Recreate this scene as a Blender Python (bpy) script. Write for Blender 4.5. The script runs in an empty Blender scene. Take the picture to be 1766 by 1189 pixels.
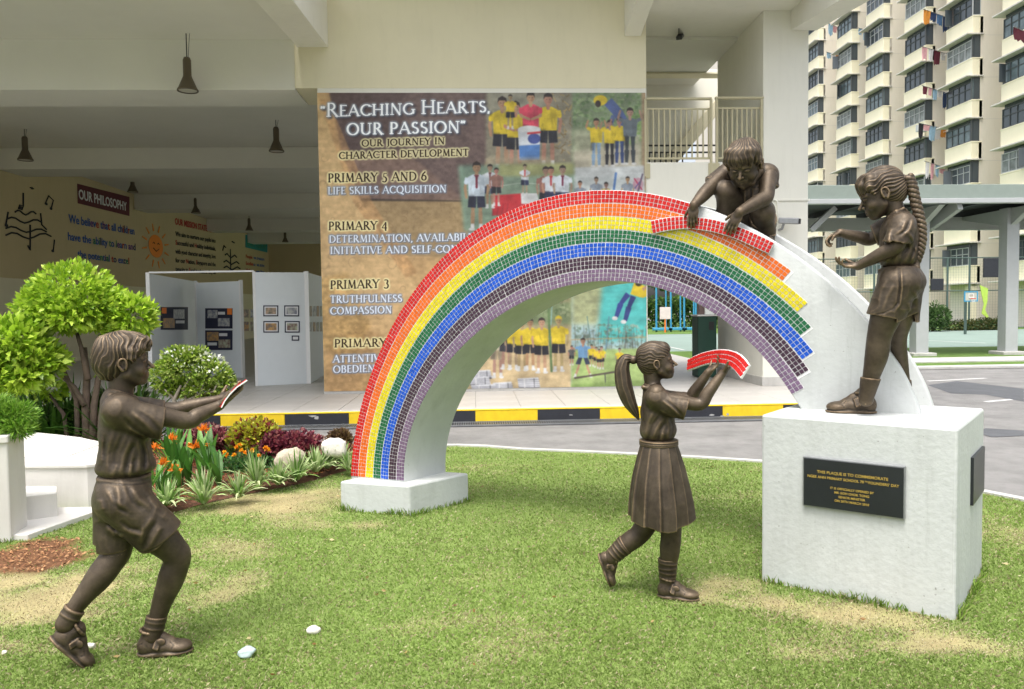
import bpy, bmesh, math, random
import numpy as np
import openvdb as vdb
from mathutils import Vector, Matrix

random.seed(7)
SC = bpy.context.scene
COL = SC.collection
rad = math.radians

# ------------------------------------------------------------------ camera, sky, sun, exposure
PW, PH, FPX = 1766.0, 1189.0, 1350.0
CAMZ = 1.45
_yaw, _pit, _rol = rad(2.67), rad(-2.6), 0.013
CF = np.array([math.sin(_yaw)*math.cos(_pit), math.cos(_yaw)*math.cos(_pit), math.sin(_pit)])
_r0 = np.array([math.cos(_yaw), -math.sin(_yaw), 0.0])
_u0 = np.cross(_r0, CF)
CR = math.cos(_rol)*_r0 - math.sin(_rol)*_u0
CU = math.sin(_rol)*_r0 + math.cos(_rol)*_u0
CO = np.array([0, 0, CAMZ])
cam = bpy.data.cameras.new('camera'); camo = bpy.data.objects.new('camera', cam); COL.objects.link(camo)
cam.sensor_width = 36; cam.lens = FPX/PW*36; cam.clip_start = 0.05; cam.clip_end = 2000
camo.matrix_world = Matrix(((CR[0], CU[0], -CF[0], 0), (CR[1], CU[1], -CF[1], 0), (CR[2], CU[2], -CF[2], CAMZ), (0, 0, 0, 1)))
SC.camera = camo

world = bpy.data.worlds.new('World'); SC.world = world; world.use_nodes = True
wn = world.node_tree; wn.nodes.clear()
sky = wn.nodes.new('ShaderNodeTexSky'); sky.sky_type = 'NISHITA'; sky.sun_disc = False
SUN_EL, SUN_AZ = rad(70), rad(203)
sky.sun_elevation = SUN_EL; sky.sun_rotation = SUN_AZ
sky.air_density = 1.0; sky.dust_density = 6.0; sky.ozone_density = 1.0
hs = wn.nodes.new('ShaderNodeHueSaturation'); hs.inputs['Saturation'].default_value = 0.42
bg = wn.nodes.new('ShaderNodeBackground'); bg.inputs[1].default_value = 0.15
wo = wn.nodes.new('ShaderNodeOutputWorld')
wn.links.new(sky.outputs[0], hs.inputs['Color']); wn.links.new(hs.outputs[0], bg.inputs[0]); wn.links.new(bg.outputs[0], wo.inputs[0])

sun = bpy.data.lights.new('sun', 'SUN'); sun.energy = 1.0; sun.angle = rad(16); sun.color = (1.0, 0.965, 0.91)
suno = bpy.data.objects.new('sun', sun); COL.objects.link(suno)
_sd = Vector((math.sin(SUN_AZ)*math.cos(SUN_EL), math.cos(SUN_AZ)*math.cos(SUN_EL), math.sin(SUN_EL)))
suno.rotation_euler = _sd.to_track_quat('Z', 'Y').to_euler()
SC.view_settings.view_transform = 'Standard'; SC.view_settings.look = 'None'
SC.view_settings.gamma = 1; SC.view_settings.use_curve_mapping = False
SC.view_settings.exposure = 1.17
SC.cycles.max_bounces = 8; SC.cycles.diffuse_bounces = 6; SC.cycles.glossy_bounces = 3
SC.cycles.transmission_bounces = 3; SC.cycles.transparent_max_bounces = 8
SC.cycles.caustics_reflective = False; SC.cycles.caustics_refractive = False

# ------------------------------------------------------------------ helpers
def ray(px, py): return CF + CR*(px-PW/2)/FPX - CU*(py-PH/2)/FPX
def onz(px, py, z=0.0):                       # point of a horizontal plane seen at that place of the photograph
    r = ray(px, py); return CO + r*((z-CAMZ)/r[2])
def atY(px, py, Y):                           # point of a plane parallel to the school front, Y metres away
    r = ray(px, py); return CO + r*(Y/r[1])
def atX(px, py, X):
    r = ray(px, py); return CO + r*(X/r[0])

def nt(m):
    m.use_nodes = True; t = m.node_tree; t.nodes.clear()
    o = t.nodes.new('ShaderNodeOutputMaterial'); b = t.nodes.new('ShaderNodeBsdfPrincipled')
    t.links.new(b.outputs[0], o.inputs[0]); return t, b
def nod(t, typ, **k):
    n = t.nodes.new('ShaderNode'+typ)
    for a, v in k.items():
        if a.startswith('i_'):
            key = a[2:]; key = int(key) if key.isdigit() else key.replace('_', ' ')
            n.inputs[key].default_value = v
        else: setattr(n, a, v)
    return n
def ramp(t, fac, stops):
    r = t.nodes.new('ShaderNodeValToRGB'); e = r.color_ramp.elements
    while len(e) < len(stops): e.new(0.5)
    for i, (p, c) in enumerate(stops):
        e[i].position = p; e[i].color = tuple(c)+(1,) if len(c) == 3 else c
    t.links.new(fac, r.inputs[0]); return r.outputs[0]
_mc = {}
def mat(name, col, rough=0.8, metal=0.0, var=0.12, scale=6.0, bump=0.0, bscale=60.0, spec=0.5, col2=None, stain=0.0, coord='Object'):
    """painted / plain surface with soft mottling, fine grain and optional grime"""
    m = bpy.data.materials.new(name); t, b = nt(m)
    tc = nod(t, 'TexCoord')
    n1 = nod(t, 'TexNoise', i_Scale=scale, i_Detail=6.0, i_Roughness=0.6); t.links.new(tc.outputs[coord], n1.inputs['Vector'])
    c2 = col2 if col2 else tuple(c*(1-var) for c in col)
    cc = ramp(t, n1.outputs[0], [(0.32, c2), (0.66, col)])
    if stain > 0:
        mp = nod(t, 'Mapping'); mp.inputs['Scale'].default_value = (3.0, 3.0, 0.5); t.links.new(tc.outputs[coord], mp.inputs[0])
        n2 = nod(t, 'TexNoise', i_Scale=2.6, i_Detail=8.0, i_Roughness=0.7); t.links.new(mp.outputs[0], n2.inputs['Vector'])
        f = nod(t, 'MapRange'); f.inputs[1].default_value = 0.5; f.inputs[2].default_value = 0.75; f.inputs[3].default_value = 0; f.inputs[4].default_value = stain
        t.links.new(n2.outputs[0], f.inputs[0])
        mx = nod(t, 'MixRGB'); mx.inputs[2].default_value = (col[0]*.5, col[1]*.5, col[2]*.47, 1)
        t.links.new(f.outputs[0], mx.inputs[0]); t.links.new(cc, mx.inputs[1]); cc = mx.outputs[0]
    t.links.new(cc, b.inputs['Base Color'])
    b.inputs['Roughness'].default_value = rough; b.inputs['Metallic'].default_value = metal
    b.inputs['Specular IOR Level'].default_value = spec
    if bump > 0:
        n3 = nod(t, 'TexNoise', i_Scale=bscale, i_Detail=5.0); t.links.new(tc.outputs[coord], n3.inputs['Vector'])
        bp = nod(t, 'Bump', i_Strength=bump, i_Distance=0.01); t.links.new(n3.outputs[0], bp.inputs['Height'])
        t.links.new(bp.outputs[0], b.inputs['Normal'])
    return m
def mat_attr(name, attr='col', rough=0.7, trans=0.0, spec=0.3, var=0.25, scale=30):
    """colour taken from a per-face/vertex albedo attribute, with a little variation"""
    m = bpy.data.materials.new(name); t, b = nt(m)
    a = nod(t, 'Attribute', attribute_name=attr)
    tc = nod(t, 'TexCoord'); n1 = nod(t, 'TexNoise', i_Scale=scale, i_Detail=4.0); t.links.new(tc.outputs['Object'], n1.inputs['Vector'])
    v = nod(t, 'MapRange'); v.inputs[3].default_value = 1-var; v.inputs[4].default_value = 1+var; t.links.new(n1.outputs[0], v.inputs[0])
    mx = nod(t, 'VectorMath', operation='SCALE'); t.links.new(a.outputs['Color'], mx.inputs[0]); t.links.new(v.outputs[0], mx.inputs['Scale'])
    t.links.new(mx.outputs[0], b.inputs['Base Color']); b.inputs['Roughness'].default_value = rough
    b.inputs['Specular IOR Level'].default_value = spec
    if trans > 0:
        tr = nod(t, 'BsdfTranslucent'); t.links.new(mx.outputs[0], tr.inputs[0])
        ms = nod(t, 'MixShader', i_0=trans); o = [n for n in t.nodes if n.type == 'OUTPUT_MATERIAL'][0]
        t.links.new(b.outputs[0], ms.inputs[1]); t.links.new(tr.outputs[0], ms.inputs[2]); t.links.new(ms.outputs[0], o.inputs[0])
    return m

def tag(o, label=None, cat=None, group=None, kind=None):
    if label: o['label'] = label
    if cat: o['category'] = cat
    if group: o['group'] = group
    if kind: o['kind'] = kind
    return o
def empty(name, loc=(0, 0, 0), label=None, cat=None, group=None, rz=0.0):
    o = bpy.data.objects.new(name, None); COL.objects.link(o); o.location = loc; o.rotation_euler = (0, 0, rz)
    o.empty_display_size = 0.1
    return tag(o, label, cat, group)
def mesh_from(name, V, F, mats=None, mi=None, smooth=False):
    me = bpy.data.meshes.new(name)
    if isinstance(V, np.ndarray) and isinstance(F, np.ndarray):
        nv, nf, k = len(V), len(F), F.shape[1]
        me.vertices.add(nv); me.vertices.foreach_set('co', V.astype(np.float32).ravel())
        me.loops.add(nf*k); me.loops.foreach_set('vertex_index', F.astype(np.int32).ravel())
        me.polygons.add(nf); me.polygons.foreach_set('loop_start', np.arange(0, nf*k, k, dtype=np.int32))
        me.update(calc_edges=True)
    else:
        me.from_pydata([tuple(v) for v in V], [], [tuple(f) for f in F]); me.update()
    for m in (mats or []): me.materials.append(m)
    if mi is not None: me.polygons.foreach_set('material_index', np.asarray(mi, dtype=np.int32))
    if smooth: me.polygons.foreach_set('use_smooth', np.ones(len(me.polygons), dtype=bool))
    me.update()
    return me
def link(name, me, parent=None, loc=None, rz=None):
    """parent: verts of me are in world space unless loc is given (then loc is local to the parent)"""
    o = bpy.data.objects.new(name, me); COL.objects.link(o)
    if parent is not None:
        o.parent = parent
        if loc is None:
            o.matrix_parent_inverse = Matrix.Identity(4)
            M = parent_matrix(parent).inverted(); me.transform(M)
    if loc is not None: o.location = loc
    if rz is not None: o.rotation_euler = (0, 0, rz)
    return o
def parent_matrix(p):
    M = Matrix.LocRotScale(p.location, p.rotation_euler, p.scale)
    return parent_matrix(p.parent) @ M if p.parent else M
class MB:
    """collects boxes, prisms, tubes into one mesh (world space)"""
    def __init__(s): s.V = []; s.F = []; s.M = []
    def add(s, V, F, m=0):
        k = len(s.V); s.V += [tuple(map(float, v)) for v in V]; s.F += [tuple(i+k for i in f) for f in F]; s.M += [m]*len(F); return s
    def box(s, x0, x1, y0, y1, z0, z1, m=0):
        V = [(x0, y0, z0), (x1, y0, z0), (x1, y1, z0), (x0, y1, z0), (x0, y0, z1), (x1, y0, z1), (x1, y1, z1), (x0, y1, z1)]
        return s.add(V, [(0, 3, 2, 1), (4, 5, 6, 7), (0, 1, 5, 4), (1, 2, 6, 5), (2, 3, 7, 6), (3, 0, 4, 7)], m)
    def obox(s, c, ax, ay, az, hx, hy, hz, m=0):
        c = np.array(c, float); ax = np.array(ax, float)*hx; ay = np.array(ay, float)*hy; az = np.array(az, float)*hz
        V = [c+i*ax+j*ay+k*az for k in (-1, 1) for i, j in ((-1, -1), (1, -1), (1, 1), (-1, 1))]
        return s.add(V, [(0, 3, 2, 1), (4, 5, 6, 7), (0, 1, 5, 4), (1, 2, 6, 5), (2, 3, 7, 6), (3, 0, 4, 7)], m)
    def beam(s, a, b, w, h, m=0, up=(0, 0, 1)):
        a = np.array(a, float); b = np.array(b, float); d = b-a; L = np.linalg.norm(d); d /= L
        u = np.array(up, float)
        if abs(u@d) > .99: u = np.array([1., 0, 0])
        x = np.cross(d, u); x /= np.linalg.norm(x); u = np.cross(x, d)
        return s.obox((a+b)/2, x, d, u, w/2, L/2, h/2, m)
    def prism(s, poly, d, m=0):
        """poly: 3-D points of one face, d: extrusion vector"""
        n = len(poly); P = [np.array(p, float) for p in poly]; Q = [p+np.array(d, float) for p in P]
        return s.add(P+Q, [tuple(range(n))[::-1], tuple(range(n, 2*n))]+[(i, (i+1) % n, n+(i+1) % n, n+i) for i in range(n)], m)
    def tube(s, pts, r, n=8, m=0, cap=True):
        pts = [np.array(p, float) for p in pts]; R = r if hasattr(r, '__len__') else [r]*len(pts)
        k = len(s.V); prev = None; V = []
        for i, p in enumerate(pts):
            t = (pts[min(i+1, len(pts)-1)]-pts[max(i-1, 0)]); t = t/np.linalg.norm(t)
            if prev is None:
                a = np.array([0, 0, 1.]) if abs(t[2]) < .9 else np.array([1., 0, 0])
                x = np.cross(t, a)
            else: x = prev-t*(prev@t)
            x = x/np.linalg.norm(x); prev = x; y = np.cross(t, x)
            V += [p+R[i]*(math.cos(2*math.pi*j/n)*x+math.sin(2*math.pi*j/n)*y) for j in range(n)]
        F = [(i*n+j, i*n+(j+1) % n, (i+1)*n+(j+1) % n, (i+1)*n+j) for i in range(len(pts)-1) for j in range(n)]
        if cap: F += [tuple(range(n))[::-1], tuple(range((len(pts)-1)*n, len(pts)*n))]
        return s.add(V, F, m)
    def lathe(s, c, prof, n=16, m=0):
        """prof: list of (r, z) about the vertical axis through c"""
        V = [(c[0]+r*math.cos(2*math.pi*j/n), c[1]+r*math.sin(2*math.pi*j/n), c[2]+z) for r, z in prof for j in range(n)]
        F = [(i*n+j, i*n+(j+1) % n, (i+1)*n+(j+1) % n, (i+1)*n+j) for i in range(len(prof)-1) for j in range(n)]
        return s.add(V, F, m)
    def mesh(s, name, mats, smooth=False, bevel=0.0, seg=2):
        me = mesh_from(name, s.V, s.F, mats if isinstance(mats, (list, tuple)) else [mats], s.M, smooth)
        bm = bmesh.new(); bm.from_mesh(me)
        bmesh.ops.recalc_face_normals(bm, faces=bm.faces)
        if bevel > 0:
            ed = [e for e in bm.edges if len(e.link_faces) == 2 and e.calc_face_angle(0) > 0.5]
            bmesh.ops.bevel(bm, geom=ed, offset=bevel, segments=seg, affect='EDGES', profile=0.5)
        bm.to_mesh(me); bm.free(); return me
    def build(s, name, mats, parent=None, smooth=False, bevel=0.0, loc=None, seg=2):
        return link(name, s.mesh(name, mats, smooth, bevel, seg), parent, loc)
def struct(o): o['kind'] = 'structure'; return o

def vnoise(P, seed=0):
    """smooth value noise, P (...,3) -> 0..1"""
    P = np.asarray(P, np.float32); i = np.floor(P).astype(np.int64); f = P-i; f = f*f*(3-2*f)
    def h(a, b, c):
        n = (a*374761393+b*668265263+c*1274126177+seed*974634777) & 0x7fffffff
        n = ((n ^ (n >> 13))*1274126177) & 0x7fffffff
        return ((n ^ (n >> 16)) & 0xffff)/65535.0
    x, y, z = i[..., 0], i[..., 1], i[..., 2]; r = 0
    for dx in (0, 1):
        for dy in (0, 1):
            for dz in (0, 1):
                w = (f[..., 0] if dx else 1-f[..., 0])*(f[..., 1] if dy else 1-f[..., 1])*(f[..., 2] if dz else 1-f[..., 2])
                r = r+w*h(x+dx, y+dy, z+dz)
    return r
def fbm(P, seed=0, o=4):
    P = np.asarray(P, np.float32); a = 0; w = 1; tot = 0
    for k in range(o):
        a = a+w*vnoise(P*(2.03**k)+k*17.3, seed+k); tot += w; w *= .5
    return a/tot
# ------------------------------------------------------------------ shared materials
M = {}
M['asphalt'] = mat('asphalt', (.235, .230, .222), .9, var=.22, scale=2.2, bump=.6, bscale=240, col2=(.165, .162, .157), stain=.45)
M['concrete'] = mat('pale_concrete', (.52, .51, .48), .85, var=.2, scale=3, bump=.3, bscale=120, stain=.4)
M['kerb_y'] = mat('yellow_kerb_paint', (.86, .60, .015), .6, var=.15, scale=9, bump=.25, bscale=90, stain=.3)
M['kerb_k'] = mat('black_kerb_paint', (.022, .024, .032), .6, var=.3, scale=9, bump=.25, bscale=90)
M['white_line'] = mat('road_line_paint', (.62, .62, .60), .8, var=.25, scale=12)
M['walk_tile'] = mat('walkway_tile', (.46, .44, .41), .45, var=.10, scale=1.4, bump=.05, bscale=40, stain=.25)
M['grout'] = mat('tile_grout', (.27, .26, .245), .9, var=.1)
M['white_plaster'] = mat('white_plaster', (.525, .545, .53), .62, var=.10, scale=3.5, bump=.25, bscale=35, stain=.28)
def _streaks(m):
    t = m.node_tree; b = [n for n in t.nodes if n.type == 'BSDF_PRINCIPLED'][0]; src = b.inputs['Base Color'].links[0].from_socket
    tc = nod(t, 'TexCoord'); mp = nod(t, 'Mapping'); mp.inputs['Scale'].default_value = (9, 9, .8); t.links.new(tc.outputs['Object'], mp.inputs[0])
    n = nod(t, 'TexNoise', i_Scale=1.6, i_Detail=9.0, i_Roughness=.75); t.links.new(mp.outputs[0], n.inputs[0])
    n2 = nod(t, 'TexNoise', i_Scale=1.1, i_Detail=3.0); t.links.new(tc.outputs['Object'], n2.inputs[0])
    r = nod(t, 'MapRange'); r.inputs[1].default_value = .54; r.inputs[2].default_value = .74; r.inputs[4].default_value = .55; t.links.new(n.outputs[0], r.inputs[0])
    r2 = nod(t, 'MapRange'); r2.inputs[1].default_value = .45; r2.inputs[2].default_value = .62; t.links.new(n2.outputs[0], r2.inputs[0])
    mu = nod(t, 'Math', operation='MULTIPLY'); t.links.new(r.outputs[0], mu.inputs[0]); t.links.new(r2.outputs[0], mu.inputs[1])
    mx = nod(t, 'MixRGB'); mx.inputs[2].default_value = (.25, .265, .235, 1); t.links.new(mu.outputs[0], mx.inputs[0]); t.links.new(src, mx.inputs[1])
    n3 = nod(t, 'TexNoise', i_Scale=55.0, i_Detail=2.0); t.links.new(tc.outputs['Object'], n3.inputs[0]); g3 = nod(t, 'MapRange'); g3.inputs[1].default_value = .735; g3.inputs[2].default_value = .76; g3.inputs[4].default_value = .6; t.links.new(n3.outputs[0], g3.inputs[0])
    m2 = nod(t, 'MixRGB'); m2.inputs[2].default_value = (.14, .13, .11, 1); t.links.new(g3.outputs[0], m2.inputs[0]); t.links.new(mx.outputs[0], m2.inputs[1]); t.links.new(m2.outputs[0], b.inputs['Base Color'])
_streaks(M['white_plaster'])
M['cream'] = mat('cream_wall_paint', (.70, .65, .47), .8, var=.05, scale=1.2, bump=.12, bscale=70, stain=.10)
M['creamwhite'] = mat('pale_cream_wall_paint', (.74, .73, .65), .8, var=.05, scale=1.2, bump=.12, bscale=70, stain=.12)
M['ceil'] = mat('ceiling_paint', (.70, .69, .62), .85, var=.06, scale=.8, bump=.08, bscale=50)
M['ivory'] = mat('ivory_metal_paint', (.46, .42, .27), .45, var=.06, scale=5)
M['steel'] = mat('galvanised_steel', (.34, .35, .36), .45, .7, var=.2, scale=14)
M['dark_metal'] = mat('dark_metal', (.035, .035, .035), .45, .4)
M['white_paint'] = mat('white_metal_paint', (.78, .78, .77), .45, var=.05)
M['terrace'] = mat('terrace_tile', (.66, .64, .60), .5, var=.10, scale=2.2, bump=.08, bscale=50, stain=.25)

# ------------------------------------------------------------------ ground, road, kerbs
g = MB(); g.add([(-400, -60, -.03), (400, -60, -.03), (400, 700, -.03), (-400, 700, -.03)], [(0, 1, 2, 3)])
struct(g.build('road', M['asphalt']))

# lawn outline (its far edge follows the drive)
edge_px = [(785, 770), (840, 772), (900, 777), (1000, 781), (1100, 786), (1200, 791), (1310, 798), (1420, 808), (1550, 824), (1680, 847), (1766, 864), (1900, 893)]
EDGE = [tuple(onz(x, y)[:2]) for x, y in edge_px]
e0 = EDGE[0]; EDGE = [(-12, 8.5), (-7, 8.55), (-4, 8.5), (-2.2, 8.42), (e0[0]-.5, e0[1]+.02)]+EDGE+[(6.5, 4.9), (9, 2.5)]
EX = np.array([p[0] for p in EDGE]); EY = np.array([p[1] for p in EDGE])
def edge_y(x): return np.interp(x, EX, EY)
def blob(X, Y, px, py, rx, ry, rot=0.0):
    """soft spot of worn turf centred where (px,py) meets the ground; radii in metres"""
    c = onz(px, py); a = rad(rot); dx, dy = X-c[0], Y-c[1]
    u = dx*math.cos(a)+dy*math.sin(a); v = -dx*math.sin(a)+dy*math.cos(a)
    return np.exp(-(u/rx)**2-(v/ry)**2)
def worn(X, Y):
    """0 lush turf .. 1 dry straw"""
    P = np.stack([X, Y, np.zeros_like(X)], -1)
    n = fbm(P*1.5, 3, 4); n2 = fbm(P*5.5, 8, 4); n3 = fbm(P*np.array([1.2, 5.0, 1]), 14, 3)
    b = 0
    for a in ((520, 858, .75, .28, 0, .95), (470, 885, .55, .22, -20, .6), (395, 965, .30, .42, 25, .85), (340, 1050, .20, .50, -10, .6), (160, 1010, .45, .30, 30, .8), (60, 1090, .35, .35, 0, .65),
              (40, 1010, .5, .4, 0, .9), (610, 905, .4, .12, 0, .5), (1080, 985, .35, .15, 0, .35), (1240, 1010, .28, .20, 0, .75), (1340, 1035, .45, .14, -10, 1.0), (1480, 1065, .4, .12, -10, .8), (1600, 1110, .35, .12, -10, .9),
              (1400, 1120, .4, .12, 0, .35), (900, 1120, .35, .12, 20, .3), (700, 1080, .3, .12, 0, .28), (1700, 1000, .2, .3, 0, .5), (560, 1130, .3, .1, 10, .3), (1560, 970, .3, .1, 0, .4), (290, 1125, .12, .06, 0, .6),
              (1180, 950, .2, .1, 0, .35), (860, 900, .25, .1, 0, .3), (1740, 920, .2, .3, 0, .35)):
        b = b+a[5]*blob(X, Y, *a[:5])
    return np.clip(b*1.15*(.05+1.8*n2)+(n-.57)*.9+(n3-.55)*.75+(n2-.55)*.45-.02, 0, 1)
def soil(X, Y):
    P = np.stack([X, Y, np.zeros_like(X)], -1)
    b = 0
    for a in ((30, 965, .38, .26, 0, 1.4), (90, 935, .25, .1, 0, .8), (345, 845, .6, .25, 0, .0)): b = b+a[5]*blob(X, Y, *a[:5])
    return np.clip((b+(fbm(P*6, 31, 3)-.5)*.9-.35)*3, 0, 1)
LAWN_G = np.array([.155, .215, .06]); STRAW = np.array([.31, .265, .135]); SOILC = np.array([.135, .068, .036])
def lawn_grid(name, x0, x1, y0, y1, st, material, zf=None):
    xs = np.arange(x0, x1+st, st); ys = np.arange(y0, y1+st, st); X, Y = np.meshgrid(xs, ys)
    Yc = np.minimum(Y, edge_y(X)); Z = (fbm(np.stack([X, Yc, X*0], -1)*.9, 50, 3)-.5)*.03
    V = np.stack([X, Yc, Z*0+(Z-.004)*np.clip((edge_y(X)-Yc)*4, 0, 1)], -1).reshape(-1, 3); nx, ny = len(xs), len(ys)
    I = np.arange(nx*ny).reshape(ny, nx); F = np.stack([I[:-1, :-1], I[:-1, 1:], I[1:, 1:], I[1:, :-1]], -1).reshape(-1, 4)
    keep = (V[F[:, 0], 1] < V[F[:, 3], 1]-1e-5) | (V[F[:, 1], 1] < V[F[:, 2], 1]-1e-5); F = F[keep]
    me = mesh_from(name, V, F, [material], None, True)
    w = worn(V[:, 0], V[:, 1])[:, None]; s = soil(V[:, 0], V[:, 1])[:, None]; n = fbm(V*9, 77, 4)[:, None]
    c = LAWN_G*(.75+.5*n)*(1-w)+STRAW*(.65+.6*n)*w; c = c*(1-s)+SOILC*(.7+.6*n)*s
    a = me.color_attributes.new('col', 'FLOAT_COLOR', 'POINT'); a.data.foreach_set('color', np.concatenate([c, np.ones((len(c), 1))], 1).astype(np.float32).ravel())
    return link(name, me)
M['turf'] = mat_attr('turf_soil', rough=.95, spec=.1, var=.35, scale=60)
struct(lawn_grid('lawn', -9.0, 8.6, .5, 8.7, .065, M['turf']))
# thin pale edging between lawn and drive
k = MB(); pts = [(x, y) for x, y in EDGE]
for (xa, ya), (xb, yb) in zip(pts[4:-1], pts[5:]):
    k.beam((xa, ya+.04, -.01), (xb, yb+.04, -.01), .075, .05)
struct(k.build('lawn_edging', M['concrete']))
# kerb of the walkway: painted blocks
KY = float(onz(700, 729)[1]); kw = .815
KX0 = float(onz(820, 728)[0])
kb = struct(MB().box(-12.3, 5.42, KY+.02, KY+.20, -.02, .1495).build('walkway_kerb', M['concrete']))
M['chip'] = mat('bare_chipped_concrete', (.42, .42, .41), .9, var=.3, scale=25)
for i in range(-14, 7):
    x0 = KX0+i*kw; x1 = min(x0+kw-.004, 5.40)
    if x0 > 5.3: break
    mk = M['kerb_y'] if i % 2 == 0 else M['kerb_k']
    MB().box(x0, x1, KY, KY+.022, -.02, .134).build('painted_kerb_block', mk, kb, bevel=.004)
MB().box(-12.3, 5.41, KY-.004, KY+.045, .135, .1525).build('kerb_top_edge', M['kerb_y'], kb, bevel=.006)
cr = random.Random(4)
ch = MB()
for px, py, w, h in ((540, 716, .09, .06), (546, 721, .05, .04), (1228, 716, .06, .02), (1245, 718, .05, .025), (1255, 715, .03, .03), (985, 716, .04, .012), (1205, 721, .03, .012), (660, 716, .03, .02)):
    c = atY(px, py, KY-.003); n = 7
    ch.add([(c[0]+w*(.7+.6*cr.random())*math.cos(a)*.6, KY-.0035, min(c[2]+h*(.7+.6*cr.random())*math.sin(a)*.6, .115)) for a in np.linspace(0, 6.28, n+1)[:-1]], [tuple(range(n))])
tag(ch.build('bare_chip', M['chip'], kb), kind='stuff')
# drain channel with a steel grating
dr = struct(MB().box(-12.3, 5.9, KY-.30, KY-.005, -.08, -.022).build('drain_channel', M['dark_metal']))
gb = MB()
for i in range(0, 620):
    x = -12.3+i*.0295
    gb.box(x, x+.009, KY-.295, KY-.02, -.022, -.004)
for y in (KY-.30, KY-.02): gb.box(-12.3, 5.9, y, y+.012, -.02, -.001)
tag(gb.build('grating_bar', M['steel'], dr), kind='stuff')
# walkway and hall floor of square tiles
wk = struct(MB().box(-11.2, 5.40, KY+.185, 44.0, -.02, .143).build('walkway_floor', M['grout']))
tm = MB().box(-.297, .297, -.297, .297, -.006, .0065).mesh('walkway_tile', M['walk_tile'], bevel=.003, seg=1)
nT = 0
for j in range(10):
    for i in range(27):
        x = 5.09-.6*i; y = KY+.49+.6*j
        if nT >= 296: break
        o = link('floor_tile', tm, wk, (x, y, .145)); nT += 1
MB().box(-11.2, 5.39, KY+.19+6.02, 43.9, .144, .1510).build('hall_floor_finish', M['walk_tile'], wk)
# road marks and dark patches on the drive to the right
rm = MB()
for a, b, w in (((1640, 672), (1700, 664), .10), ((1600, 655), (1700, 650), .10), ((1700, 690), (1766, 684), .10), ((1735, 668), (1790, 676), .10), ((1560, 634), (1660, 632), .12)):
    p, q = onz(*a), onz(*b); p[2] = q[2] = -.0275; d = nrm_ = (q-p)/np.linalg.norm(q-p); s = np.array([-d[1], d[0], 0])*w/2
    rm.add([p-s, q-s, q+s, p+s], [(0, 1, 2, 3)])
struct(rm.build('road_marking', M['white_line']))
M['patch'] = mat('asphalt_repair', (.095, .10, .108), .9, var=.2, scale=3, bump=.4, bscale=200)
rp = MB()
for i, P in enumerate(([(1600, 662), (1650, 655), (1766, 668), (1766, 690), (1700, 678), (1640, 676)], [(1682, 742), (1700, 735), (1766, 739), (1766, 748), (1710, 750)])):
    rp.add([tuple(onz(*q)[:2])+(-.0265+.001*i,) for q in P], [tuple(range(len(P)))])
struct(rp.build('asphalt_patch', M['patch']))
# far verge, kerb and sports court on the right
M['grass_flat'] = mat('far_turf', (.10, .19, .025), .95, var=.35, scale=5, bump=.6, bscale=60)
M['court'] = mat('court_surface', (.20, .27, .235), .85, var=.12, scale=.5, stain=.15)
vY = float(onz(1700, 640)[1])
def ground_poly(name, pts, z, m, **kw): return struct(MB().add([(p[0], p[1], z) for p in pts], [tuple(range(len(pts)))]).build(name, m))
ya, yb, yc = 17.2, 20.3, 27.0
MB_ = MB().box(6.2, 60, ya-.25, ya, -.03, .05); struct(MB_.build('far_kerb', M['concrete'], bevel=.02))
struct(MB().box(6.2, 60, ya, ya+1.0, -.02, .03).build('verge_strip', M['grass_flat']))
struct(MB().box(6.2, 60, ya+1.0, ya+2.4, -.02, .06).build('far_footpath', M['concrete']))
struct(MB().box(2.7, 60, ya+2.4, ya+7.0, -.02, .055).build('far_grass', M['grass_flat']))
struct(MB().box(-1, 60, ya+7.0, 40, -.02, .04).build('sports_court', M['court']))
struct(MB().box(-6, 31.5, 40, 75, -.02, .05).build('playground_grass', M['grass_flat']))
cl = MB()
for a, b in (((1142, 596), (1180, 604)), ((1560, 586), (1700, 592))):
    p, q = onz(*a, .05), onz(*b, .05); d = (q-p)/np.linalg.norm(q-p); s = np.array([-d[1], d[0], 0])*.05
    cl.add([p-s, q-s, q+s, p+s], [(0, 1, 2, 3)])
struct(cl.build('court_line', M['white_line']))
# ------------------------------------------------------------------ the school building
WY = 12.4                                     # front wall plane
X = lambda px, py=300, Y=WY: float(atY(px, py, Y)[0])
Z = lambda px, py, Y=WY: float(atY(px, py, Y)[2])
XB0, XB1 = X(553, 400), X(1116, 400)          # wall that carries the banner
XC0, XC1 = X(1316, 300), X(1394, 300)         # right-hand pillar
sch = empty('school_building', (0, WY, 0), 'cream school building with an open ground-floor hall, deep ceiling beams and a balcony', 'building')
pt = lambda mb, name, m, bevel=.006: mb.build(name, m, sch, bevel=bevel)
pt(MB().box(XB0, XB1, WY, WY+.35, .15, 4.9), 'wall', M['creamwhite'])
pt(MB().box(XB0-.34, XB1, WY, WY+1.0, 4.9, 9.5), 'upper_wall', M['cream'])
# facade beam over the hall opening
pt(MB().box(-11.2, XB0-.342, WY+.02, WY+1.0, 4.88, 5.66), 'front_beam', M['ceil'])
pt(MB().box(-14, XB0-.36, 8.6, WY+.018, 5.64, 5.95), 'canopy_slab', M['ceil'])
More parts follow.
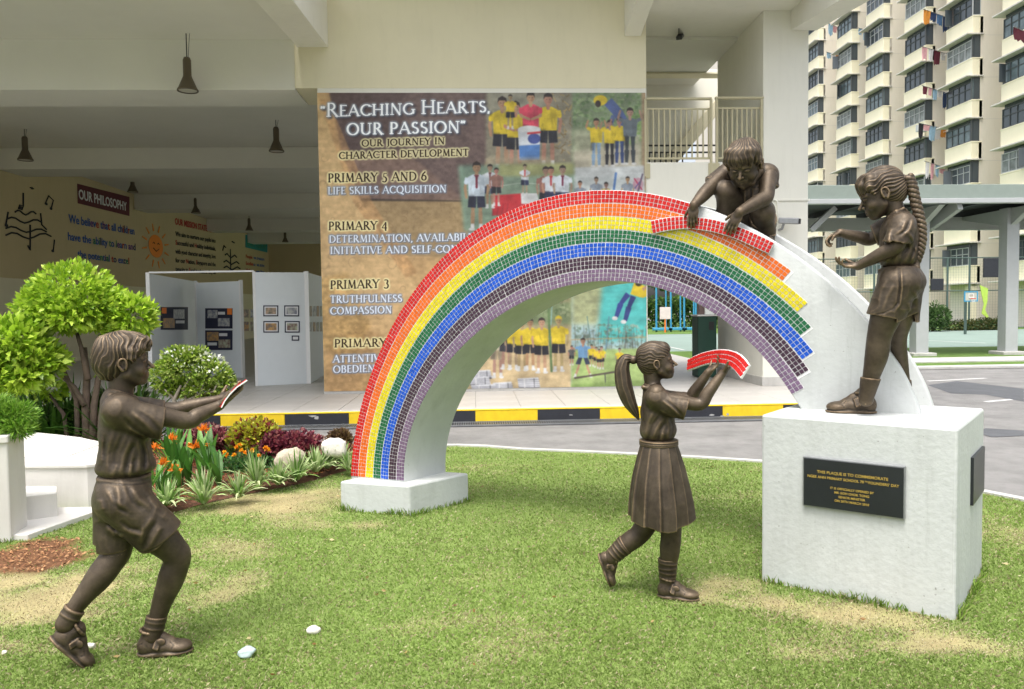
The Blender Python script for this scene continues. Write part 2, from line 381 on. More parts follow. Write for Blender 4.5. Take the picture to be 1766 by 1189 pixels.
# stub beams carrying the canopy
def stub(xa, xb, zw, zf, yf, top=6.4):
    P = [(xa, WY-.002, zw), (xa, WY-.002, top), (xa, yf, top), (xa, yf, zf)]
    return MB().prism(P, (xb-xa, 0, 0))
pt(stub(X(513, 80), X(566, 80), Z(540, 82), Z(540, 82)-.36, 8.2), 'canopy_beam', M['creamwhite'])
pt(stub(X(1077, 63), X(1105, 63), Z(1090, 63), Z(1090, 63)+.35, 10.9, 7.2), 'canopy_beam', M['creamwhite'])
pt(stub(X(1364, 53), X(1408, 53), Z(1380, 53), Z(1380, 53)-.42, 8.5, 7.2), 'canopy_beam', M['creamwhite'])
pt(MB().box(XB1+.002, XC1+.02, WY-.9, WY+1.2, Z(1200, 18), 7.2), 'lintel_beam', M['creamwhite'])
pt(MB().box(XB0-.3, XC1+.8, 10.2, WY+1.2, 7.21, 7.5), 'roof_slab', M['ceil'])
# pillar (a short wall running back)
pt(MB().box(XC0, XC1, WY, 14.75, .15, Z(1300, 18)-.002), 'pillar', M['creamwhite'], .012)
pt(MB().box(XC0-.012, XC1+.012, WY-.012, 14.77, .15, .30), 'skirting', M['concrete'])
pt(MB().box(XC0-.004, XC1+.02, WY-.02, WY+.004, Z(1360, 347), Z(1360, 347)+.03), 'string_course', M['creamwhite'], .004)
pt(MB().box(XB0-.01, XB1+.01, WY-.014, WY+.36, .15, Z(565, 672)), 'skirting', M['concrete'])
# balcony: slab, parapet, landing, rear parts
zl = Z(1200, 280)
pt(MB().box(XB1+.002, XC0-.002, WY, WY+.16, 2.75, zl), 'balcony_parapet', M['creamwhite'])
pt(MB().box(XB1+.002, XC0-.002, WY+.165, 16.4, 2.9, zl-.12), 'landing_slab', M['ceil'])
pt(MB().box(XB1-.6, XC0-.002, WY+1.21, 16.4, Z(1180, 22)-.02, Z(1180, 22)+.3), 'landing_ceiling', M['ceil'])
pt(MB().box(XB1-.3, XB1+.001, WY+1.01, 16.4, 2.9, Z(1180, 22)-.03), 'side_wall', M['cream'])
by = 15.4; zb = float(atY(1180, 128, by)[2]); x_r = 5.3
pt(MB().box(XB1+.002, x_r, by, by+.3, zb, Z(1180, 22)-.03), 'rear_beam', M['cream'])
# stair flight crossing the opening at the back, sky under it
P3 = [atY(1100, 120, by+.9), atY(1262, 120, by+.9), atY(1262, 168, by+.9), atY(1166, 284, by+.9), atY(1100, 284, by+.9)]
pt(MB().prism([tuple(p) for p in P3], (0, .2, 0)), 'stair_wall', M['creamwhite'])
P4 = [atY(1140, 284, by+.7), atY(1262, 140, by+.7), atY(1262, 168, by+.7), atY(1166, 284, by+.7)]
pt(MB().prism([tuple(p) for p in P4], (0, .15, 0)), 'stair_string', M['cream'])
# front railing
rl = MB; yr = WY+.03
def railing(xa, xb, zt, zb_, y, nb, name='railing', mm=None, r=.011, group_posts=True):
    mm = mm or M['ivory']
    h = MB(); h.box(xa, xb, y-.03, y+.03, zt-.035, zt); h.build('handrail', mm, sch, bevel=.006)
    h = MB(); h.box(xa+.02, xb-.02, y-.014, y+.014, zt-.19, zt-.165); h.build('upper_rail', mm, sch)
    h = MB(); h.box(xa+.02, xb-.02, y-.014, y+.014, zb_, zb_+.03); h.build('lower_rail', mm, sch)
    bar = MB().box(-r, r, -r, r, zb_+.03, zt-.19).mesh('baluster', mm)
    for i in range(nb):
        x = xa+(xb-xa)*(i+.5)/nb; link('baluster', bar, sch, (x, y-WY, 0))
zt = Z(1215, 168)
xm = X(1231, 230)
railing(XB1-.02, xm-.03, zt, zl+.05, yr, 12); railing(xm+.03, XC0+.02, zt+.012, zl+.05, yr, 10)
for x in (XB1-.02, xm-.045, xm+.045, XC0-.03):
    MB().box(x-.018, x+.018, yr-.055, yr-.018, zl-.22, zt-.03).build('railing_post', M['ivory'], sch, bevel=.003)
MB().box(xm-.09, xm+.09, WY-.02, WY-.001, zl-.25, zl-.02).build('fixing_plate', M['ivory'], sch, bevel=.004)
MB().box(XB1-.06, XB1+.05, WY-.02, WY-.001, zl-.25, zl-.02).build('fixing_plate', M['ivory'], sch, bevel=.004)
# rear railing, dark
zr0 = float(atY(1180, 277, by+.35)[2])
for q in (251, 263):
    z_ = float(atY(1180, q, by+.35)[2]); MB().box(XB1+.05, x_r, by+.35, by+.38, z_-.015, z_+.015).build('rear_rail', M['dark_metal'], sch)
bar = MB().box(-.012, .012, -.012, .012, zr0-.1, float(atY(1180, 263, by+.35)[2])).mesh('rear_baluster', M['dark_metal'])
for i in range(13): link('rear_baluster', bar, sch, (XB1+.12+i*.113, by+.365-WY, 0))
# conduit
cd = MB(); cd.tube([atY(1338, 345, WY-.02), atY(1341, 349, WY-.02), atY(1342, 375, WY-.02), atY(1341, 384, WY-.02)], .012, 8); cd.tube([atY(1336, 345, WY-.02), atY(1322, 345, WY-.02)], .011, 8); cd.build('conduit', M['creamwhite'], sch, smooth=True)
# hall: ceiling, cross beams, side and far walls
pt(MB().box(-11.2, 2.2, WY+1.005, 44, 5.40, 5.7), 'hall_ceiling', M['ceil'])
for y0 in (19.2, 26.6, 33.6, 39.5):
    pt(MB().box(-11.19, 2.2, y0, y0+1.05, 4.9, 5.398), 'ceiling_beam', M['ceil'])
M['hallwall'] = mat('hall_wall_paint', (.56, .46, .27), .85, var=.06, scale=.7, stain=.1)
pt(MB().box(-11.45, -11.2, WY-.5, 44, .15, 5.64), 'side_wall', M['hallwall'])
pt(MB().box(-11.199, -11.17, WY+.2, 44, .15, 2.35), 'dado', M['cream'])
pt(MB().box(-11.2, -8.4, 43.5, 43.8, .15, 5.4), 'far_wall', M['hallwall'])
pt(MB().box(-8.2, -3.0, 43.5, 43.8, 3.2, 5.4), 'far_wall', M['hallwall'])
for y in (22., 30., 37.5): pt(MB().box(-3.3, -2.6, y, y+.6, .15, 4.898), 'hall_column', M['cream'])
pt(MB().box(-11.17, -11.05, 40.5, 41.8, .15, 2.6), 'doorway', M['dark_metal'])

# pendant bay lights
M['lamp_shell'] = mat('lamp_shell', (.13, .105, .07), .45, .4, var=.1)
M['lamp_glass'] = mat('lamp_glass', (.55, .53, .45), .3)
def pendant(px, py_bot, D, lab, zc):
    p = CO+ray(px, py_bot)*D
    r = empty('pendant_lamp', tuple(p), lab, 'lamp', 'pendant lamps of the hall')
    b = MB(); b.lathe(p, [(0, 0.02), (.135, 0.02), (.15, 0), (.155, .02), (.135, .05), (.065, .215), (.06, .24), (.06, .46), (.045, .5), (0, .5)], 20)
    b.build('lamp_shade', M['lamp_shell'], r, smooth=True)
    g_ = MB(); g_.lathe(p, [(0, .012), (.13, .012)], 20); g_.build('lamp_glass', M['lamp_glass'], r)
    w = MB(); w.tube([p+np.array([0, 0, .49]), (p[0], p[1], zc)], .008, 6); w.tube([p+np.array([.02, 0, .5]), (p[0]+.05, p[1], zc)], .004, 5); w.build('cord', M['dark_metal'], r)
    return r
pendant(324, 158, 11.75, 'nearest pendant lamp, with a flared metal shade, in front of the first beam', 5.63)
pendant(477, 262, 16.1, 'pendant lamp with flared shade hanging beside the big banner wall', 5.39)
pendant(44, 277, 16.6, 'pendant lamp with flared shade above the music notes on the side wall', 5.39)
pendant(338, 368, 26.0, 'small pendant lamp hanging above the mission statement heading', 5.39)
pendant(229, 332, 23.5, 'small pendant lamp hanging right of the dark red philosophy panel', 5.39)
pendant(430, 398, 32.0, 'small pendant lamp hanging above the teal panel', 5.39)
pendant(492, 418, 38.5, 'tiny pendant lamp deepest in the hall', 5.39)
# tube light on the landing ceiling
tl = empty('tube_light', tuple(atY(1180, 55, 13.9)), 'slim dark tube light hung under the balcony ceiling', 'lamp')
a, b_ = atY(1184, 46, 14.6), atY(1171, 66, 13.2)
MB().beam(a, b_, .10, .06).build('housing', M['dark_metal'], tl, bevel=.01)
w = MB(); w.tube([a, a+np.array([0, 0, .5])], .008, 5); w.tube([b_, b_+np.array([0, 0, .6])], .008, 5); w.build('hanger', M['dark_metal'], tl)
# security camera on the pillar
c0 = atY(1340, 384, WY-.02); cc = empty('security_camera', tuple(c0), 'grey bullet security camera mounted low on the cream pillar', 'security camera')
m = MB(); m.beam(c0+np.array([0, -.08, .02]), c0+np.array([.26, -.24, -.01]), .10, .095); m.build('housing', M['steel'], cc, bevel=.012)
m = MB(); m.beam(c0+np.array([.255, -.238, -.01]), c0+np.array([.28, -.252, -.012]), .085, .08); m.build('lens_hood', M['dark_metal'], cc, bevel=.005)
m = MB(); m.tube([c0+np.array([.03, 0, -.12]), c0+np.array([.05, -.08, -.11]), c0+np.array([.06, -.12, -.03])], .022, 8); m.build('bracket', M['steel'], cc)
# display boards in the hall
M['board'] = mat('display_board', (.70, .74, .76), .6, var=.03)
M['sheet'] = mat('dark_backing_card', (.02, .022, .05), .7)
M['mount'] = mat('white_card', (.75, .75, .76), .7)
PHC = [mat('photo_print_'+n, c, .4, var=.7, scale=14, col2=c2) for n, c, c2 in (('a', (.5, .35, .25), (.08, .10, .07)), ('b', (.55, .55, .5), (.12, .13, .2)), ('c', (.6, .33, .08), (.1, .1, .12)), ('d', (.45, .5, .35), (.15, .05, .06)))]
M['orange'] = mat('orange_card', (.85, .22, .03), .6); 
def board(name, pa, pb, zt_, lab, th=.05):
    """upright panel between two floor points"""
    pa, pb = np.array(pa, float), np.array(pb, float)
    r = empty('display_board', tuple(pa), lab, 'display board', 'white display boards in the hall')
    d = pb-pa; L = np.linalg.norm(d); d /= L; n = np.array([d[1], -d[0], 0]); n = n if n@(CO-pa) > 0 else -n
    m = MB(); m.prism([pa+d*.02, pb-d*.02, pb-d*.02+np.array([0, 0, zt_]), pa+d*.02+np.array([0, 0, zt_])], -n*th); m.build('panel', M['board'], r, bevel=.004)
    f = MB(); f.box(-.02, .02, -.02, .02, 0, zt_+.01)
    for q in (pa, pb): MB().obox(q-n*th/2+np.array([0, 0, (zt_+.02)/2]), d, n, (0, 0, 1), .022, th/2+.006, (zt_+.02)/2).build('frame_post', M['white_paint'], r)
    def put(px0, py0, px1, py1, nm, m_, off):
        q = [onpl(x, y, pa+n*off, n) for x, y in ((px0, py1), (px1, py1), (px1, py0), (px0, py0))]
        MB().prism(q, n*.003).build(nm, m_, r)
    return r, put
def onpl(px, py, p0, n):
    r = ray(px, py); return CO+r*(((np.asarray(p0)-CO)@n)/(r@n))
fz = .152
f3 = lambda px, py: onz(px, py, fz)
D1, D2 = f3(264, 668), f3(344, 640)
r1, put = board('a', D1, D2, 2.0, 'white display board with one navy poster and an orange disc, behind the flowering shrub')
put(277, 530, 324, 569, 'poster', M['sheet'], .004)
put(299, 534, 318, 550, 'photo', PHC[1], .010); put(281, 549, 301, 566, 'photo', PHC[2], .010); put(279, 531, 287, 541, 'badge', M['orange'], .010)
put(303, 553, 318, 558, 'caption', M['mount'], .010)
E1, E2 = f3(342, 648), f3(418, 652)
r2, put = board('b', E1, E2, 1.92, 'white display board with two navy posters stacked, middle of the three')
put(354, 532, 401, 567, 'poster', M['sheet'], .004); put(354, 570, 401, 604, 'poster', M['sheet'], .004)
for a in ((358, 535, 375, 549), (376, 549, 396, 563), (357, 573, 377, 588), (377, 586, 397, 600)): put(*a, 'photo', PHC[(int(a[0])+int(a[1])) % 4], .010)
put(392, 532, 400, 543, 'badge', M['orange'], .010); put(376, 538, 388, 543, 'caption', M['mount'], .010); put(358, 591, 374, 596, 'caption', M['mount'], .010); put(378, 575, 392, 580, 'caption', M['mount'], .010)
G1, G2 = f3(443, 666), f3(531, 662)
r3, put = board('c', G1, G2, 2.0, 'white display board with four framed photos above a small caption card')
for i, a in enumerate(((454, 527, 480, 546), (490, 527, 516, 546), (454, 554, 481, 574), (491, 554, 517, 574))):
    put(*a, 'photo_frame', M['sheet'], .004); put(a[0]+2, a[1]+2, a[2]-2, a[3]-2, 'mount', M['mount'], .009); put(a[0]+4, a[1]+4, a[2]-4, a[3]-4, 'photo', PHC[i], .013)
put(503, 579, 516, 588, 'caption', M['sheet'], .004); put(505, 581, 514, 586, 'caption_print', M['mount'], .009)
H2 = f3(562, 646)
r4, put = board('d', G2+np.array([.05, .01, 0]), H2, 2.0, 'narrow white display board turned away, next to the banner wall')
for i in range(4): put(534+6*i, 528, 538+6*i, 546, 'photo', PHC[i % 4], .006); put(534+6*i, 556, 538+6*i, 572, 'photo', PHC[(i+1) % 4], .006)
J1, J2 = f3(418, 640), f3(446, 636)
r5, put = board('e', J1+np.array([0, 2.2, 0]), J2+np.array([.5, 2.4, 0]), 1.9, 'shaded display board seen through the gap between the white boards')
for i, a in enumerate(((418, 534, 429, 548), (432, 534, 437, 548), (418, 555, 429, 571), (432, 555, 437, 571))): put(*a, 'photo', PHC[i], .006)
cb = MB(); cb.beam(D1+np.array([0, 0, 2.02]), G1+np.array([0, 0, 2.02]), .03, .03); o = cb.build('board_rail', M['white_paint']); tag(o, 'thin white rail joining the tops of the display boards', 'rail')
# stacked newspapers printed on the banner's foot are on the banner; the green bin stands in the passage
M['bin'] = mat('green_bin', (.008, .055, .035), .5)
bx = empty('waste_bin', tuple(f3(1222, 655)), 'dark green box-shaped bin standing in the passage beside the pillar', 'bin')
q0 = f3(1204, 652); q1 = f3(1238, 652); zt2 = .152+1.12
MB().box(q0[0], q1[0], q0[1], q0[1]+.4, .16, zt2).build('bin_body', M['bin'], bx, bevel=.012)
MB().box(q0[0]-.02, q1[0]+.02, q0[1]-.02, q0[1]+.42, zt2, zt2+.03).build('bin_lid', M['white_paint'], bx, bevel=.008)
MB().box(q0[0]+.2, q1[0]-.05, q0[1]-.004, q0[1], zt2-.25, zt2-.1).build('bin_opening', M['dark_metal'], bx)
# ------------------------------------------------------------------ covered walkway on the right
M['fascia'] = mat('green_grey_fascia', (.24, .29, .255), .6, var=.08)
M['roofmetal'] = mat('pale_roof_beam', (.42, .44, .44), .5, var=.06)
M['deck'] = mat('dark_roof_deck', (.025, .027, .03), .7)
cw = empty('covered_walkway', (12, 21, 0), 'long covered walkway with green-grey fascia, pale beams and square columns', 'covered walkway')
cp = lambda mb, n, m, b=.01: mb.build(n, m, cw, bevel=b)
CY = 20.5
zt_, zb_ = float(atY(1600, 332, CY)[2]), float(atY(1600, 350, CY)[2])
x0_, = [float(atY(1396, 345, CY)[0])]; x1_ = 32.0
cp(MB().box(x0_-2.5, x1_, CY-1.0, CY-.9, zb_-.02, zt_+.05), 'fascia', M['fascia'])
cp(MB().box(x0_-2.5, x1_, CY-.9, CY+2.6, zb_-.02, zb_+.12), 'roof_deck', M['deck'])
cp(MB().box(x0_-2.5, x1_, CY-1.06, CY-.86, zb_-.15, zb_-.025), 'gutter', M['roofmetal'])
for k in range(16):
    xx = x0_-2+k*1.5
    cp(MB().box(xx, xx+.08, CY-.85, CY+2.5, zb_-.16, zb_-.021), 'roof_rib', M['deck'], 0)
cols = [(1583, 1562, 1604), (1738, 1722, 1754)]
for px in (1585, 1738, 1900):
    p = atY(px, 560, CY); xw = p[0]
    cp(MB().box(xw-.17, xw+.17, CY-.17, CY+.17, .0, zb_-.165), 'column', M['roofmetal'], .01)
    cp(MB().box(xw-.32, xw+.32, CY-.32, CY+.32, .0, .14), 'column_base', M['concrete'], .02)
    cp(MB().prism([(xw-.08, CY-1.0, zb_-.18), (xw-.08, CY+2.4, zb_-.18), (xw-.08, CY+.17, zb_-.62), (xw-.08, CY-.17, zb_-.62)], (.16, 0, 0)), 'bracket', M['roofmetal'], 0)
cp(MB().beam(atY(1398, 398, CY-.3), atY(1440, 358, CY-.3), .12, .14), 'brace', M['roofmetal'])
cp(MB().beam(atY(1600, 392, CY+.4), atY(1655, 352, CY-.9), .14, .30), 'brace', M['roofmetal'])
cp(MB().box(x0_-2.5, x1_, CY+1.9, CY+2.05, zb_-.55, zb_-.17), 'rear_beam', M['roofmetal'])

# ------------------------------------------------------------------ apartment block
M['hwall'] = mat('block_wall', (.76, .71, .61), .85, var=.06, scale=.3, stain=.14)
M['hparapet'] = mat('block_parapet', (.88, .83, .62), .8, var=.06, scale=.6, stain=.10)
M['hledge'] = mat('block_ledge', (.62, .60, .55), .8, var=.1)
M['hframe'] = mat('window_frame_grey', (.55, .57, .57), .5)
M['hdark'] = mat('window_frame_dark', (.09, .10, .10), .5)
m_ = bpy.data.materials.new('window_pane'); t_, b_ = nt(m_); b_.inputs['Base Color'].default_value = (.07, .085, .095, 1); b_.inputs['Roughness'].default_value = .12; b_.inputs['Specular IOR Level'].default_value = .6; M['pane'] = m_
m_ = mat('window_pane_pale', (.20, .26, .28), .2, var=.5, scale=.9); M['pane2'] = m_
M['curtain'] = mat('curtained_pane', (.30, .33, .32), .5, var=.6, scale=2.0)
hb = empty('apartment_block', (34, 66, 0), 'tall beige apartment block with stacked cream bay windows and laundry poles', 'building')
fac = rad(2.2)                                # the facade runs almost straight away from the viewer
fx = lambda y: 34.35+math.tan(fac)*(y-50)
FH = 2.66; NF = 13
wallm = MB(); 
wallm.prism([(fx(36), 36, 0), (fx(96), 96, 0), (fx(96)+12, 96, 0), (fx(36)+12, 36, 0)], (0, 0, FH*NF+.6)); wallm.build('wall', M['hwall'], hb)
bays = [39.0, 45.0, 51.0, 56.6, 62.9, 68.6, 75.8, 84.0]
rr = random.Random(12)
def winmesh(w, h, nv, nh, depth, mf, nm):
    """frame of bars in the local XZ plane, looking towards -Y"""
    m = MB(); b = .045
    m.box(-w/2, w/2, 0, depth, 0, b); m.box(-w/2, w/2, 0, depth, h-b, h)
    for i in range(nv+1):
        x = -w/2+i*(w-b)/nv; m.box(x, x+b, 0, depth*.9, b, h-b)
    for j in range(1, nh): m.box(-w/2+b, w/2-b, .006, depth*.8, h*j/nh*1.25-b/2 if j == 1 and nh == 2 else h*j/nh, (h*j/nh*1.25-b/2 if j == 1 and nh == 2 else h*j/nh)+b)
    return m.mesh(nm, mf)
BW, BO = 2.85, .50                             # bay width along the facade, bay window depth
side_f = [winmesh(BW-.25, 1.16, 4, 2, .05, M[k], 'window_frame') for k in ('hframe', 'hdark')]
end_f = [winmesh(BO+.05, 1.38, 1, 1, .05, M[k], 'window_frame') for k in ('hdark', 'hframe')]
pane_s = {k: MB().box(-(BW-.25)/2, (BW-.25)/2, .05, .07, .02, 1.14).mesh('pane', M[k]) for k in ('pane', 'pane2', 'curtain')}
pane_e = {k: MB().box(-(BO+.05)/2, (BO+.05)/2, .05, .07, .02, 1.36).mesh('pane', M[k]) for k in ('pane', 'pane2')}
para = MB().box(-BW/2, BW/2, -BO, .2, 0, 1.12).box(-BW/2-.02, BW/2+.02, -BO-.02, .2, 1.04, 1.125).mesh('parapet', M['hparapet'], bevel=.015, seg=1)
ledge = MB().box(-BW/2-.35, BW/2+.12, -BO-.42, .2, 0, .09).mesh('ledge', M['hledge'], bevel=.01, seg=1)
jam = MB().box(-BW/2+.14, BW/2-.02, -BO+.14, .2, 1.12, FH-.1).mesh('bay_core', M['pane'])
ac_m = MB().box(-.35, .35, -.15, .15, 0, .5).mesh('air_conditioner', M['hframe'], bevel=.02, seg=1)
case_m = MB().box(0, .5, -.015, .015, 0, 1.1, 0).box(.04, .46, -.02, .02, .05, 1.05, 1).mesh('open_casement', [M['hdark'], M['pane']])
grille = MB()
for i in range(9): grille.box(-BW/2+.2+i*.3, -BW/2+.215+i*.3, -.02, 0, 0, 1.3)
for y0 in bays:
    xw = fx(y0); pr = 1.75                      # plain projecting wall that carries the bay
    m = MB(); m.box(xw-pr, xw+.1, y0-BW/2+.0, y0+BW/2, 0, FH*NF+.3)
    for f in range(1, NF): m.box(xw-pr-.004, xw+.05, y0-BW/2-.006, y0+BW/2, f*FH-.01, f*FH+.012, 1)
    m.build('projecting_wall', [M['hwall'], M['hledge']], hb)
    for f in range(0, NF):
        zf = f*FH+.12
        if f == 0: continue
        base = (xw-pr, y0, zf)
        # local frame of these meshes: -Y looks outwards; turn so that it looks towards -X
        L_ = lambda dx, dy, dz: (base[0]-34+dx, base[1]-66+dy, base[2]+dz)
        o = link('parapet', para, hb, L_(0, 0, 0), -math.pi/2)
        o = link('ledge', ledge, hb, L_(0, 0, -.10), -math.pi/2)
        o = link('bay_core', jam, hb, L_(0, 0, 0), -math.pi/2)
        if rr.random() < .28:                   # opened casement
            s_ = rr.choice((-1, 1)); link('open_casement', case_m, hb, L_(-BO-.02, s_*rr.uniform(.5, 1.1), 1.16), rr.uniform(2.4, 3.9))
        if rr.random() < .07: link('air_conditioner', ac_m, hb, L_(-.9, -BW/2-.24, .25), 0)
        dark = rr.random() < .5; wf = side_f[1 if dark else 0]
        w = link('window', wf, hb, L_(-BO-.002, 0, 1.13), -math.pi/2)
        link('pane', pane_s[rr.choice(['pane', 'pane', 'pane2']) if dark else rr.choice(['pane2', 'curtain', 'curtain', 'pane'])], w, (0, 0, 0))
        w = link('window', end_f[0 if rr.random() < .8 else 1], hb, L_(-BO/2, -BW/2-.002, 1.13), 0)
        link('pane', pane_e['pane' if rr.random() < .75 else 'pane2'], w, (0, 0, 0))
# small dark openings on the facade between bays
ow = MB().box(-.02, .3, -.35, .35, 0, 1.1).mesh('small_window', M['pane'])
for i, y0 in enumerate(bays[:-1]):
    for f in range(1, NF):
        y1 = (y0+bays[i+1])/2; link('small_window', ow, hb, (fx(y1)-.01-34, y1-66, f*FH+1.2))
ow2 = MB().box(-.35, .35, -.02, .3, 0, 1.2).mesh('small_window', M['pane'])
# ground-floor columns and dark void deck
vd = MB()
for y0 in bays: vd.box(fx(y0)-1.75-.5, fx(y0)-1.75, y0-BW/2, y0-BW/2+.45, 0, FH-.1)
vd.build('ground_column', M['hparapet'], hb)
# far wing closing the view to the left
w2 = MB(); w2.box(fx(96)-6.2, fx(96)+2, 93, 105, 0, FH*NF-1.0); w2.build('far_wing', M['hwall'], hb)
for f in range(1, NF-1):
    for k in range(3):
        link('small_window', ow2, hb, (fx(96)-5.4+k*1.6-34, 92.99-66, f*FH+1.1))

# laundry poles with clothes
CLC = {n: mat('cloth_'+n, c, .85, var=.2, scale=8) for n, c in (('navy', (.03, .06, .16)), ('blue', (.12, .25, .5)), ('white', (.7, .7, .72)), ('red', (.6, .03, .04)), ('pink', (.7, .38, .42)), ('orange', (.75, .3, .05)), ('green', (.03, .3, .2)), ('sky', (.35, .55, .72)), ('maroon', (.13, .02, .04)), ('black', (.02, .02, .025)), ('lime', (.45, .65, .1)))}
def garment(c, w, h, col, sway, parent):
    n = 4; V = []; F = []
    for j in range(4):
        for i in range(n+1):
            fl = 1-.25*(j == 3)*abs(math.sin(i*2.1+c[0]*7))
            V.append((c[0]+sway*j/3*.2, c[1]+(i/n-.5)*w*(1+.1*j), c[2]-h*j/3*fl)); 
            V[-1] = (V[-1][0]+.06*math.sin(i*2.2+j+c[1]), V[-1][1], V[-1][2])
    for j in range(3):
        for i in range(n): a = j*(n+1)+i; F.append((a, a+1, a+n+2, a+n+1))
    me = mesh_from('garment', V, F, [CLC[col]]); o = link('garment', me, parent)
    return o
def pole(pa, pb, Y, cols_, lab, hh=1.15):
    a = atY(*pa, Y); b = atY(*pb, Y-2.2)
    r = empty('laundry_pole', tuple(a), lab, 'laundry', 'laundry poles on the apartment block')
    MB().tube([a, b], .025, 6).build('pole', M['steel'], r)
    k = len(cols_); R_ = random.Random(int(pa[0]*7+pa[1]))
    for i, cn in enumerate(cols_):
        t = .30+(i+.5)/k*.68; c = a*(1-t)+b*t; cn = cn if R_.random() < .75 else R_.choice(['white', 'pink', 'sky', 'white'])
        d = (b-a); L = abs(d[0])*.68/k; w = L*R_.uniform(.5, .95); h = hh*R_.uniform(.35, 1.15)
        V = []; n = 5
        for j in range(4):
            for q in range(n+1):
                s = (q/n-.5)*(1-.08*j*R_.random()); V.append((c[0]+s*w*1.15, c[1]+s*w*d[1]/d[0]+.05*math.sin(q*2.3+j), c[2]+s*w*d[2]/d[0]-h*j/3*(1-.2*(j == 3)*R_.random())))
        F = [(j*(n+1)+q, j*(n+1)+q+1, (j+1)*(n+1)+q+1, (j+1)*(n+1)+q) for j in range(3) for q in range(n)]
        link('garment', mesh_from('garment', V, F, [CLC[cn]], None, True), r)
pole((1655, 38), (1592, 16), 55.5, ['navy', 'blue', 'navy', 'orange'], 'laundry pole with blue and navy clothes, the topmost above the middle bays')
pole((1650, 98), (1588, 80), 55.5, ['white', 'maroon', 'white', 'pink'], 'laundry pole with white and pink clothes and a maroon edge')
pole((1652, 166), (1590, 148), 55.5, ['navy', 'white', 'sky', 'pink', 'maroon'], 'laundry pole with navy shirts, white pieces and a dark red cloth')
pole((1652, 228), (1582, 212), 55.5, ['orange', 'white', 'sky', 'red', 'black'], 'laundry pole with a bright red cloth at its end')
pole((1655, 298), (1594, 278), 55.5, ['white', 'pink', 'sky', 'sky', 'white'], 'lowest laundry pole, hung with pale blue and pink cloths')
pole((1480, 64), (1428, 40), 74, ['pink', 'white', 'black', 'green', 'sky'], 'laundry pole high on the far bays with a green cloth')
pole((1530, 62), (1478, 48), 68, ['orange', 'white', 'sky', 'sky'], 'laundry pole with white and light blue cloths between the far bays')
pole((1478, 104), (1425, 90), 74, ['pink', 'red', 'orange', 'white', 'sky'], 'laundry pole of small mixed clothes below the green cloth')
pole((1800, 70), (1748, 46), 45, ['maroon', 'maroon'], 'laundry pole with a dark checked cloth at the picture edge', 1.1)
# far thin poles without clothes are parts of the block
tp = MB()
for px, py, Y in ((1610, 105, 55), (1610, 170, 55), (1612, 235, 55), (1740, 85, 46), (1742, 160, 46), (1744, 250, 46), (1515, 130, 66), (1505, 175, 66), (1500, 240, 66)):
    a = atY(px, py, Y); tp.tube([a, a+np.array([2.0, -1.2, .9])], .02, 5)
tp.build('empty_pole', M['white_paint'], hb)

# ------------------------------------------------------------------ court fence, hoop, bushes, playground
M['fence'] = mat('green_fence_post', (.07, .11, .095), .5)
M['bluepaint'] = mat('blue_play_paint', (.05, .30, .50), .5)
def netmat():
    m = bpy.data.materials.new('fence_net'); t, b = nt(m); b.inputs['Base Color'].default_value = (.05, .09, .07, 1)
    tc = nod(t, 'TexCoord'); out = [n for n in t.nodes if n.type == 'OUTPUT_MATERIAL'][0]
    w1 = nod(t, 'TexWave', i_Scale=2.2); w2 = nod(t, 'TexWave', i_Scale=2.2, bands_direction='Z'); t.links.new(tc.outputs['Object'], w1.inputs[0]); t.links.new(tc.outputs['Object'], w2.inputs[0])
    mx = nod(t, 'Math', operation='MAXIMUM'); t.links.new(w1.outputs[1], mx.inputs[0]); t.links.new(w2.outputs[1], mx.inputs[1])
    gt = nod(t, 'Math', operation='GREATER_THAN', i_1=.9985); t.links.new(mx.outputs[0], gt.inputs[0]); tr = nod(t, 'BsdfTransparent'); ms = nod(t, 'MixShader')
    t.links.new(gt.outputs[0], ms.inputs[0]); t.links.new(tr.outputs[0], ms.inputs[1]); t.links.new(b.outputs[0], ms.inputs[2]); t.links.new(ms.outputs[0], out.inputs[0]); return m
M['net'] = netmat()
fe = empty('court_fence', (20, 40, 0), 'tall green wire fence on slim posts along the sports court', 'fence')
FY = 40.0; ztop = float(atY(1650, 445, FY)[2])
for px in (1507, 1593, 1633, 1671, 1723, 1780):
    x = float(atY(px, 560, FY)[0]); MB().tube([(x, FY, 0), (x, FY, ztop)], .055, 8).build('fence_post', M['fence'], fe)
fr = MB()
for z in (ztop, ztop*.55, .15): fr.tube([(float(atY(1380, 560, FY)[0]), FY, z), (31.0, FY, z)], .03, 6)
fr.build('fence_rail', M['fence'], fe)
xa = float(atY(1380, 560, FY)[0])
MB().box(xa, 31.0, FY+.01, FY+.02, .15, ztop).build('fence_mesh', M['net'], fe)
# basketball hoop
hp = atY(1675, 512, 34); bh = empty('basketball_hoop', (hp[0], 34.3, 0), 'basketball hoop with a blue-framed board on a slim post', 'basketball hoop')
MB().tube([(hp[0], 34.4, 0), (hp[0], 34.4, hp[2]+.3)], .06, 8).build('post', M['fence'], bh)
k_ = .40; Yb = 34.0; bx_ = lambda mb, x0, x1, z0, z1, ya_, yb_: mb.box(hp[0]+x0*k_, hp[0]+x1*k_, Yb+ya_, Yb+yb_, hp[2]+z0*k_, hp[2]+z1*k_)
m = MB()
for a_ in ((-.78, .78, .48, .6), (-.78, .78, -.55, -.43), (-.78, -.66, -.43, .48), (.66, .78, -.43, .48)): bx_(m, *a_, 0, .04)
m.build('hoop_frame', M['bluepaint'], bh)
bx_(MB(), -.66, .66, -.43, .48, .01, .03).build('backboard', mat('clear_backboard', (.50, .50, .42), .3, var=.1), bh)
fr = MB()
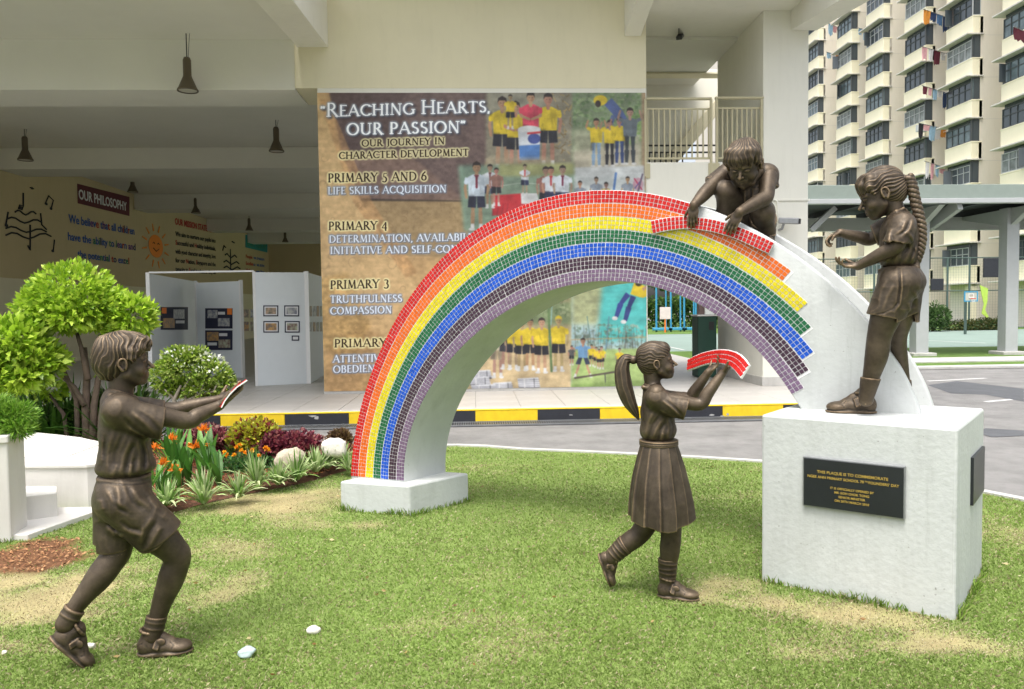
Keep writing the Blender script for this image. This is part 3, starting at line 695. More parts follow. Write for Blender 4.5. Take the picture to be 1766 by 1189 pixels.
for a_ in ((-.3, .3, -.15, -.09), (-.3, .3, .25, .31), (-.3, -.24, -.09, .25), (.24, .3, -.09, .25)): bx_(fr, *a_, -.01, .009)
fr.build('target_square', M['white_paint'], bh)
ri = MB(); e = [(hp[0]+.23*k_*math.cos(a), 33.85+.23*k_*math.sin(a), hp[2]-.22*k_) for a in np.linspace(0, 2*math.pi, 17)]; ri.tube(e, .02, 5); ri.build('rim', mat('red_rim', (.55, .06, .03), .5), bh)
ne = MB()
for i in range(8):
    a = i*math.pi/4; ne.tube([(hp[0]+.22*k_*math.cos(a), 33.85+.22*k_*math.sin(a), hp[2]-.23*k_), (hp[0]+.12*k_*math.cos(a), 33.85+.12*k_*math.sin(a), hp[2]-.62*k_)], .006, 4)
ne.build('net', M['white_paint'], bh)
# dark board and a cloth on the fence
q = atY(1616, 491, FY-.15); o = MB().box(q[0]-.34, q[0]+.34, FY-.2, FY-.1, q[2]-.30, q[2]+.30).build('scoreboard', M['kerb_k'], bevel=.02); tag(o, 'plain black board fixed high on the court fence', 'board')
q = atY(1712, 462, FY-.15); o = MB().box(q[0]-.5, q[0]+.5, FY-.2, FY-.1, q[2]-.5, q[2]+.5).build('scoreboard', M['kerb_k'], bevel=.02); tag(o, 'larger dark board on the fence beside the walkway column', 'board')
bn = MB(); P5 = [(1690, 492), (1704, 498), (1703, 520), (1699, 535), (1706, 548), (1703, 549), (1693, 541), (1697, 525), (1693, 508)]
bn.prism([tuple(atY(x, y, FY-.12)) for x, y in P5], (0, .03, 0)); o = bn.build('hanging_cloth', CLC['lime']); tag(o, 'lime and white cloth hanging from the court fence', 'cloth')

rl_ = np.random.default_rng(5)
def leaf_mesh(name, P, N, size, col, material, parent=None, aspect=.5, curl=.25, jitter=.5, seed=0):
    """one mesh of bent leaf blades: P points, N outward directions"""
    g_ = np.random.default_rng(seed); n = len(P)
    S = (size if hasattr(size, '__len__') else np.full(n, size))*g_.uniform(.7, 1.25, n)
    d = N+g_.normal(0, jitter, (n, 3)); d /= np.linalg.norm(d, axis=1)[:, None]
    a = g_.normal(0, 1, (n, 3)); s = np.cross(d, a); s /= np.linalg.norm(s, axis=1)[:, None]; u = np.cross(s, d)
    S = S[:, None]; w = S*aspect*.5
    tip_in = -curl
    V = np.stack([P, P+d*S*.45+s*w+u*S*.06, P+d*S*.5-u*S*.02, P+d*S*.45-s*w+u*S*.06, P+d*S*1.0-u*S*curl], 1).reshape(-1, 3)
    k = np.arange(n)[:, None]*5; F = np.concatenate([k+np.array([[0, 1, 2]]), k+np.array([[0, 2, 3]]), k+np.array([[1, 4, 2]]), k+np.array([[2, 4, 3]])], 1).reshape(-1, 3)
    me = mesh_from(name, V, F, [material])
    C = np.asarray(col).reshape(-1, 3); C = C if len(C) == n else np.tile(C[:1], (n, 1)); C = np.repeat(C, 5, 0)
    at = me.color_attributes.new('col', 'FLOAT_COLOR', 'POINT'); at.data.foreach_set('color', np.concatenate([C, np.ones((len(C), 1))], 1).astype(np.float32).ravel())
    return link(name, me, parent)
M['leaf'] = mat_attr('leaf', rough=.42, trans=.35, spec=.5, var=.15, scale=12)
M['leaf_far'] = mat_attr('far_leaf', rough=.6, trans=.3, spec=.3, var=.2, scale=3)
M['bark'] = mat('bark', (.14, .10, .07), .9, var=.4, scale=12, bump=.8, bscale=60)
def lobes_points(lobes, n, rng, shell=.35):
    w = np.array([l[3]*l[4]*l[5] for l in lobes])**.67; w /= w.sum(); I = rng.choice(len(lobes), n, p=w)
    d = rng.normal(0, 1, (n, 3)); d /= np.linalg.norm(d, axis=1)[:, None]; r = 1-shell*rng.random(n)**1.6
    L = np.array(lobes)[I]; P = L[:, :3]+d*L[:, 3:6]*r[:, None]*(1+.10*np.sin(d[:, :1]*7+I[:, None])*np.cos(d[:, 2:3]*6)); return P, d, I
def bush(name, c, r, n, size, cols_, lab, cat='bush', group=None, seed=1, stem=True):
    rng = np.random.default_rng(seed); root = empty(name, (c[0], c[1], 0), lab, cat, group)
    lobes = [(c[0], c[1], c[2], r[0], r[1], r[2])]+[(c[0]+r[0]*.55*math.cos(a), c[1]+r[1]*.55*math.sin(a), c[2]+r[2]*.3*math.sin(a*3), r[0]*.55, r[1]*.55, r[2]*.6) for a in np.linspace(0, 6.28, 7)[:-1]]
    P, d, I = lobes_points(lobes, n, rng); P[:, 2] = np.maximum(P[:, 2], .03)
    cc = np.array(cols_)[rng.integers(0, len(cols_), n)]*rng.uniform(.8, 1.2, (n, 1)); o = leaf_mesh('foliage', P, d, size, cc, M['leaf_far'], root, seed=seed); tag(o, kind='stuff')
    if stem: MB().tube([(c[0], c[1], 0), (c[0], c[1], c[2])], [r[0]*.12, r[0]*.08], 7).build('stem', M['bark'], root)
    return root
p = atY(1609, 568, 38.5); bush('round_bush', (p[0], 38.5, .78), (.72, .7, .72), 2600, .14, [(.05, .10, .03), (.08, .15, .04)], 'clipped round green bush in front of the apartment block', seed=4)
for i, (px, h) in enumerate(((1655, .45), (1690, .5), (1718, .55))):
    p = atY(px, 580, 39.3); bush('low_shrub', (p[0], 39.3, h*.6), (1.0, .4, h*.7), 1100, .13, [(.05, .09, .03), (.10, .10, .03)], ['low leafy shrub below the basketball post', 'low shrub under the hanging cloth', 'low shrub beside the walkway column base'][i], seed=20+i)
# playground seen under the arch
pg = [(1134, 560), (1155, 560), (1177, 560), (1196, 560)]
for i, px in enumerate((1132, 1157, 1180, 1200)):
    p = atY(px, 560, 44); r = empty('swing', (p[0], 44, 0), ['blue play frame, first from the banner edge under the arch', 'blue play frame with a seat, second from the banner edge', 'blue play frame with a seat, third from the banner edge', 'blue play frame nearest to the green bin'][i], 'swing', 'blue play frames')
    h = [3.2, 2.6, 3.0, 3.3][i]
    MB().tube([(p[0], 44, 0), (p[0], 44, h)], .055, 6).tube([(p[0], 44, h), (p[0]+.55, 44, h)], .04, 6).tube([(p[0]+.55, 44, h), (p[0]+.55, 44, 0)], .045, 6).build('frame', M['bluepaint'], r)
    MB().box(p[0]-.25, p[0]+.85, 43.6, 44.0, .12, .28).build('seat', M['bluepaint'], r, bevel=.03)
p = atY(1147, 542, 42.5); sg = empty('court_sign', (p[0], 42.5, 0), 'small pale notice board on an orange post by the play frames', 'sign')
MB().tube([(p[0], 42.5, 0), (p[0], 42.5, p[2])], .05, 6).build('post', M['orange'], sg)
MB().box(p[0]-.30, p[0]+.30, 42.44, 42.48, p[2]-.28, p[2]+.38).build('panel', mat('pale_pink_panel', (.72, .62, .60), .6), sg, bevel=.01)
# hedge and trees beyond
hrng = np.random.default_rng(77)
hx0, hx1, hy = float(atY(1112, 560, 50)[0])-4, float(atY(1260, 560, 50)[0])+3, 50
n = 9000; P = np.stack([hrng.uniform(hx0, hx1, n), hy+hrng.uniform(-.6, .6, n), 1.9*hrng.random(n)**.6*(1+.12*np.sin(hrng.uniform(hx0, hx1, n)*3))], 1); dN = np.stack([hrng.normal(0, .4, n), -np.ones(n)*.6, hrng.random(n)], 1)
cc = np.array([(.07, .14, .03), (.04, .09, .025), (.12, .20, .04)])[hrng.integers(0, 3, n)]
hd = empty('hedge', (hx0, hy, 0), 'long clipped green hedge behind the playground', 'hedge'); tag(leaf_mesh('foliage', P, dN, .26, cc, M['leaf_far'], hd, seed=3), kind='stuff')
def tree(c, H, R, n, size, cols_, lab, seed, group=None, trunk_r=.22):
    rng = np.random.default_rng(seed); root = empty('tree', (c[0], c[1], 0), lab, 'tree', group)
    lobes = []
    for i in range(11):
        a = rng.uniform(0, 6.28); q = rng.uniform(0, .7); lobes.append((c[0]+R*q*math.cos(a), c[1]+R*q*math.sin(a), H-R*.75+R*rng.uniform(-.55, .55), R*rng.uniform(.3, .5), R*rng.uniform(.3, .5), R*rng.uniform(.25, .4)))
    P, d, I = lobes_points(lobes, n, rng, .6); cc = np.array(cols_)[rng.integers(0, len(cols_), n)]*rng.uniform(.75, 1.3, (n, 1))
    tag(leaf_mesh('crown', P, d, size, cc, M['leaf_far'], root, seed=seed), kind='stuff')
    tk = MB(); top = (c[0], c[1], H-R*1.1); tk.tube([(c[0], c[1], 0), (c[0]+.1, c[1], (H-R)*.5), top], [trunk_r, trunk_r*.8, trunk_r*.6], 9)
    for l in lobes[:7]: tk.tube([top, ((top[0]+l[0])/2, (top[1]+l[1])/2, (top[2]+l[2])/2+.2), l[:3]], [trunk_r*.45, trunk_r*.3, trunk_r*.12], 6)
    tk.build('trunk', M['bark'], root, smooth=True); return root
G1_ = [(.05, .11, .02), (.09, .19, .03), (.03, .07, .02), (.13, .24, .04)]
for i, (px, Y, H_, R_, lab) in enumerate(((1150, 56, 8.0, 3.4, 'broad green tree behind the hedge, seen just under the arch'), (1195, 62, 7.4, 3.2, 'leafy tree beyond the playground next to the first'), (1240, 58, 7.0, 3.0, 'tree beyond the green bin partly hidden by the pillar'), (1100, 60, 8.6, 3.6, 'tree mostly hidden behind the banner wall'))):
    if px < 1110: continue
    p = atY(px, 500, Y); tree((p[0], Y), H_, R_, 6500, .30, G1_, lab, 30+i, 'trees beyond the playground')
# thin column of the passage and its neighbour, seen through the arch
pc = MB().box(float(atY(1216, 560, 19.5)[0]), float(atY(1232, 560, 19.5)[0]), 19.5, 19.9, .0, 3.2).build('passage_column', M['white_plaster']); tag(pc, 'white square column beyond the passage, next to a brown one', 'column')
pc = MB().box(float(atY(1207, 560, 19.55)[0]), float(atY(1215, 560, 19.55)[0]), 19.55, 19.8, .0, 3.2).build('passage_column', mat('brown_column', (.09, .06, .055), .7)); tag(pc, 'thin brown column beyond the passage, next to a white one', 'column')
# ------------------------------------------------------------------ lettering
def text_mesh(s, size, mats, bold=0.0, extr=.001, align='CENTER', mi=None, sx=1.0, shear=0.0, space=1.0):
    cu = bpy.data.curves.new('lettering', 'FONT'); cu.body = s; cu.size = size; cu.extrude = extr; cu.align_x = align; cu.offset = bold*size; cu.shear = shear; cu.space_character = space
    cu.resolution_u = 3
    for m in mats: cu.materials.append(m)
    if mi is not None:
        for i, c in enumerate(mi):
            if i < len(cu.body_format): cu.body_format[i].material_index = c
    o = bpy.data.objects.new('tmp', cu); COL.objects.link(o); bpy.context.view_layer.update()
    me = bpy.data.meshes.new_from_object(o.evaluated_get(bpy.context.evaluated_depsgraph_get())); me.name = 'lettering'
    bpy.data.objects.remove(o); bpy.data.curves.remove(cu)
    if sx != 1: me.transform(Matrix.Diagonal((sx, 1, 1, 1)))
    return me
def place_text(me, p, xd, up, parent, name='lettering'):
    xd = nrm_(xd); up = nrm_(np.array(up, float)-xd*(np.array(up, float)@xd)); n = np.cross(xd, up)
    T = Matrix(((xd[0], up[0], n[0], p[0]), (xd[1], up[1], n[1], p[1]), (xd[2], up[2], n[2], p[2]), (0, 0, 0, 1)))
    me.transform(T); return link(name, me, parent)
def nrm_(v): v = np.asarray(v, float); return v/np.linalg.norm(v)

# ------------------------------------------------------------------ plinth
pFL, pFR = onz(1313, 1000), onz(1645, 1068); pd = nrm_(pFR-pFL); pn = np.array([-pd[1], pd[0], 0]); pw = float(np.linalg.norm(pFR-pFL)); pw = .905; pdp = .86
pFR = pFL+pd*pw; PZ = .88
sc_ = empty('plinth', tuple(pFL), 'large white cube plinth with black plaques, carrying the foot of the rainbow', 'plinth')
q = [pFL, pFR, pFR+pn*pdp, pFL+pn*pdp]
m = MB(); m.prism([(v[0], v[1], -.06) for v in q], (0, 0, PZ+.06)); m.build('block', M['white_plaster'], sc_, bevel=.012)
M['plaque'] = mat('black_plaque', (.010, .012, .016), .38, var=.3, scale=5, spec=.6)
M['gold'] = mat('gold_lettering', (.55, .38, .08), .4, .3)
pl = [onpl(x, y, pFL-pn*.004, pn) for x, y in ((1388, 872), (1560, 891), (1559, 803), (1388, 792))]
pc_ = sum(pl)/4; w2_ = (np.linalg.norm(pl[1]-pl[0])+np.linalg.norm(pl[2]-pl[3]))/4; h2_ = (pl[3][2]-pl[0][2]+pl[2][2]-pl[1][2])/4
MB().obox(pc_-pn*.006, pd, pn, (0, 0, 1), w2_+.006, .008, h2_+.006).build('plaque_rim', M['steel'], sc_, bevel=.002)
MB().obox(pc_-pn*.012, pd, pn, (0, 0, 1), w2_, .006, h2_).build('plaque', M['plaque'], sc_, bevel=.002)
KT = .86
def pline(s, dz, size, mi=None): place_text(text_mesh(s, size*KT, [M['gold']], .012, .0006), pc_-pn*.0192+np.array([0, 0, dz]), pd, (0, 0, 1), sc_)
hh = h2_/ .122
pline('THIS PLAQUE IS TO COMMEMORATE', .052*hh, .0235*hh); pline("NGEE ANN PRIMARY SCHOOL 70    FOUNDERS' DAY", .026*hh, .0212*hh)
place_text(text_mesh('TH', .012*hh*KT, [M['gold']], .012, .0006), pc_-pn*.0192+pd*.0785*hh*KT+np.array([0, 0, .032*hh]), pd, (0, 0, 1), sc_)
for i, s in enumerate(('IT IS OFFICIALLY OPENED BY', 'MR GOH CHOK TONG', 'SENIOR MINISTER', 'ON 20TH MARCH 2010')): pline(s, (-.022-.0205*i)*hh, .0185*hh)
sd_ = pFR+pn*.43-pd*0; spl = [onpl(x, y, pFR+pd*.004, pd) for x, y in ((1665, 884), (1674, 852), (1676, 776), (1666, 790))]
c_ = sum(spl)/4; c_ = pFR+pn*.60+np.array([0, 0, .565])
MB().obox(c_+pd*.006, pn, pd, (0, 0, 1), .20, .008, h2_).build('plaque', M['plaque'], sc_, bevel=.002)
# small base of the far end
aLi = onz(697, 832, .21); aRi = onz(1378, 705, .88)
au = nrm_(np.array([aRi[0]-aLi[0], aRi[1]-aLi[1], 0])); an = np.array([-au[1], au[0], 0]); at_ = nrm_((math.cos(rad(51)), math.sin(rad(51)), 0)); T_ = .455
p0 = np.array([aLi[0], aLi[1], 0])
bs = empty('arch_base', tuple(p0), 'low white block in the grass under the tiled end of the rainbow', 'plinth')
bc = onz(706, 838, .21); bl = onz(586, 830, .21); br = onz(808, 816, .21); bc[2] = bl[2] = br[2] = -.05
m = MB(); m.prism([bl, bc, br, bl+(br-bc)], (0, 0, .26)); m.build('block', M['white_plaster'], bs, bevel=.014)

# ------------------------------------------------------------------ the rainbow arch
outer_px = [(605, 825), (612, 760), (620, 715), (632, 660), (655, 605), (680, 560), (718, 500), (760, 450), (805, 405), (850, 375), (900, 352), (950, 340), (1000, 333), (1045, 330), (1120, 335), (1190, 350), (1262, 376), (1335, 417), (1370, 440), (1428, 486), (1486, 544), (1531, 606), (1560, 649), (1587, 712)]
inner_px = [(697, 832), (712, 740), (735, 680), (760, 640), (795, 600), (830, 570), (865, 545), (900, 525), (970, 495), (1060, 485), (1150, 500), (1225, 540), (1300, 600), (1340, 642), (1378, 702)]
def onarch(px, py, off=0.0):
    P = onpl(px, py, p0+an*off, an); return np.array([(P-p0)@au, P[2]])
CC = np.array([1.44, .25])
def polar(l):
    Q = np.array([onarch(*p) for p in l])-CC; return np.arctan2(Q[:, 1], Q[:, 0]), np.hypot(Q[:, 0], Q[:, 1])
po, ro = polar(outer_px); pi_, ri = polar(inner_px)
po = np.where(po < -1, po+2*math.pi, po); pi_ = np.where(pi_ < -1, pi_+2*math.pi, pi_)
fo = np.polyfit(po, ro, 6); fi = np.polyfit(pi_, ri, 5)
PH0, PH1 = math.pi+.045, rad(14)
Ro = lambda p: np.polyval(fo, np.clip(p, po.min()-.02, po.max()+.03)); Ri = lambda p: np.polyval(fi, np.clip(p, pi_.min()-.01, pi_.max()+.03))
def aw(r, ph, t=0.0):
    """arch coordinates (radius, angle, depth) to the world"""
    return p0+au*(CC[0]+r*math.cos(ph))+np.array([0, 0, CC[1]+r*math.sin(ph)])+at_*t
ar = empty('rainbow_arch', tuple(aLi), 'big white concrete arch faced with rainbow-coloured mosaic tiles, its right part still bare', 'sculpture')
PHS = float(np.arctan2(*(onarch(1207, 352)-CC)[::-1])); T1 = .062
V = []; F = []; NA = 150
phs = sorted(list(np.linspace(PH0, PH1, NA))+[PHS+.0005, PHS-.0005], reverse=True)
for ph in phs:
    ri_, ro_ = float(Ri(ph)), float(Ro(ph)); k = float(np.clip((PHS-ph)/(PHS-rad(32)), 0, 1))
    rf = ro_ if ph > PHS else (ro_-.14)*(1-k)+(ri_+.06)*k
    V += [aw(ri_, ph, 0), aw(ri_, ph, T_), aw(ro_, ph, T_), aw(ro_, ph, T_-T1), aw(rf, ph, T_-T1), aw(rf, ph, T1), aw(ro_, ph, T1), aw(ro_, ph, 0)]
for i in range(len(phs)-1):
    for j in range(8): F.append((i*8+j, i*8+(j+1) % 8, (i+1)*8+(j+1) % 8, (i+1)*8+j))
F.append(tuple(range(8))[::-1]); F.append(tuple(range((len(phs)-1)*8, len(phs)*8)))
m = MB(); m.add(V, F); me = m.mesh('arch_shell', M['white_plaster'])
bm = bmesh.new(); bm.from_mesh(me); bmesh.ops.recalc_face_normals(bm, faces=bm.faces)
ed = [e for e in bm.edges if len(e.link_faces) == 2 and e.calc_face_angle(0) > 1.2 and abs((e.verts[0].co-e.verts[1].co).normalized().dot(Vector(tuple(at_)))) < .5]
bmesh.ops.bevel(bm, geom=ed, offset=.007, segments=2, affect='EDGES', profile=.5); bm.to_mesh(me); bm.free()
for p in me.polygons: p.use_smooth = True
link('shell', me, ar)
TCOL = [('red', (.50, .012, .010)), ('orange', (.68, .125, .006)), ('yellow', (.62, .52, .004)), ('green', (.010, .115, .042)), ('blue', (.008, .080, .48)), ('plum', (.052, .026, .045)), ('mauve', (.165, .105, .175))]
def tilemat(n, c):
    m = bpy.data.materials.new('glazed_tile_'+n); t, b = nt(m); oi = nod(t, 'ObjectInfo'); ge = nod(t, 'NewGeometry')
    ad = nod(t, 'Math', operation='ADD'); t.links.new(oi.outputs['Random'], ad.inputs[0]); t.links.new(ge.outputs['Random Per Island'], ad.inputs[1])
    fr = nod(t, 'Math', operation='FRACT'); t.links.new(ad.outputs[0], fr.inputs[0])
    cc = ramp(t, fr.outputs[0], [(0, tuple(x*.86 for x in c)), (.5, c), (1, tuple(min(1, x*1.07+.006) for x in c))])
    t.links.new(cc, b.inputs['Base Color']); b.inputs['Roughness'].default_value = .32; b.inputs['Specular IOR Level'].default_value = .3
    n3 = nod(t, 'TexNoise', i_Scale=40.0); tc = nod(t, 'TexCoord'); t.links.new(tc.outputs['Object'], n3.inputs[0]); bp = nod(t, 'Bump', i_Strength=.15, i_Distance=.004); t.links.new(n3.outputs[0], bp.inputs['Height']); t.links.new(bp.outputs[0], b.inputs['Normal'])
    return m
TM = [tilemat(n, c) for n, c in TCOL]
GROUTM = mat('mosaic_grout', (.74, .74, .73), .8, var=.08, scale=8)
ends = [(1193, 356), (1359, 478), (1382, 530), (1391, 573), (1394, 615), (1386, 647), (1373, 675)]
tiles = []; TS = .0262
for b_ in range(7):
    e = onarch(*ends[b_])-CC; pe = math.atan2(e[1], e[0])
    rm_ = lambda p: Ro(p)-(b_+.5)/7*(Ro(p)-Ri(p))
    # march along the band at equal arc length
    ph = PH0-.055-.004*b_; st = []
    z0 = .222
    ph = math.pi+.02
    while True:
        r_ = float(rm_(ph)); d = TS/r_
        if ph-d < pe-.004: break
        if CC[1]+r_*math.sin(ph-d/2) > .212: st.append((ph-d/2, d))
        ph -= d
    for (pm, d) in st:
        R0, R1 = float(Ro(pm)), float(Ri(pm)); wb = (R0-R1)/7; edge = .006
        for row in range(3):
            hh_ = (wb-.0032)/3; r_ = R0-b_*wb-.0016-hh_*(row+.5)
            if b_ == 0 and row == 0: pass
            tiles.append((b_, r_, pm, r_*d, hh_))
jit = np.random.default_rng(3)
# bed of white grout under the tiles, band by band
gv = MB()
for b_ in range(7):
    e = onarch(*ends[b_])-CC; pe = math.atan2(e[1], e[0]); pa_ = np.linspace(math.pi+.02, pe-.004, 120); V = []
    for p_ in pa_:
        R0, R1 = float(Ro(p_)), float(Ri(p_)); wb = (R0-R1)/7; p_ = max(p_, pe-.004)
        if CC[1]+R0*math.sin(p_) < .205: continue
        V += [aw(R0-b_*wb-(.004 if b_ == 0 else 0), p_)-an*.0012, aw(R0-(b_+1)*wb+(.004 if b_ == 6 else 0), p_)-an*.0012]
    gv.add(V, [(2*i, 2*i+1, 2*i+3, 2*i+2) for i in range(len(V)//2-1)])
link('grout_bed', gv.mesh('grout_bed', GROUTM), ar)
tiles.sort(key=lambda t: -(CC[0]+t[1]*math.cos(t[2])))
unit = []
for mm_ in TM:
    unit.append(MB().box(-.5, .5, -.0035, .001, -.5, .5).mesh('mosaic_tile', mm_))
def tile_obj(mesh, P, ux, uz, w, h, parent, name='tile'):
    """P centre, ux along, uz across, both unit; mesh is a unit square plate facing -Y"""
    uy = np.cross(uz, ux); o = bpy.data.objects.new(name, mesh); COL.objects.link(o); o.parent = parent
    Mw = Matrix(((ux[0]*w, uy[0], uz[0]*h, P[0]), (ux[1]*w, uy[1], uz[1]*h, P[1]), (ux[2]*w, uy[2], uz[2]*h, P[2]), (0, 0, 0, 1)))
    o.matrix_basis = parent_matrix(parent).inverted() @ Mw; return o
SV = []; SF = []; SM = []
for i, (b_, r_, pm, w, h) in enumerate(tiles):
    ux = -(-math.sin(pm)*au+math.cos(pm)*np.array([0, 0, 1])); uz = math.cos(pm)*au+math.sin(pm)*np.array([0, 0, 1.])
    a = jit.normal(0, .018); ux2 = ux*math.cos(a)+uz*math.sin(a); uz2 = -ux*math.sin(a)+uz*math.cos(a)
    P = aw(r_, pm)+ux*jit.normal(0, .0005)+uz*jit.normal(0, .0004)-an*.0010
    ww, h2 = w*.835, h*.835
    if i < 300: tile_obj(unit[b_], P, ux2, uz2, ww, h2, ar)
    else:
        k = len(SV); f = -an*.0035
        c = [P+ux2*ww/2*sx+uz2*h2/2*sz for sx, sz in ((-1, -1), (1, -1), (1, 1), (-1, 1))]
        SV += [v+an*.0015 for v in c]+[v+f for v in c]; SF += [(k+4, k+5, k+6, k+7), (k, k+1, k+5, k+4), (k+1, k+2, k+6, k+5), (k+2, k+3, k+7, k+6), (k+3, k, k+4, k+7)]; SM += [b_]*5
m = MB(); m.V = [tuple(v) for v in SV]; m.F = SF; m.M = SM
tag(link('small_tile', m.mesh('small_tile', TM), ar), kind='stuff')

def strip(name, label, top, wvec, th, ncol, parts_parent=None, w0=None):
    """curved mosaic strip: top edge curve (world points), wvec(i) vector to the other edge, th thickness vector"""
    root = empty(name, tuple(top[0] if w0 is None else w0), label, 'mosaic piece', 'loose pieces of red mosaic')
    N = len(top); V = []; F = []
    for i in range(N):
        a = top[i]; b = top[i]+wvec[i]; V += [a, b, b+th[i], a+th[i]]
    for i in range(N-1):
        for j in range(4): F.append((i*4+j, i*4+(j+1) % 4, (i+1)*4+(j+1) % 4, (i+1)*4+j))
    F += [(3, 2, 1, 0), tuple(range((N-1)*4, N*4))]
    MB().add(V, F).build('backing', GROUTM, root, bevel=0)
    T = np.array(top); L = np.r_[0, np.cumsum(np.linalg.norm(np.diff(T, axis=0), axis=1))]
    for c in range(ncol):
        s0, s1 = L[-1]*(c+.5)/ncol, None
        f = lambda A, s: np.array([np.interp(s, L, np.array(A)[:, k]) for k in range(3)])
        d = L[-1]/ncol
        p = f(T, s0); wv = f(wvec, s0); ux = nrm_(f(T, min(s0+d/2, L[-1]))-f(T, max(s0-d/2, 0))); tv = nrm_(f(th, s0))
        W_ = np.linalg.norm(wv); uz = -wv/W_
        uz = nrm_(uz-ux*(uz@ux)); 
        if np.cross(uz, ux)@tv < 0: ux = -ux
        for r_ in range(3):
            P = p+wv*((r_+.5)/3*.93+.035)-tv*.001
            tile_obj(unit[0], P, ux, uz, d*.74, W_/3*.76, root)
    return root
# red piece held against the face by the squatting boy
tpx = [(1122, 381), (1136, 377.5), (1151, 375), (1166, 373.5), (1181, 373), (1194, 373.6), (1206, 375), (1218.5, 376.3), (1231, 378.5), (1244, 381.5), (1256, 385), (1266, 388), (1276, 391.5), (1289, 396.5), (1310, 406), (1323, 412), (1335.6, 418.5)]
bpx = [(1126, 404), (1139, 400.5), (1153, 398), (1167, 396), (1181, 394.8), (1193, 395), (1204, 396.4), (1215, 398), (1227, 400), (1239, 403), (1250, 406), (1259, 409), (1269, 412.5), (1281, 417.5), (1301, 427), (1313, 432.5), (1325.5, 438)]
off = -.028
tw = [onpl(*q, p0+an*off, an) for q in tpx]; bw = [onpl(*q, p0+an*off, an) for q in bpx]
R_strip = strip('mosaic_piece', 'curved red mosaic piece pressed askew on the tiled arch by the squatting boy', tw, [b-a for a, b in zip(tw, bw)], [an*.018]*len(tw), 30)
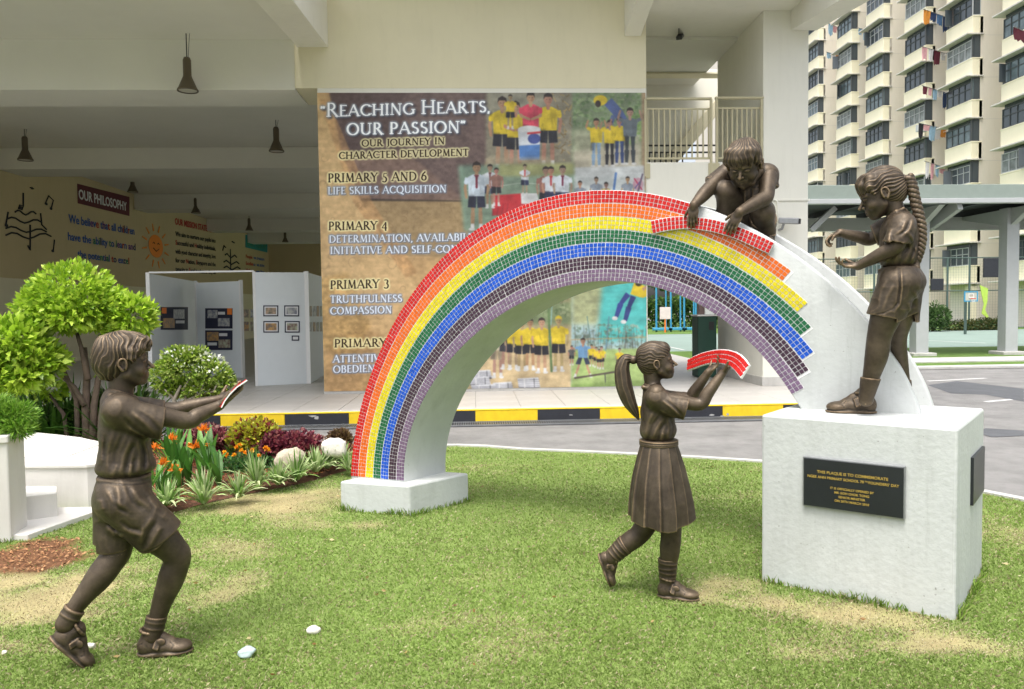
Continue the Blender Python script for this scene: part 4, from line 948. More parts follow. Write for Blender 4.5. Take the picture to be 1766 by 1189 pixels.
# ------------------------------------------------------------------ sculpting: smooth distance fields turned into one continuous mesh
def nrm(v): v = np.asarray(v, float); return v/np.linalg.norm(v)
def frame(fwd, up):
    """rows: side, up, forward (right-handed with side = up x forward)"""
    f = nrm(fwd); s = nrm(np.cross(up, f)); u = np.cross(f, s); return np.array([s, u, f])
class Clay:
    def __init__(s, lo, hi, h):
        s.h = h; s.lo = np.array(lo, float); s.n = np.ceil((np.array(hi)-s.lo)/h).astype(int)+1
        s.ax = [(s.lo[i]+h*np.arange(s.n[i])).astype(np.float32) for i in range(3)]
        s.D = np.full(s.n, 40.0, np.float32)
    def win(s, lo, hi):
        a = np.clip(np.floor((np.array(lo)-s.lo)/s.h).astype(int), 0, s.n-1); b = np.clip(np.ceil((np.array(hi)-s.lo)/s.h).astype(int)+1, 1, s.n)
        b = np.maximum(b, a+1)
        return tuple(slice(a[i], b[i]) for i in range(3))
    def grid(s, w):
        return s.ax[0][w[0]][:, None, None], s.ax[1][w[1]][None, :, None], s.ax[2][w[2]][None, None, :]
    def mix(s, w, d, k, sub=False):
        D = s.D[w]
        if sub:
            a, b = D, -d
            if k <= 0: s.D[w] = np.maximum(a, b)
            else:
                q = np.clip(0.5+0.5*(a-b)/k, 0, 1); s.D[w] = b+(a-b)*q+k*q*(1-q)
        else:
            if k <= 0: s.D[w] = np.minimum(D, d)
            else:
                q = np.clip(0.5+0.5*(D-d)/k, 0, 1); s.D[w] = D+(d-D)*q-k*q*(1-q)
    def cone(s, a, b, ra, rb=None, k=4.0, sub=False):
        a = np.array(a, np.float32); b = np.array(b, np.float32); rb = ra if rb is None else rb
        m = max(ra, rb)+k+4*s.h; w = s.win(np.minimum(a, b)-m, np.maximum(a, b)+m); x, y, z = s.grid(w)
        ab = b-a; L2 = float(ab@ab)+1e-9
        px, py, pz = x-a[0], y-a[1], z-a[2]
        rr = ra-rb; a2 = L2-rr*rr
        if a2 <= 1e-6: d = np.sqrt(px**2+py**2+pz**2)-ra if ra > rb else np.sqrt((x-b[0])**2+(y-b[1])**2+(z-b[2])**2)-rb
        else:
            yy_ = px*ab[0]+py*ab[1]+pz*ab[2]; zz_ = yy_-L2; x2 = np.maximum(L2*(L2*(px**2+py**2+pz**2)-yy_**2), 0)
            kk = np.sign(rr)*rr*rr*x2; il = 1/L2
            d = (np.sqrt(x2*a2*il)+yy_*rr)*il-ra
            d = np.where(np.sign(yy_)*a2*yy_**2*L2 < kk, np.sqrt(x2+yy_**2*L2)*il-ra, d)
            d = np.where(np.sign(zz_)*a2*zz_**2*L2 > kk, np.sqrt(x2+zz_**2*L2)*il-rb, d)
        s.mix(w, d, k, sub); return s
    def path(s, pts, rs, k=4.0, sub=False):
        for i in range(len(pts)-1): s.cone(pts[i], pts[i+1], rs[i], rs[i+1], k, sub)
        return s
    def limb(s, pts, rs, n=8, k=0.0):
        """smoothly tapering limb through the given points"""
        A = np.array(pts, float); R = np.array(rs, float); m = len(A); Q = []; T = []
        g = lambda X, i: X[i] if 0 <= i < m else (2*X[0]-X[1] if i < 0 else 2*X[-1]-X[-2])
        for i in range(m-1):
            for j in range(n if i < m-2 else n+1):
                t = j/n; w = (-.5*t+t*t-.5*t**3, 1-2.5*t*t+1.5*t**3, .5*t+2*t*t-1.5*t**3, -.5*t*t+.5*t**3)
                Q.append(sum(w[a]*g(A, i-1+a) for a in range(4))); T.append(float(sum(w[a]*g(R, i-1+a) for a in range(4))))
        return s.path(Q, T, k)
    def like(s):
        o = Clay.__new__(Clay); o.h = s.h; o.lo = s.lo; o.n = s.n; o.ax = s.ax; o.D = np.full(s.n, 40.0, np.float32); return o
    def sleeve(s, a, h0, r1, r2, n, k=7.0, mid=None, wall=.72):
        """a cloth tube from a to the hem at h0 whose end plane faces n"""
        o = s.like(); a = np.array(a, float); h0 = np.array(h0, float); ax = nrm(h0-a)
        P = [a]+([np.array(mid, float)] if mid is not None else [])+[h0+ax*r2*.7]
        o.limb(P, list(np.linspace(r1, r2, len(P))), 4, 1.0)
        o.cut(h0, nrm(n), .8); o.cone(h0-ax*6, h0+ax*8, r2*wall-1, r2*wall+1.5, 1, sub=True)
        return s.merge(o, k)
    def ell(s, c, r, B=None, k=4.0, sub=False, disp=None):
        c = np.array(c, np.float32); r = np.array(r, float); B = np.eye(3) if B is None else np.array(B, float)
        ext = np.sqrt(((B*r[:, None])**2).sum(0))+k+4*s.h
        w = s.win(c-ext, c+ext); x, y, z = s.grid(w)
        X, Y, Z = x-c[0], y-c[1], z-c[2]
        u = [(B[i, 0]*X+B[i, 1]*Y+B[i, 2]*Z) for i in range(3)]
        k0 = np.sqrt((u[0]/r[0])**2+(u[1]/r[1])**2+(u[2]/r[2])**2)
        k1 = np.sqrt((u[0]/r[0]**2)**2+(u[1]/r[1]**2)**2+(u[2]/r[2]**2)**2)+1e-6
        d = (k0*(k0-1)/k1).astype(np.float32)
        if disp is not None: d = d-disp(u[0], u[1], u[2])
        s.mix(w, d, k, sub); return s
    def box(s, c, r, B=None, rd=1.0, k=2.0, sub=False):
        c = np.array(c, np.float32); r = np.array(r, float)-rd; B = np.eye(3) if B is None else np.array(B, float)
        ext = np.sqrt(((B*(r+rd)[:, None])**2).sum(0))*1.8+k+4*s.h
        w = s.win(c-ext, c+ext); x, y, z = s.grid(w); X, Y, Z = x-c[0], y-c[1], z-c[2]
        q = [np.abs(B[i, 0]*X+B[i, 1]*Y+B[i, 2]*Z)-r[i] for i in range(3)]
        d = np.sqrt(np.maximum(q[0], 0)**2+np.maximum(q[1], 0)**2+np.maximum(q[2], 0)**2)+np.minimum(np.maximum(np.maximum(q[0], q[1]), q[2]), 0)-rd
        s.mix(w, d, k, sub); return s
    def cut(s, p, n, k=0.0, lo=None, hi=None):
        """remove what lies on the side of plane p that n points to"""
        w = s.win(lo, hi) if lo is not None else tuple(slice(0, m) for m in s.n)
        x, y, z = s.grid(w); n = nrm(n)
        d = -((x-p[0])*n[0]+(y-p[1])*n[1]+(z-p[2])*n[2]).astype(np.float32)
        s.mix(w, d, k, True); return s
    def merge(s, o, k=0.0): s.mix(tuple(slice(0, m) for m in s.n), o.D, k); return s
    def ruffle(s, fn, band=3.0, lo=None, hi=None):
        """add fn(P) to the field in a thin band round the surface"""
        m = np.abs(s.D) < band*s.h+2; I = np.argwhere(m)
        P = s.lo+I*s.h
        if lo is not None:
            sel = np.all((P > lo) & (P < hi), 1); I = I[sel]; P = P[sel]
        s.D[I[:, 0], I[:, 1], I[:, 2]] += fn(P).astype(np.float32); return s
    def extract(s):
        g = vdb.FloatGrid(); g.background = 40.0
        g.copyFromArray(np.clip(s.D, -6*s.h, 6*s.h).astype(np.float32))
        P, T, Q = g.convertToPolygons(isovalue=0.0, adaptivity=0.0)
        return np.asarray(P, float)*s.h+s.lo, np.asarray(T, np.int64).reshape(-1, 3)[:, ::-1], np.asarray(Q, np.int64).reshape(-1, 4)[:, ::-1]
def mixed_mesh(name, V, T, Q, mat):
    me = bpy.data.meshes.new(name); me.vertices.add(len(V)); me.vertices.foreach_set('co', V.astype(np.float32).ravel())
    L = np.concatenate([T.ravel(), Q.ravel()]).astype(np.int32); me.loops.add(len(L)); me.loops.foreach_set('vertex_index', L)
    st = np.concatenate([np.arange(len(T))*3, len(T)*3+np.arange(len(Q))*4]).astype(np.int32); me.polygons.add(len(st)); me.polygons.foreach_set('loop_start', st)
    me.update(calc_edges=True); me.materials.append(mat); me.polygons.foreach_set('use_smooth', np.ones(len(st), dtype=bool)); me.validate(); me.update(); return me
# ------------------------------------------------------------------ bronze figures
def bronze(name, hue=0.0, strand=None):
    m = bpy.data.materials.new(name); t, b = nt(m)
    tc = nod(t, 'TexCoord'); geo = nod(t, 'NewGeometry')
    n1 = nod(t, 'TexNoise', i_Scale=9.0, i_Detail=7.0, i_Roughness=0.65); t.links.new(tc.outputs['Object'], n1.inputs['Vector'])
    base = ramp(t, n1.outputs[0], [(0.30, (0.040, 0.029, 0.020)), (0.52, (0.076, 0.058, 0.040)), (0.74, (0.125, 0.097, 0.068))])
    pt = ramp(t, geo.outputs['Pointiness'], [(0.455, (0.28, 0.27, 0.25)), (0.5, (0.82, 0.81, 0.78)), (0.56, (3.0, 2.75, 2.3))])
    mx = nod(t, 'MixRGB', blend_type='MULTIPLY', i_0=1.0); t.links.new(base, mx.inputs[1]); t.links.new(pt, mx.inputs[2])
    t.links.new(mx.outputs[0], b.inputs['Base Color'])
    b.inputs['Metallic'].default_value = 0.5; b.inputs['Specular IOR Level'].default_value = 0.5
    n2 = nod(t, 'TexNoise', i_Scale=38.0, i_Detail=5.0); t.links.new(tc.outputs['Object'], n2.inputs['Vector'])
    rr = nod(t, 'MapRange'); rr.inputs[1].default_value = .3; rr.inputs[2].default_value = .7; rr.inputs[3].default_value = 0.42; rr.inputs[4].default_value = 0.62
    t.links.new(n2.outputs[0], rr.inputs[0]); t.links.new(rr.outputs[0], b.inputs['Roughness'])
    n3 = nod(t, 'TexNoise', i_Scale=130.0, i_Detail=4.0); t.links.new(tc.outputs['Object'], n3.inputs['Vector'])
    bp = nod(t, 'Bump', i_Strength=0.22, i_Distance=0.004); t.links.new(n3.outputs[0], bp.inputs['Height']); t.links.new(bp.outputs[0], b.inputs['Normal'])
    return m
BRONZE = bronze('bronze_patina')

class Fig:
    """a life-size figure modelled in units of s metres on an upright frame that faces the viewer at world point w0"""
    def __init__(s, w0, h=1.3):
        w0 = np.array(w0, float); d = w0-CO; s.F = nrm((d[0], d[1], 0)); s.U = np.array([0, 0, 1.]); s.R = np.cross(s.F, s.U)
        s.D0 = float(d@s.F); s.s = float(d@CF)/FPX; s.h = h; s.O = CO+s.F*s.D0
    def P(s, px, py, dz=0.0):
        r = ray(px, py); t = (s.D0+s.s*dz)/(r@s.F); return s.loc(CO+r*t)
    def W(s, V):
        V = np.asarray(V, float)
        return s.O + s.s*(V[..., :1]*s.R+V[..., 1:2]*s.U+V[..., 2:3]*s.F)
    def loc(s, w):
        d = np.asarray(w, float)-s.O; return np.array([d@s.R, d@s.U, d@s.F])/s.s
    def vec(s, w): w = np.asarray(w, float); return np.array([w@s.R, w@s.U, w@s.F])
    def clay(s, x0, x1, y0, y1, z0, z1, h=None):
        """bounds by the picture columns and rows"""
        C = np.array([s.P(x, y, z) for x in (x0, x1) for y in (y0, y1) for z in (z0, z1)])
        lo, hi = C.min(0), C.max(0); lo[2] = z0; hi[2] = z1
        return Clay(lo, hi, h or s.h)
    def creases(s, c, lines, amp=2.0, w=4.0, zr=(-1e3, 1e3)):
        """soft ridges (amp > 0) or valleys (amp < 0) that follow lines drawn on the cloth"""
        LL = [[s.P(*q)[:2] for q in l] for l in lines]
        def fn(P):
            r = np.zeros(len(P)); ok = (P[:, 2] > zr[0]) & (P[:, 2] < zr[1]); X = P[ok][:, :2]; acc = np.zeros(len(X))
            for l in LL:
                n = len(l)-1; best = np.full(len(X), 1e9); tt = np.zeros(len(X))
                for i in range(n):
                    a, b = l[i], l[i+1]; ab = b-a; t = np.clip(((X-a)@ab)/(ab@ab), 0, 1); d = np.linalg.norm(X-a-t[:, None]*ab, axis=1)
                    m = d < best; best[m] = d[m]; tt[m] = ((i+t)/n)[m]
                acc += np.exp(-(best/w)**2)*np.clip(np.sin(np.pi*np.clip(tt, .03, .97))*1.6, 0, 1)
            r[ok] = -amp*.78*acc; return r
        c.ruffle(fn, 4); return c
    def out(s, c, name, root, mat=None):
        V, T, Q = c.extract(); V = s.W(V); R = parent_matrix(root).inverted()
        V = V @ np.array(R.to_3x3()).T + np.array(R.translation)
        # winding: make normals point outwards
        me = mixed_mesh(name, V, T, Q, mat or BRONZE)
        o = bpy.data.objects.new(name, me); COL.objects.link(o); o.parent = root
        return o

def head(c, o, fwd, up, H, smile=0.0, lids=0.0, ears=True, k=1.0):
    B = frame(fwd, up)
    L = lambda x, y, z: o+H*(x*B[0]+y*B[1]+z*B[2])
    K = H*.06
    c.ell(L(0, .62, -.06), H*np.array([.345, .375, .42]), B, K)
    c.ell(L(0, .42, .10), H*np.array([.30, .36, .285]), B, K)
    c.ell(L(0, .17, .17), H*np.array([.20, .15, .20]), B, K)
    c.ell(L(0, .085, .275), H*np.array([.085, .07, .08]), B, K)                      # chin
    for sx in (-1, 1):
        c.ell(L(sx*.165, .30, .225), H*np.array([.12, .115, .12]), B, K)              # cheek
        c.cone(L(sx*.24, .23, .04), L(sx*.13, .10, .20), H*.055, H*.055, H*.11)             # jaw
        c.cone(L(sx*.07, .545, .345), L(sx*.20, .53, .285), H*.035, H*.03, H*.04)     # brow
    for sx in (-1, 1):
        c.ell(L(sx*.135, .46, .385), H*np.array([.075, .045, .05]), B, H*.04, sub=True)
        c.ell(L(sx*.135, .458, .305), H*np.array([.066, .05, .055]), B, H*.012)
        c.path([L(sx*.075, .455, .355), L(sx*.135, .492-.02*lids, .362), L(sx*.205, .462, .315)], [H*.011, H*.014, H*.010], H*.008)   # upper lid
        c.path([L(sx*.08, .447, .35), L(sx*.135, .425, .348), L(sx*.195, .45, .315)], [H*.008]*3, H*.01)
    c.path([L(0, .50, .345), L(0, .42, .40), L(0, .345, .47)], [H*.026, H*.030, H*.040], H*.03)   # nose
    for sx in (-1, 1): c.ell(L(sx*.040, .325, .402), H*np.array([.032, .026, .034]), B, H*.02)
    c.ell(L(0, .225, .325), H*np.array([.13, .09, .07]), B, H*.06)                   # muzzle
    q = .018*smile
    c.path([L(-.105, .205+q*2, .335), L(-.045, .222, .368), L(0, .218, .378), L(.045, .222, .368), L(.105, .205+q*2, .335)], [H*.008, H*.018, H*.018, H*.018, H*.008], H*.02)
    c.path([L(-.085, .188+q*2, .335), L(0, .174, .370), L(.085, .188+q*2, .335)], [H*.010, H*.023, H*.010], H*.02)
    c.path([L(-.115, .200+q*2.6, .335), L(-.05, .199, .388), L(0, .197, .398), L(.05, .199, .388), L(.115, .200+q*2.6, .335)], [H*.007]*5, H*.010, sub=True)
    
    if smile:
        for sx in (-1, 1): c.cone(L(sx*.085, .30, .385), L(sx*.14, .20, .315), H*.007, H*.006, H*.015, sub=True)
    if ears:
        for sx in (-1, 1):
            eB = frame(B[2]+sx*.45*B[0], B[1]-.12*B[2])
            e = lambda x, y, z: L(sx*(.335+x*1.1), .43+y*1.2, -.02+z*1.2)
            c.ell(e(.02, 0, 0), H*np.array([.032, .125, .075]), eB, H*.02)
            c.limb([e(.045, -.06, .03), e(.055, .02, .065-.02), e(.05, .085, .02), e(.06, .08, -.045), e(.06, .0, -.07), e(.045, -.085, -.02)], [H*.017, H*.016, H*.019, H*.021, H*.019, H*.03], 4, H*.004)
            c.ell(e(.065, -.005, .0), H*np.array([.026, .052, .03]), eB, H*.012, sub=True)
    return L, B

def hair_fn(o, B, H, crown, axis, freq, amp, seed, swirl=0.0):
    """strands running away from the crown point along the surface"""
    ax = nrm(axis[0]*B[0]+axis[1]*B[1]+axis[2]*B[2]); cr = o+H*(crown[0]*B[0]+crown[1]*B[1]+crown[2]*B[2])
    e1 = nrm(np.cross(ax, B[0]+.3*B[2])); e2 = np.cross(ax, e1)
    def fn(P):
        d = P-cr; r = np.linalg.norm(d, axis=1)
        ph = np.arctan2(d@e1, d@e2)+swirl*r/H
        n = vnoise(P/(H*.20)+seed, seed); n2 = vnoise(P/(H*.09)+seed, seed+3)
        a = ph*freq+n*5.5
        s1 = 1-np.abs(np.sin(a)); s2 = 1-np.abs(np.sin(a*2.3+n2*3))
        fade = np.clip(r/(H*.16), .15, 1)
        return -(amp*(s1-.45)+amp*.28*(s2-.45)+amp*1.3*(n-.5))*fade
    return fn

def hand(c, w, f, n, L, curl=(25, 25, 25, 25), thumb=1, tcurl=20, spread=.06, k=.7, fl=1.0):
    """w wrist, f direction of the fingers, n the way the palm faces"""
    f = nrm(f); n = nrm(np.array(n, float)-f*(np.array(n, float)@f)); s = np.cross(f, n)
    w = np.array(w, float)
    B = np.array([s, n, f])
    c.cone(w-f*L*.04, w+f*L*.14, L*.135, L*.14, L*.08)
    c.ell(w+f*L*.29, np.array([.225, .10, .30])*L, B, L*.06)
    c.ell(w+f*L*.16+s*thumb*L*.13+n*L*.04, np.array([.09, .08, .16])*L, B, L*.05)
    ln = [.43, .49, .46, .36]
    for i in range(4):
        u = (i-1.5)/1.5*thumb*-1
        b = w+f*L*(.50-.025*abs(i-1.3))+s*u*L*.165
        d = nrm(f+s*u*spread); ang = 0
        r = L*(.062 if i < 3 else .052)
        for j, q in enumerate((.46, .31, .25)):
            ang += curl[i]*(.75, 1.15, .8)[j]
            a = rad(ang); dd = d*math.cos(a)+n*math.sin(a)
            e = b+dd*L*ln[i]*q*fl
            c.cone(b, e, r, r*.90, k if j else L*.03); b = e; r *= .90
    tb = w+f*L*.16+s*thumb*L*.17+n*L*.05; d = nrm(f*.75+s*thumb*.62+n*.25)
    e = tb+d*L*.22; c.cone(tb, e, L*.078, L*.064, L*.03)
    a = rad(tcurl); d2 = nrm(d*math.cos(a)+(n*.6-s*thumb*.6)*math.sin(a)); c.cone(e, e+d2*L*.19, L*.064, L*.052, k)

def shoe(c, heel, f, u, L, wd=.19, sole=True):
    """heel: lowest rear point of the sole"""
    f = nrm(f); u = nrm(np.array(u, float)-f*(np.array(u, float)@f)); s = np.cross(f, u); B = np.array([f, u, s])
    p = lambda x, y, z=0.0: np.array(heel, float)+L*(x*f+y*u+z*s)
    K = L*.07
    c.ell(p(.19, .17), L*np.array([.18, .19, wd*.84]), B, K)
    c.ell(p(.45, .15), L*np.array([.30, .165, wd*.86]), B, K)
    c.ell(p(.75, .115), L*np.array([.235, .120, wd*.98]), B, K)
    c.cone(p(.215, .22), p(.25, .40), L*.16, L*.155, K)
    c.path([p(.33, .40), p(.46, .31), p(.60, .235)], [L*.085, L*.085, L*.07], L*.06)  # tongue and instep
    e = [p(.25+.165*math.cos(a), .455-.035*math.cos(a), wd*.84*math.sin(a)) for a in np.linspace(0, 2*math.pi, 13)]
    c.path(e, [L*.028]*13, L*.012)                                                      # padded collar
    m = [p(.37, .17, wd*.97), p(.41, .30, wd*.62), p(.445, .385, 0), p(.41, .30, -wd*.62), p(.37, .17, -wd*.97)]
    for o in (-.035, 0, .035): c.path([q+L*(o*.9*f-o*.45*u) for q in m], [L*.022]*5, L*.008)
    c.ell(p(.455, .27, -wd*.72), L*np.array([.085, .07, .03]), B, L*.008)
    for z in (-1, 1):
        c.path([p(.56, .27, z*wd*.30), p(.68, .20, z*wd*.72), p(.62, .09, z*wd*1.0)], [L*.007]*3, L*.012, sub=True)
        c.path([p(.02, .18, z*wd*.3), p(.16, .30, z*wd*.85), p(.30, .12, z*wd*.98)], [L*.006]*3, L*.012, sub=True)
    if sole:
        c.ell(p(.25, .035), L*np.array([.255, .055, wd*.90]), B, L*.012)
        c.ell(p(.68, .03), L*np.array([.325, .055, wd*1.03]), B, L*.012)
        c.box(p(.48, .03), L*np.array([.28, .045, wd*.84]), B, L*.03, L*.03)
    r = L*1.3
    c.cut(p(0, 0), -u, 0, p(.5, 0)-r, p(.5, 0)+r)

def folds(c, lines, r=1.6, k=4.0, sub=False):
    for l in lines: c.path(l, [r*.35]+[r]*(len(l)-2)+[r*.35], k, sub)

def cloth_noise(amp, sc, seed, stretch=(1, 1, 1)):
    st = np.array(stretch, float)
    def fn(P):
        q = P*st/sc; n = vnoise(q, seed); n2 = vnoise(q*2.1+5, seed+1)
        return -amp*((1-np.abs(2*n-1))**2-.35)-amp*.35*((1-np.abs(2*n2-1))-.5)
    return fn
# ---- boy who offers a piece of mosaic
def tall_boy():
    w0 = onz(210, 1137)
    g = Fig(w0, 1.5); P = g.P
    root = empty('boy_statue', tuple(w0), 'bronze boy striding on the lawn with both arms stretched out', 'statue', 'bronze statues of schoolchildren')
    # ---------- body
    b = g.clay(70, 440, 560, 1145, -75, 85)
    fw = nrm((1, .03, -.02)); up = nrm((.02, 1, 0))
    chin = P(218, 667, 0)
    L, B = head(b, chin, fw, up, 91, smile=1.0)
    b.cone(P(207, 690, 0), P(211, 650, 0), 19, 21, 8)
    b.ell(P(212, 735, 0), (33, 55, 48), None, 10); b.ell(P(214, 810, 0), (35, 45, 40), None, 12)
    b.cone(P(206, 702, -44), P(208, 702, 46), 20, 20, 8)
    for z, e, w in ((-1, (322, 726), (378, 700)), (1, (300, 708), (376, 690))):
        sh = P(208, 706, z*50); el = P(e[0], e[1], z*40); wr = P(w[0], w[1], z*24)
        b.limb([sh, (sh+el)/2, el, el*.65+wr*.35, wr], [18, 16.5, 14.6, 13.6, 8.6])
    # hands: palms up under the piece
    hand(b, P(379, 699, -24), (.80, .50, .10), (-.50, .80, .12), 52, (4, 8, 14, 20), thumb=-1, tcurl=5)
    hand(b, P(378, 690, 24), (.80, .54, -.10), (-.52, .80, -.12), 50, (4, 8, 12, 18), thumb=1, tcurl=5)
    # legs
    b.limb([P(212, 868, -24), P(262, 915, -22), P(303, 957, -20), P(296, 996, -15), P(280, 1038, -9), P(264, 1092, -6)], [37, 31.5, 22.5, 22.5, 17, 12.5], 8)
    b.ell(P(311, 958, -20), (16, 22, 18), None, 8)
    b.limb([P(208, 868, 22), P(206, 915, 18), P(200, 953, 14), P(174, 992, 10), P(146, 1027, 8), P(118, 1064, 6)], [39, 29.5, 23, 22.5, 16.5, 12.5], 8)
    b.ell(P(205, 955, 14), (17, 20, 18), None, 8)
    g.out(b, 'body', root)
    # ---------- hair
    c = g.clay(150, 275, 560, 680, -50, 50, 1.0)
    for q, r in (((0, .66, -.085), (.39, .385, .455)), ((0, .50, -.20), (.36, .36, .35)), ((0, .86, .10), (.28, .16, .32)), ((0, .32, -.30), (.25, .20, .17))):
        c.ell(L(*q), 92*np.array(r), B, 5)
    c.path([L(-.25, .86, .26), L(-.08, .80, .385), L(.08, .70, .39), L(.12, .62, .375)], [7, 7, 5, 2], 6)
    c.path([L(.2, .86, .30), L(.1, .84, .38), L(-.10, .76, .405), L(-.2, .66, .37)], [7, 7, 5, 2], 6)
    c.path([L(-.2, .84, .30), L(-.27, .72, .28), L(-.285, .60, .26)], [7, 6, 2], 6); c.path([L(.2, .84, .30), L(.27, .72, .28), L(.285, .60, .26)], [7, 6, 2], 6)
    for sx in (-1, 1): c.path([L(sx*.34, .66, .12), L(sx*.345, .54, .10), L(sx*.335, .43, .07)], [8, 6, 2], 5)
    c.ell(L(0, .30, .46), 92*np.array([.42, .36, .36]), B, 2.5, sub=True)                 # face opening
    for sx in (-1, 1): c.ell(L(sx*.42, .40, .03), 92*np.array([.17, .12, .115]), B, 2, sub=True)
    c.cut(L(0, .14, -.3), -B[1]-.35*B[2], 2)
    c.ruffle(hair_fn(chin, B, 92, (0.0, .98, -.22), (0, 1, -.25), 11, 2.0, 11, 1.6), 4)
    g.out(c, 'hair', root)
    # ---------- shirt
    c = g.clay(150, 310, 660, 840, -95, 95)
    c.ell(P(215, 745, 0), (41, 62, 52), None, 14); c.ell(P(216, 795, 0), (44, 36, 48), None, 16)
    c.cone(P(206, 708, -42), P(206, 708, 42), 27, 27, 14); c.cone(P(204, 690, 0), P(207, 682, 0), 26, 21, 10)
    for z in (-1, 1):
        o = 0 if z < 0 else -12
        c.sleeve(P(209, 708, z*46), P(280, 729+o, z*44), 24, 27.5, (1, -.20, 0), 10, P(245, 722+o, z*46))
    c.ell(P(217, 806, 0), (47, 16, 49), None, 10)
    c.cut(P(216, 818, 0), (.02, -1, 0), 5)
    # collar
    c.path([P(192, 684, -22), P(212, 688, -26), P(232, 694, -19), P(243, 702, -6)], [4, 4.5, 4.5, 3], 4); c.path([P(192, 684, 22), P(212, 688, 26), P(232, 694, 19), P(243, 702, 6)], [4, 4.5, 4.5, 3], 4)
    c.path([P(192, 684, -22), P(186, 684, 0), P(192, 684, 22)], [4, 4, 4], 4)
    c.cone(P(213, 672, 0), P(210, 690, 0), 21, 17, 3, sub=True)
    g.creases(c, [[(183, 812), (184, 775), (196, 732)], [(205, 814), (212, 780), (228, 745)], [(238, 812), (240, 778), (236, 748)], [(257, 806), (255, 780), (244, 748)], [(173, 800), (177, 745)],
                  [(222, 700), (248, 722), (270, 748)], [(212, 726), (238, 742), (262, 756)], [(222, 816), (226, 790)], [(192, 816), (200, 790)]], 2.6, 4.2)
    g.creases(c, [[(194, 810), (199, 772), (214, 735)], [(247, 810), (248, 778), (240, 750)], [(216, 812), (222, 775), (232, 755)], [(232, 700), (256, 716), (276, 738)], [(210, 710), (232, 732), (256, 750)], [(228, 810), (231, 780)], [(182, 742), (180, 790)]], -2.4, 3.6)
    c.ruffle(cloth_noise(1.1, 26, 21, (1, .55, 1)))
    g.out(c, 'shirt', root)
    # ---------- shorts
    c = g.clay(145, 325, 805, 965, -80, 80)
    c.ell(P(214, 835, 0), (43, 34, 47), None, 12); c.ell(P(208, 860, 0), (43, 38, 50), None, 14)
    c.cone(P(214, 866, -26), P(275, 924, -24), 40, 39, 14)
    c.cone(P(204, 866, 24), P(195, 940, 18), 40, 31, 12)
    c.ell(P(214, 822, 0), (43, 12, 45), None, 2)
    c.cut(P(216, 813, 0), (0, 1, 0), 1)
    c.cut(P(276, 931, -24), nrm((.60, -.80, 0)), 1.5, P(225, 985, -80), P(345, 850, 2))
    c.cut(P(232, 951, -20), nrm((.05, -1, 0)), 1.5, P(140, 985, -80), P(330, 900, 80))
    c.cut(P(194, 935, 18), nrm((-.05, -1, 0)), 1.5, P(140, 985, 3), P(250, 900, 80))
    c.cone(P(262, 912, -24), P(290, 950, -24), 27, 35, 1.5, sub=True); c.cone(P(197, 920, 18), P(194, 955, 18), 26, 29, 1.5, sub=True)
    g.creases(c, [[(180, 832), (196, 850), (216, 862)], [(200, 826), (205, 846), (200, 872)], [(226, 828), (240, 850), (262, 866)], [(262, 876), (245, 898), (236, 926)], [(276, 890), (262, 912), (246, 944)],
                  [(205, 896), (225, 906), (246, 908)], [(252, 846), (268, 868), (288, 886)], [(172, 850), (178, 870)], [(180, 905), (196, 918), (214, 918)]], 2.8, 4.5)
    g.creases(c, [[(190, 836), (204, 862), (222, 872)], [(216, 826), (228, 852), (246, 868)], [(268, 882), (253, 906), (243, 936)], [(205, 882), (222, 896), (244, 900)], [(242, 838), (262, 864), (282, 878)], [(180, 895), (198, 908), (214, 908)]], -2.4, 3.6)
    g.creases(c, [[(236, 943), (268, 928), (300, 905)]], -1.2, 1.4); g.creases(c, [[(170, 826), (262, 827)]], -1.2, 1.5)
    c.ruffle(cloth_noise(1.1, 24, 33)); g.out(c, 'shorts', root)
    # ---------- socks and shoes
    for nm, pts, rs, cutp, cn in (('sock', [P(271, 1060, -7), P(263, 1096, -6)], [17.5, 16.0], P(272, 1062, -7), nrm((.15, 1, 0))),
                                  ('sock', [P(134, 1042, 6), P(113, 1076, 5)], [17.5, 16.0], P(129, 1049, 6), nrm((.55, .8, 0)))):
        c = g.clay(85, 300, 1025, 1110, -35, 35)
        c.path(pts, rs, 3); c.cut(cutp, cn, 1.2)
        for q in (.3, .6): m = pts[0]*(1-q)+pts[1]*q; c.ell(m, (17.4, 2.0, 17.4), frame((0, 0, 1), nrm(pts[0]-pts[1])), 2.5)
        g.out(c, nm, root)
    c = g.clay(215, 360, 1060, 1160, -80, 50); gz = np.array([0, 1., 0])
    hp = g.loc(onz(236, 1131)); shoe(c, hp, (1, 0, -.28), gz, 93, .20); g.out(c, 'shoe', root)
    c = g.clay(50, 190, 1020, 1160, -60, 60)
    shoe(c, P(83, 1100, 8), P(140, 1146, 4)-P(83, 1100, 8), (.63, .78, 0), 90, .205); c.cut(g.loc(onz(140, 1138)), -gz, 1); g.out(c, 'shoe', root)
    return g, root
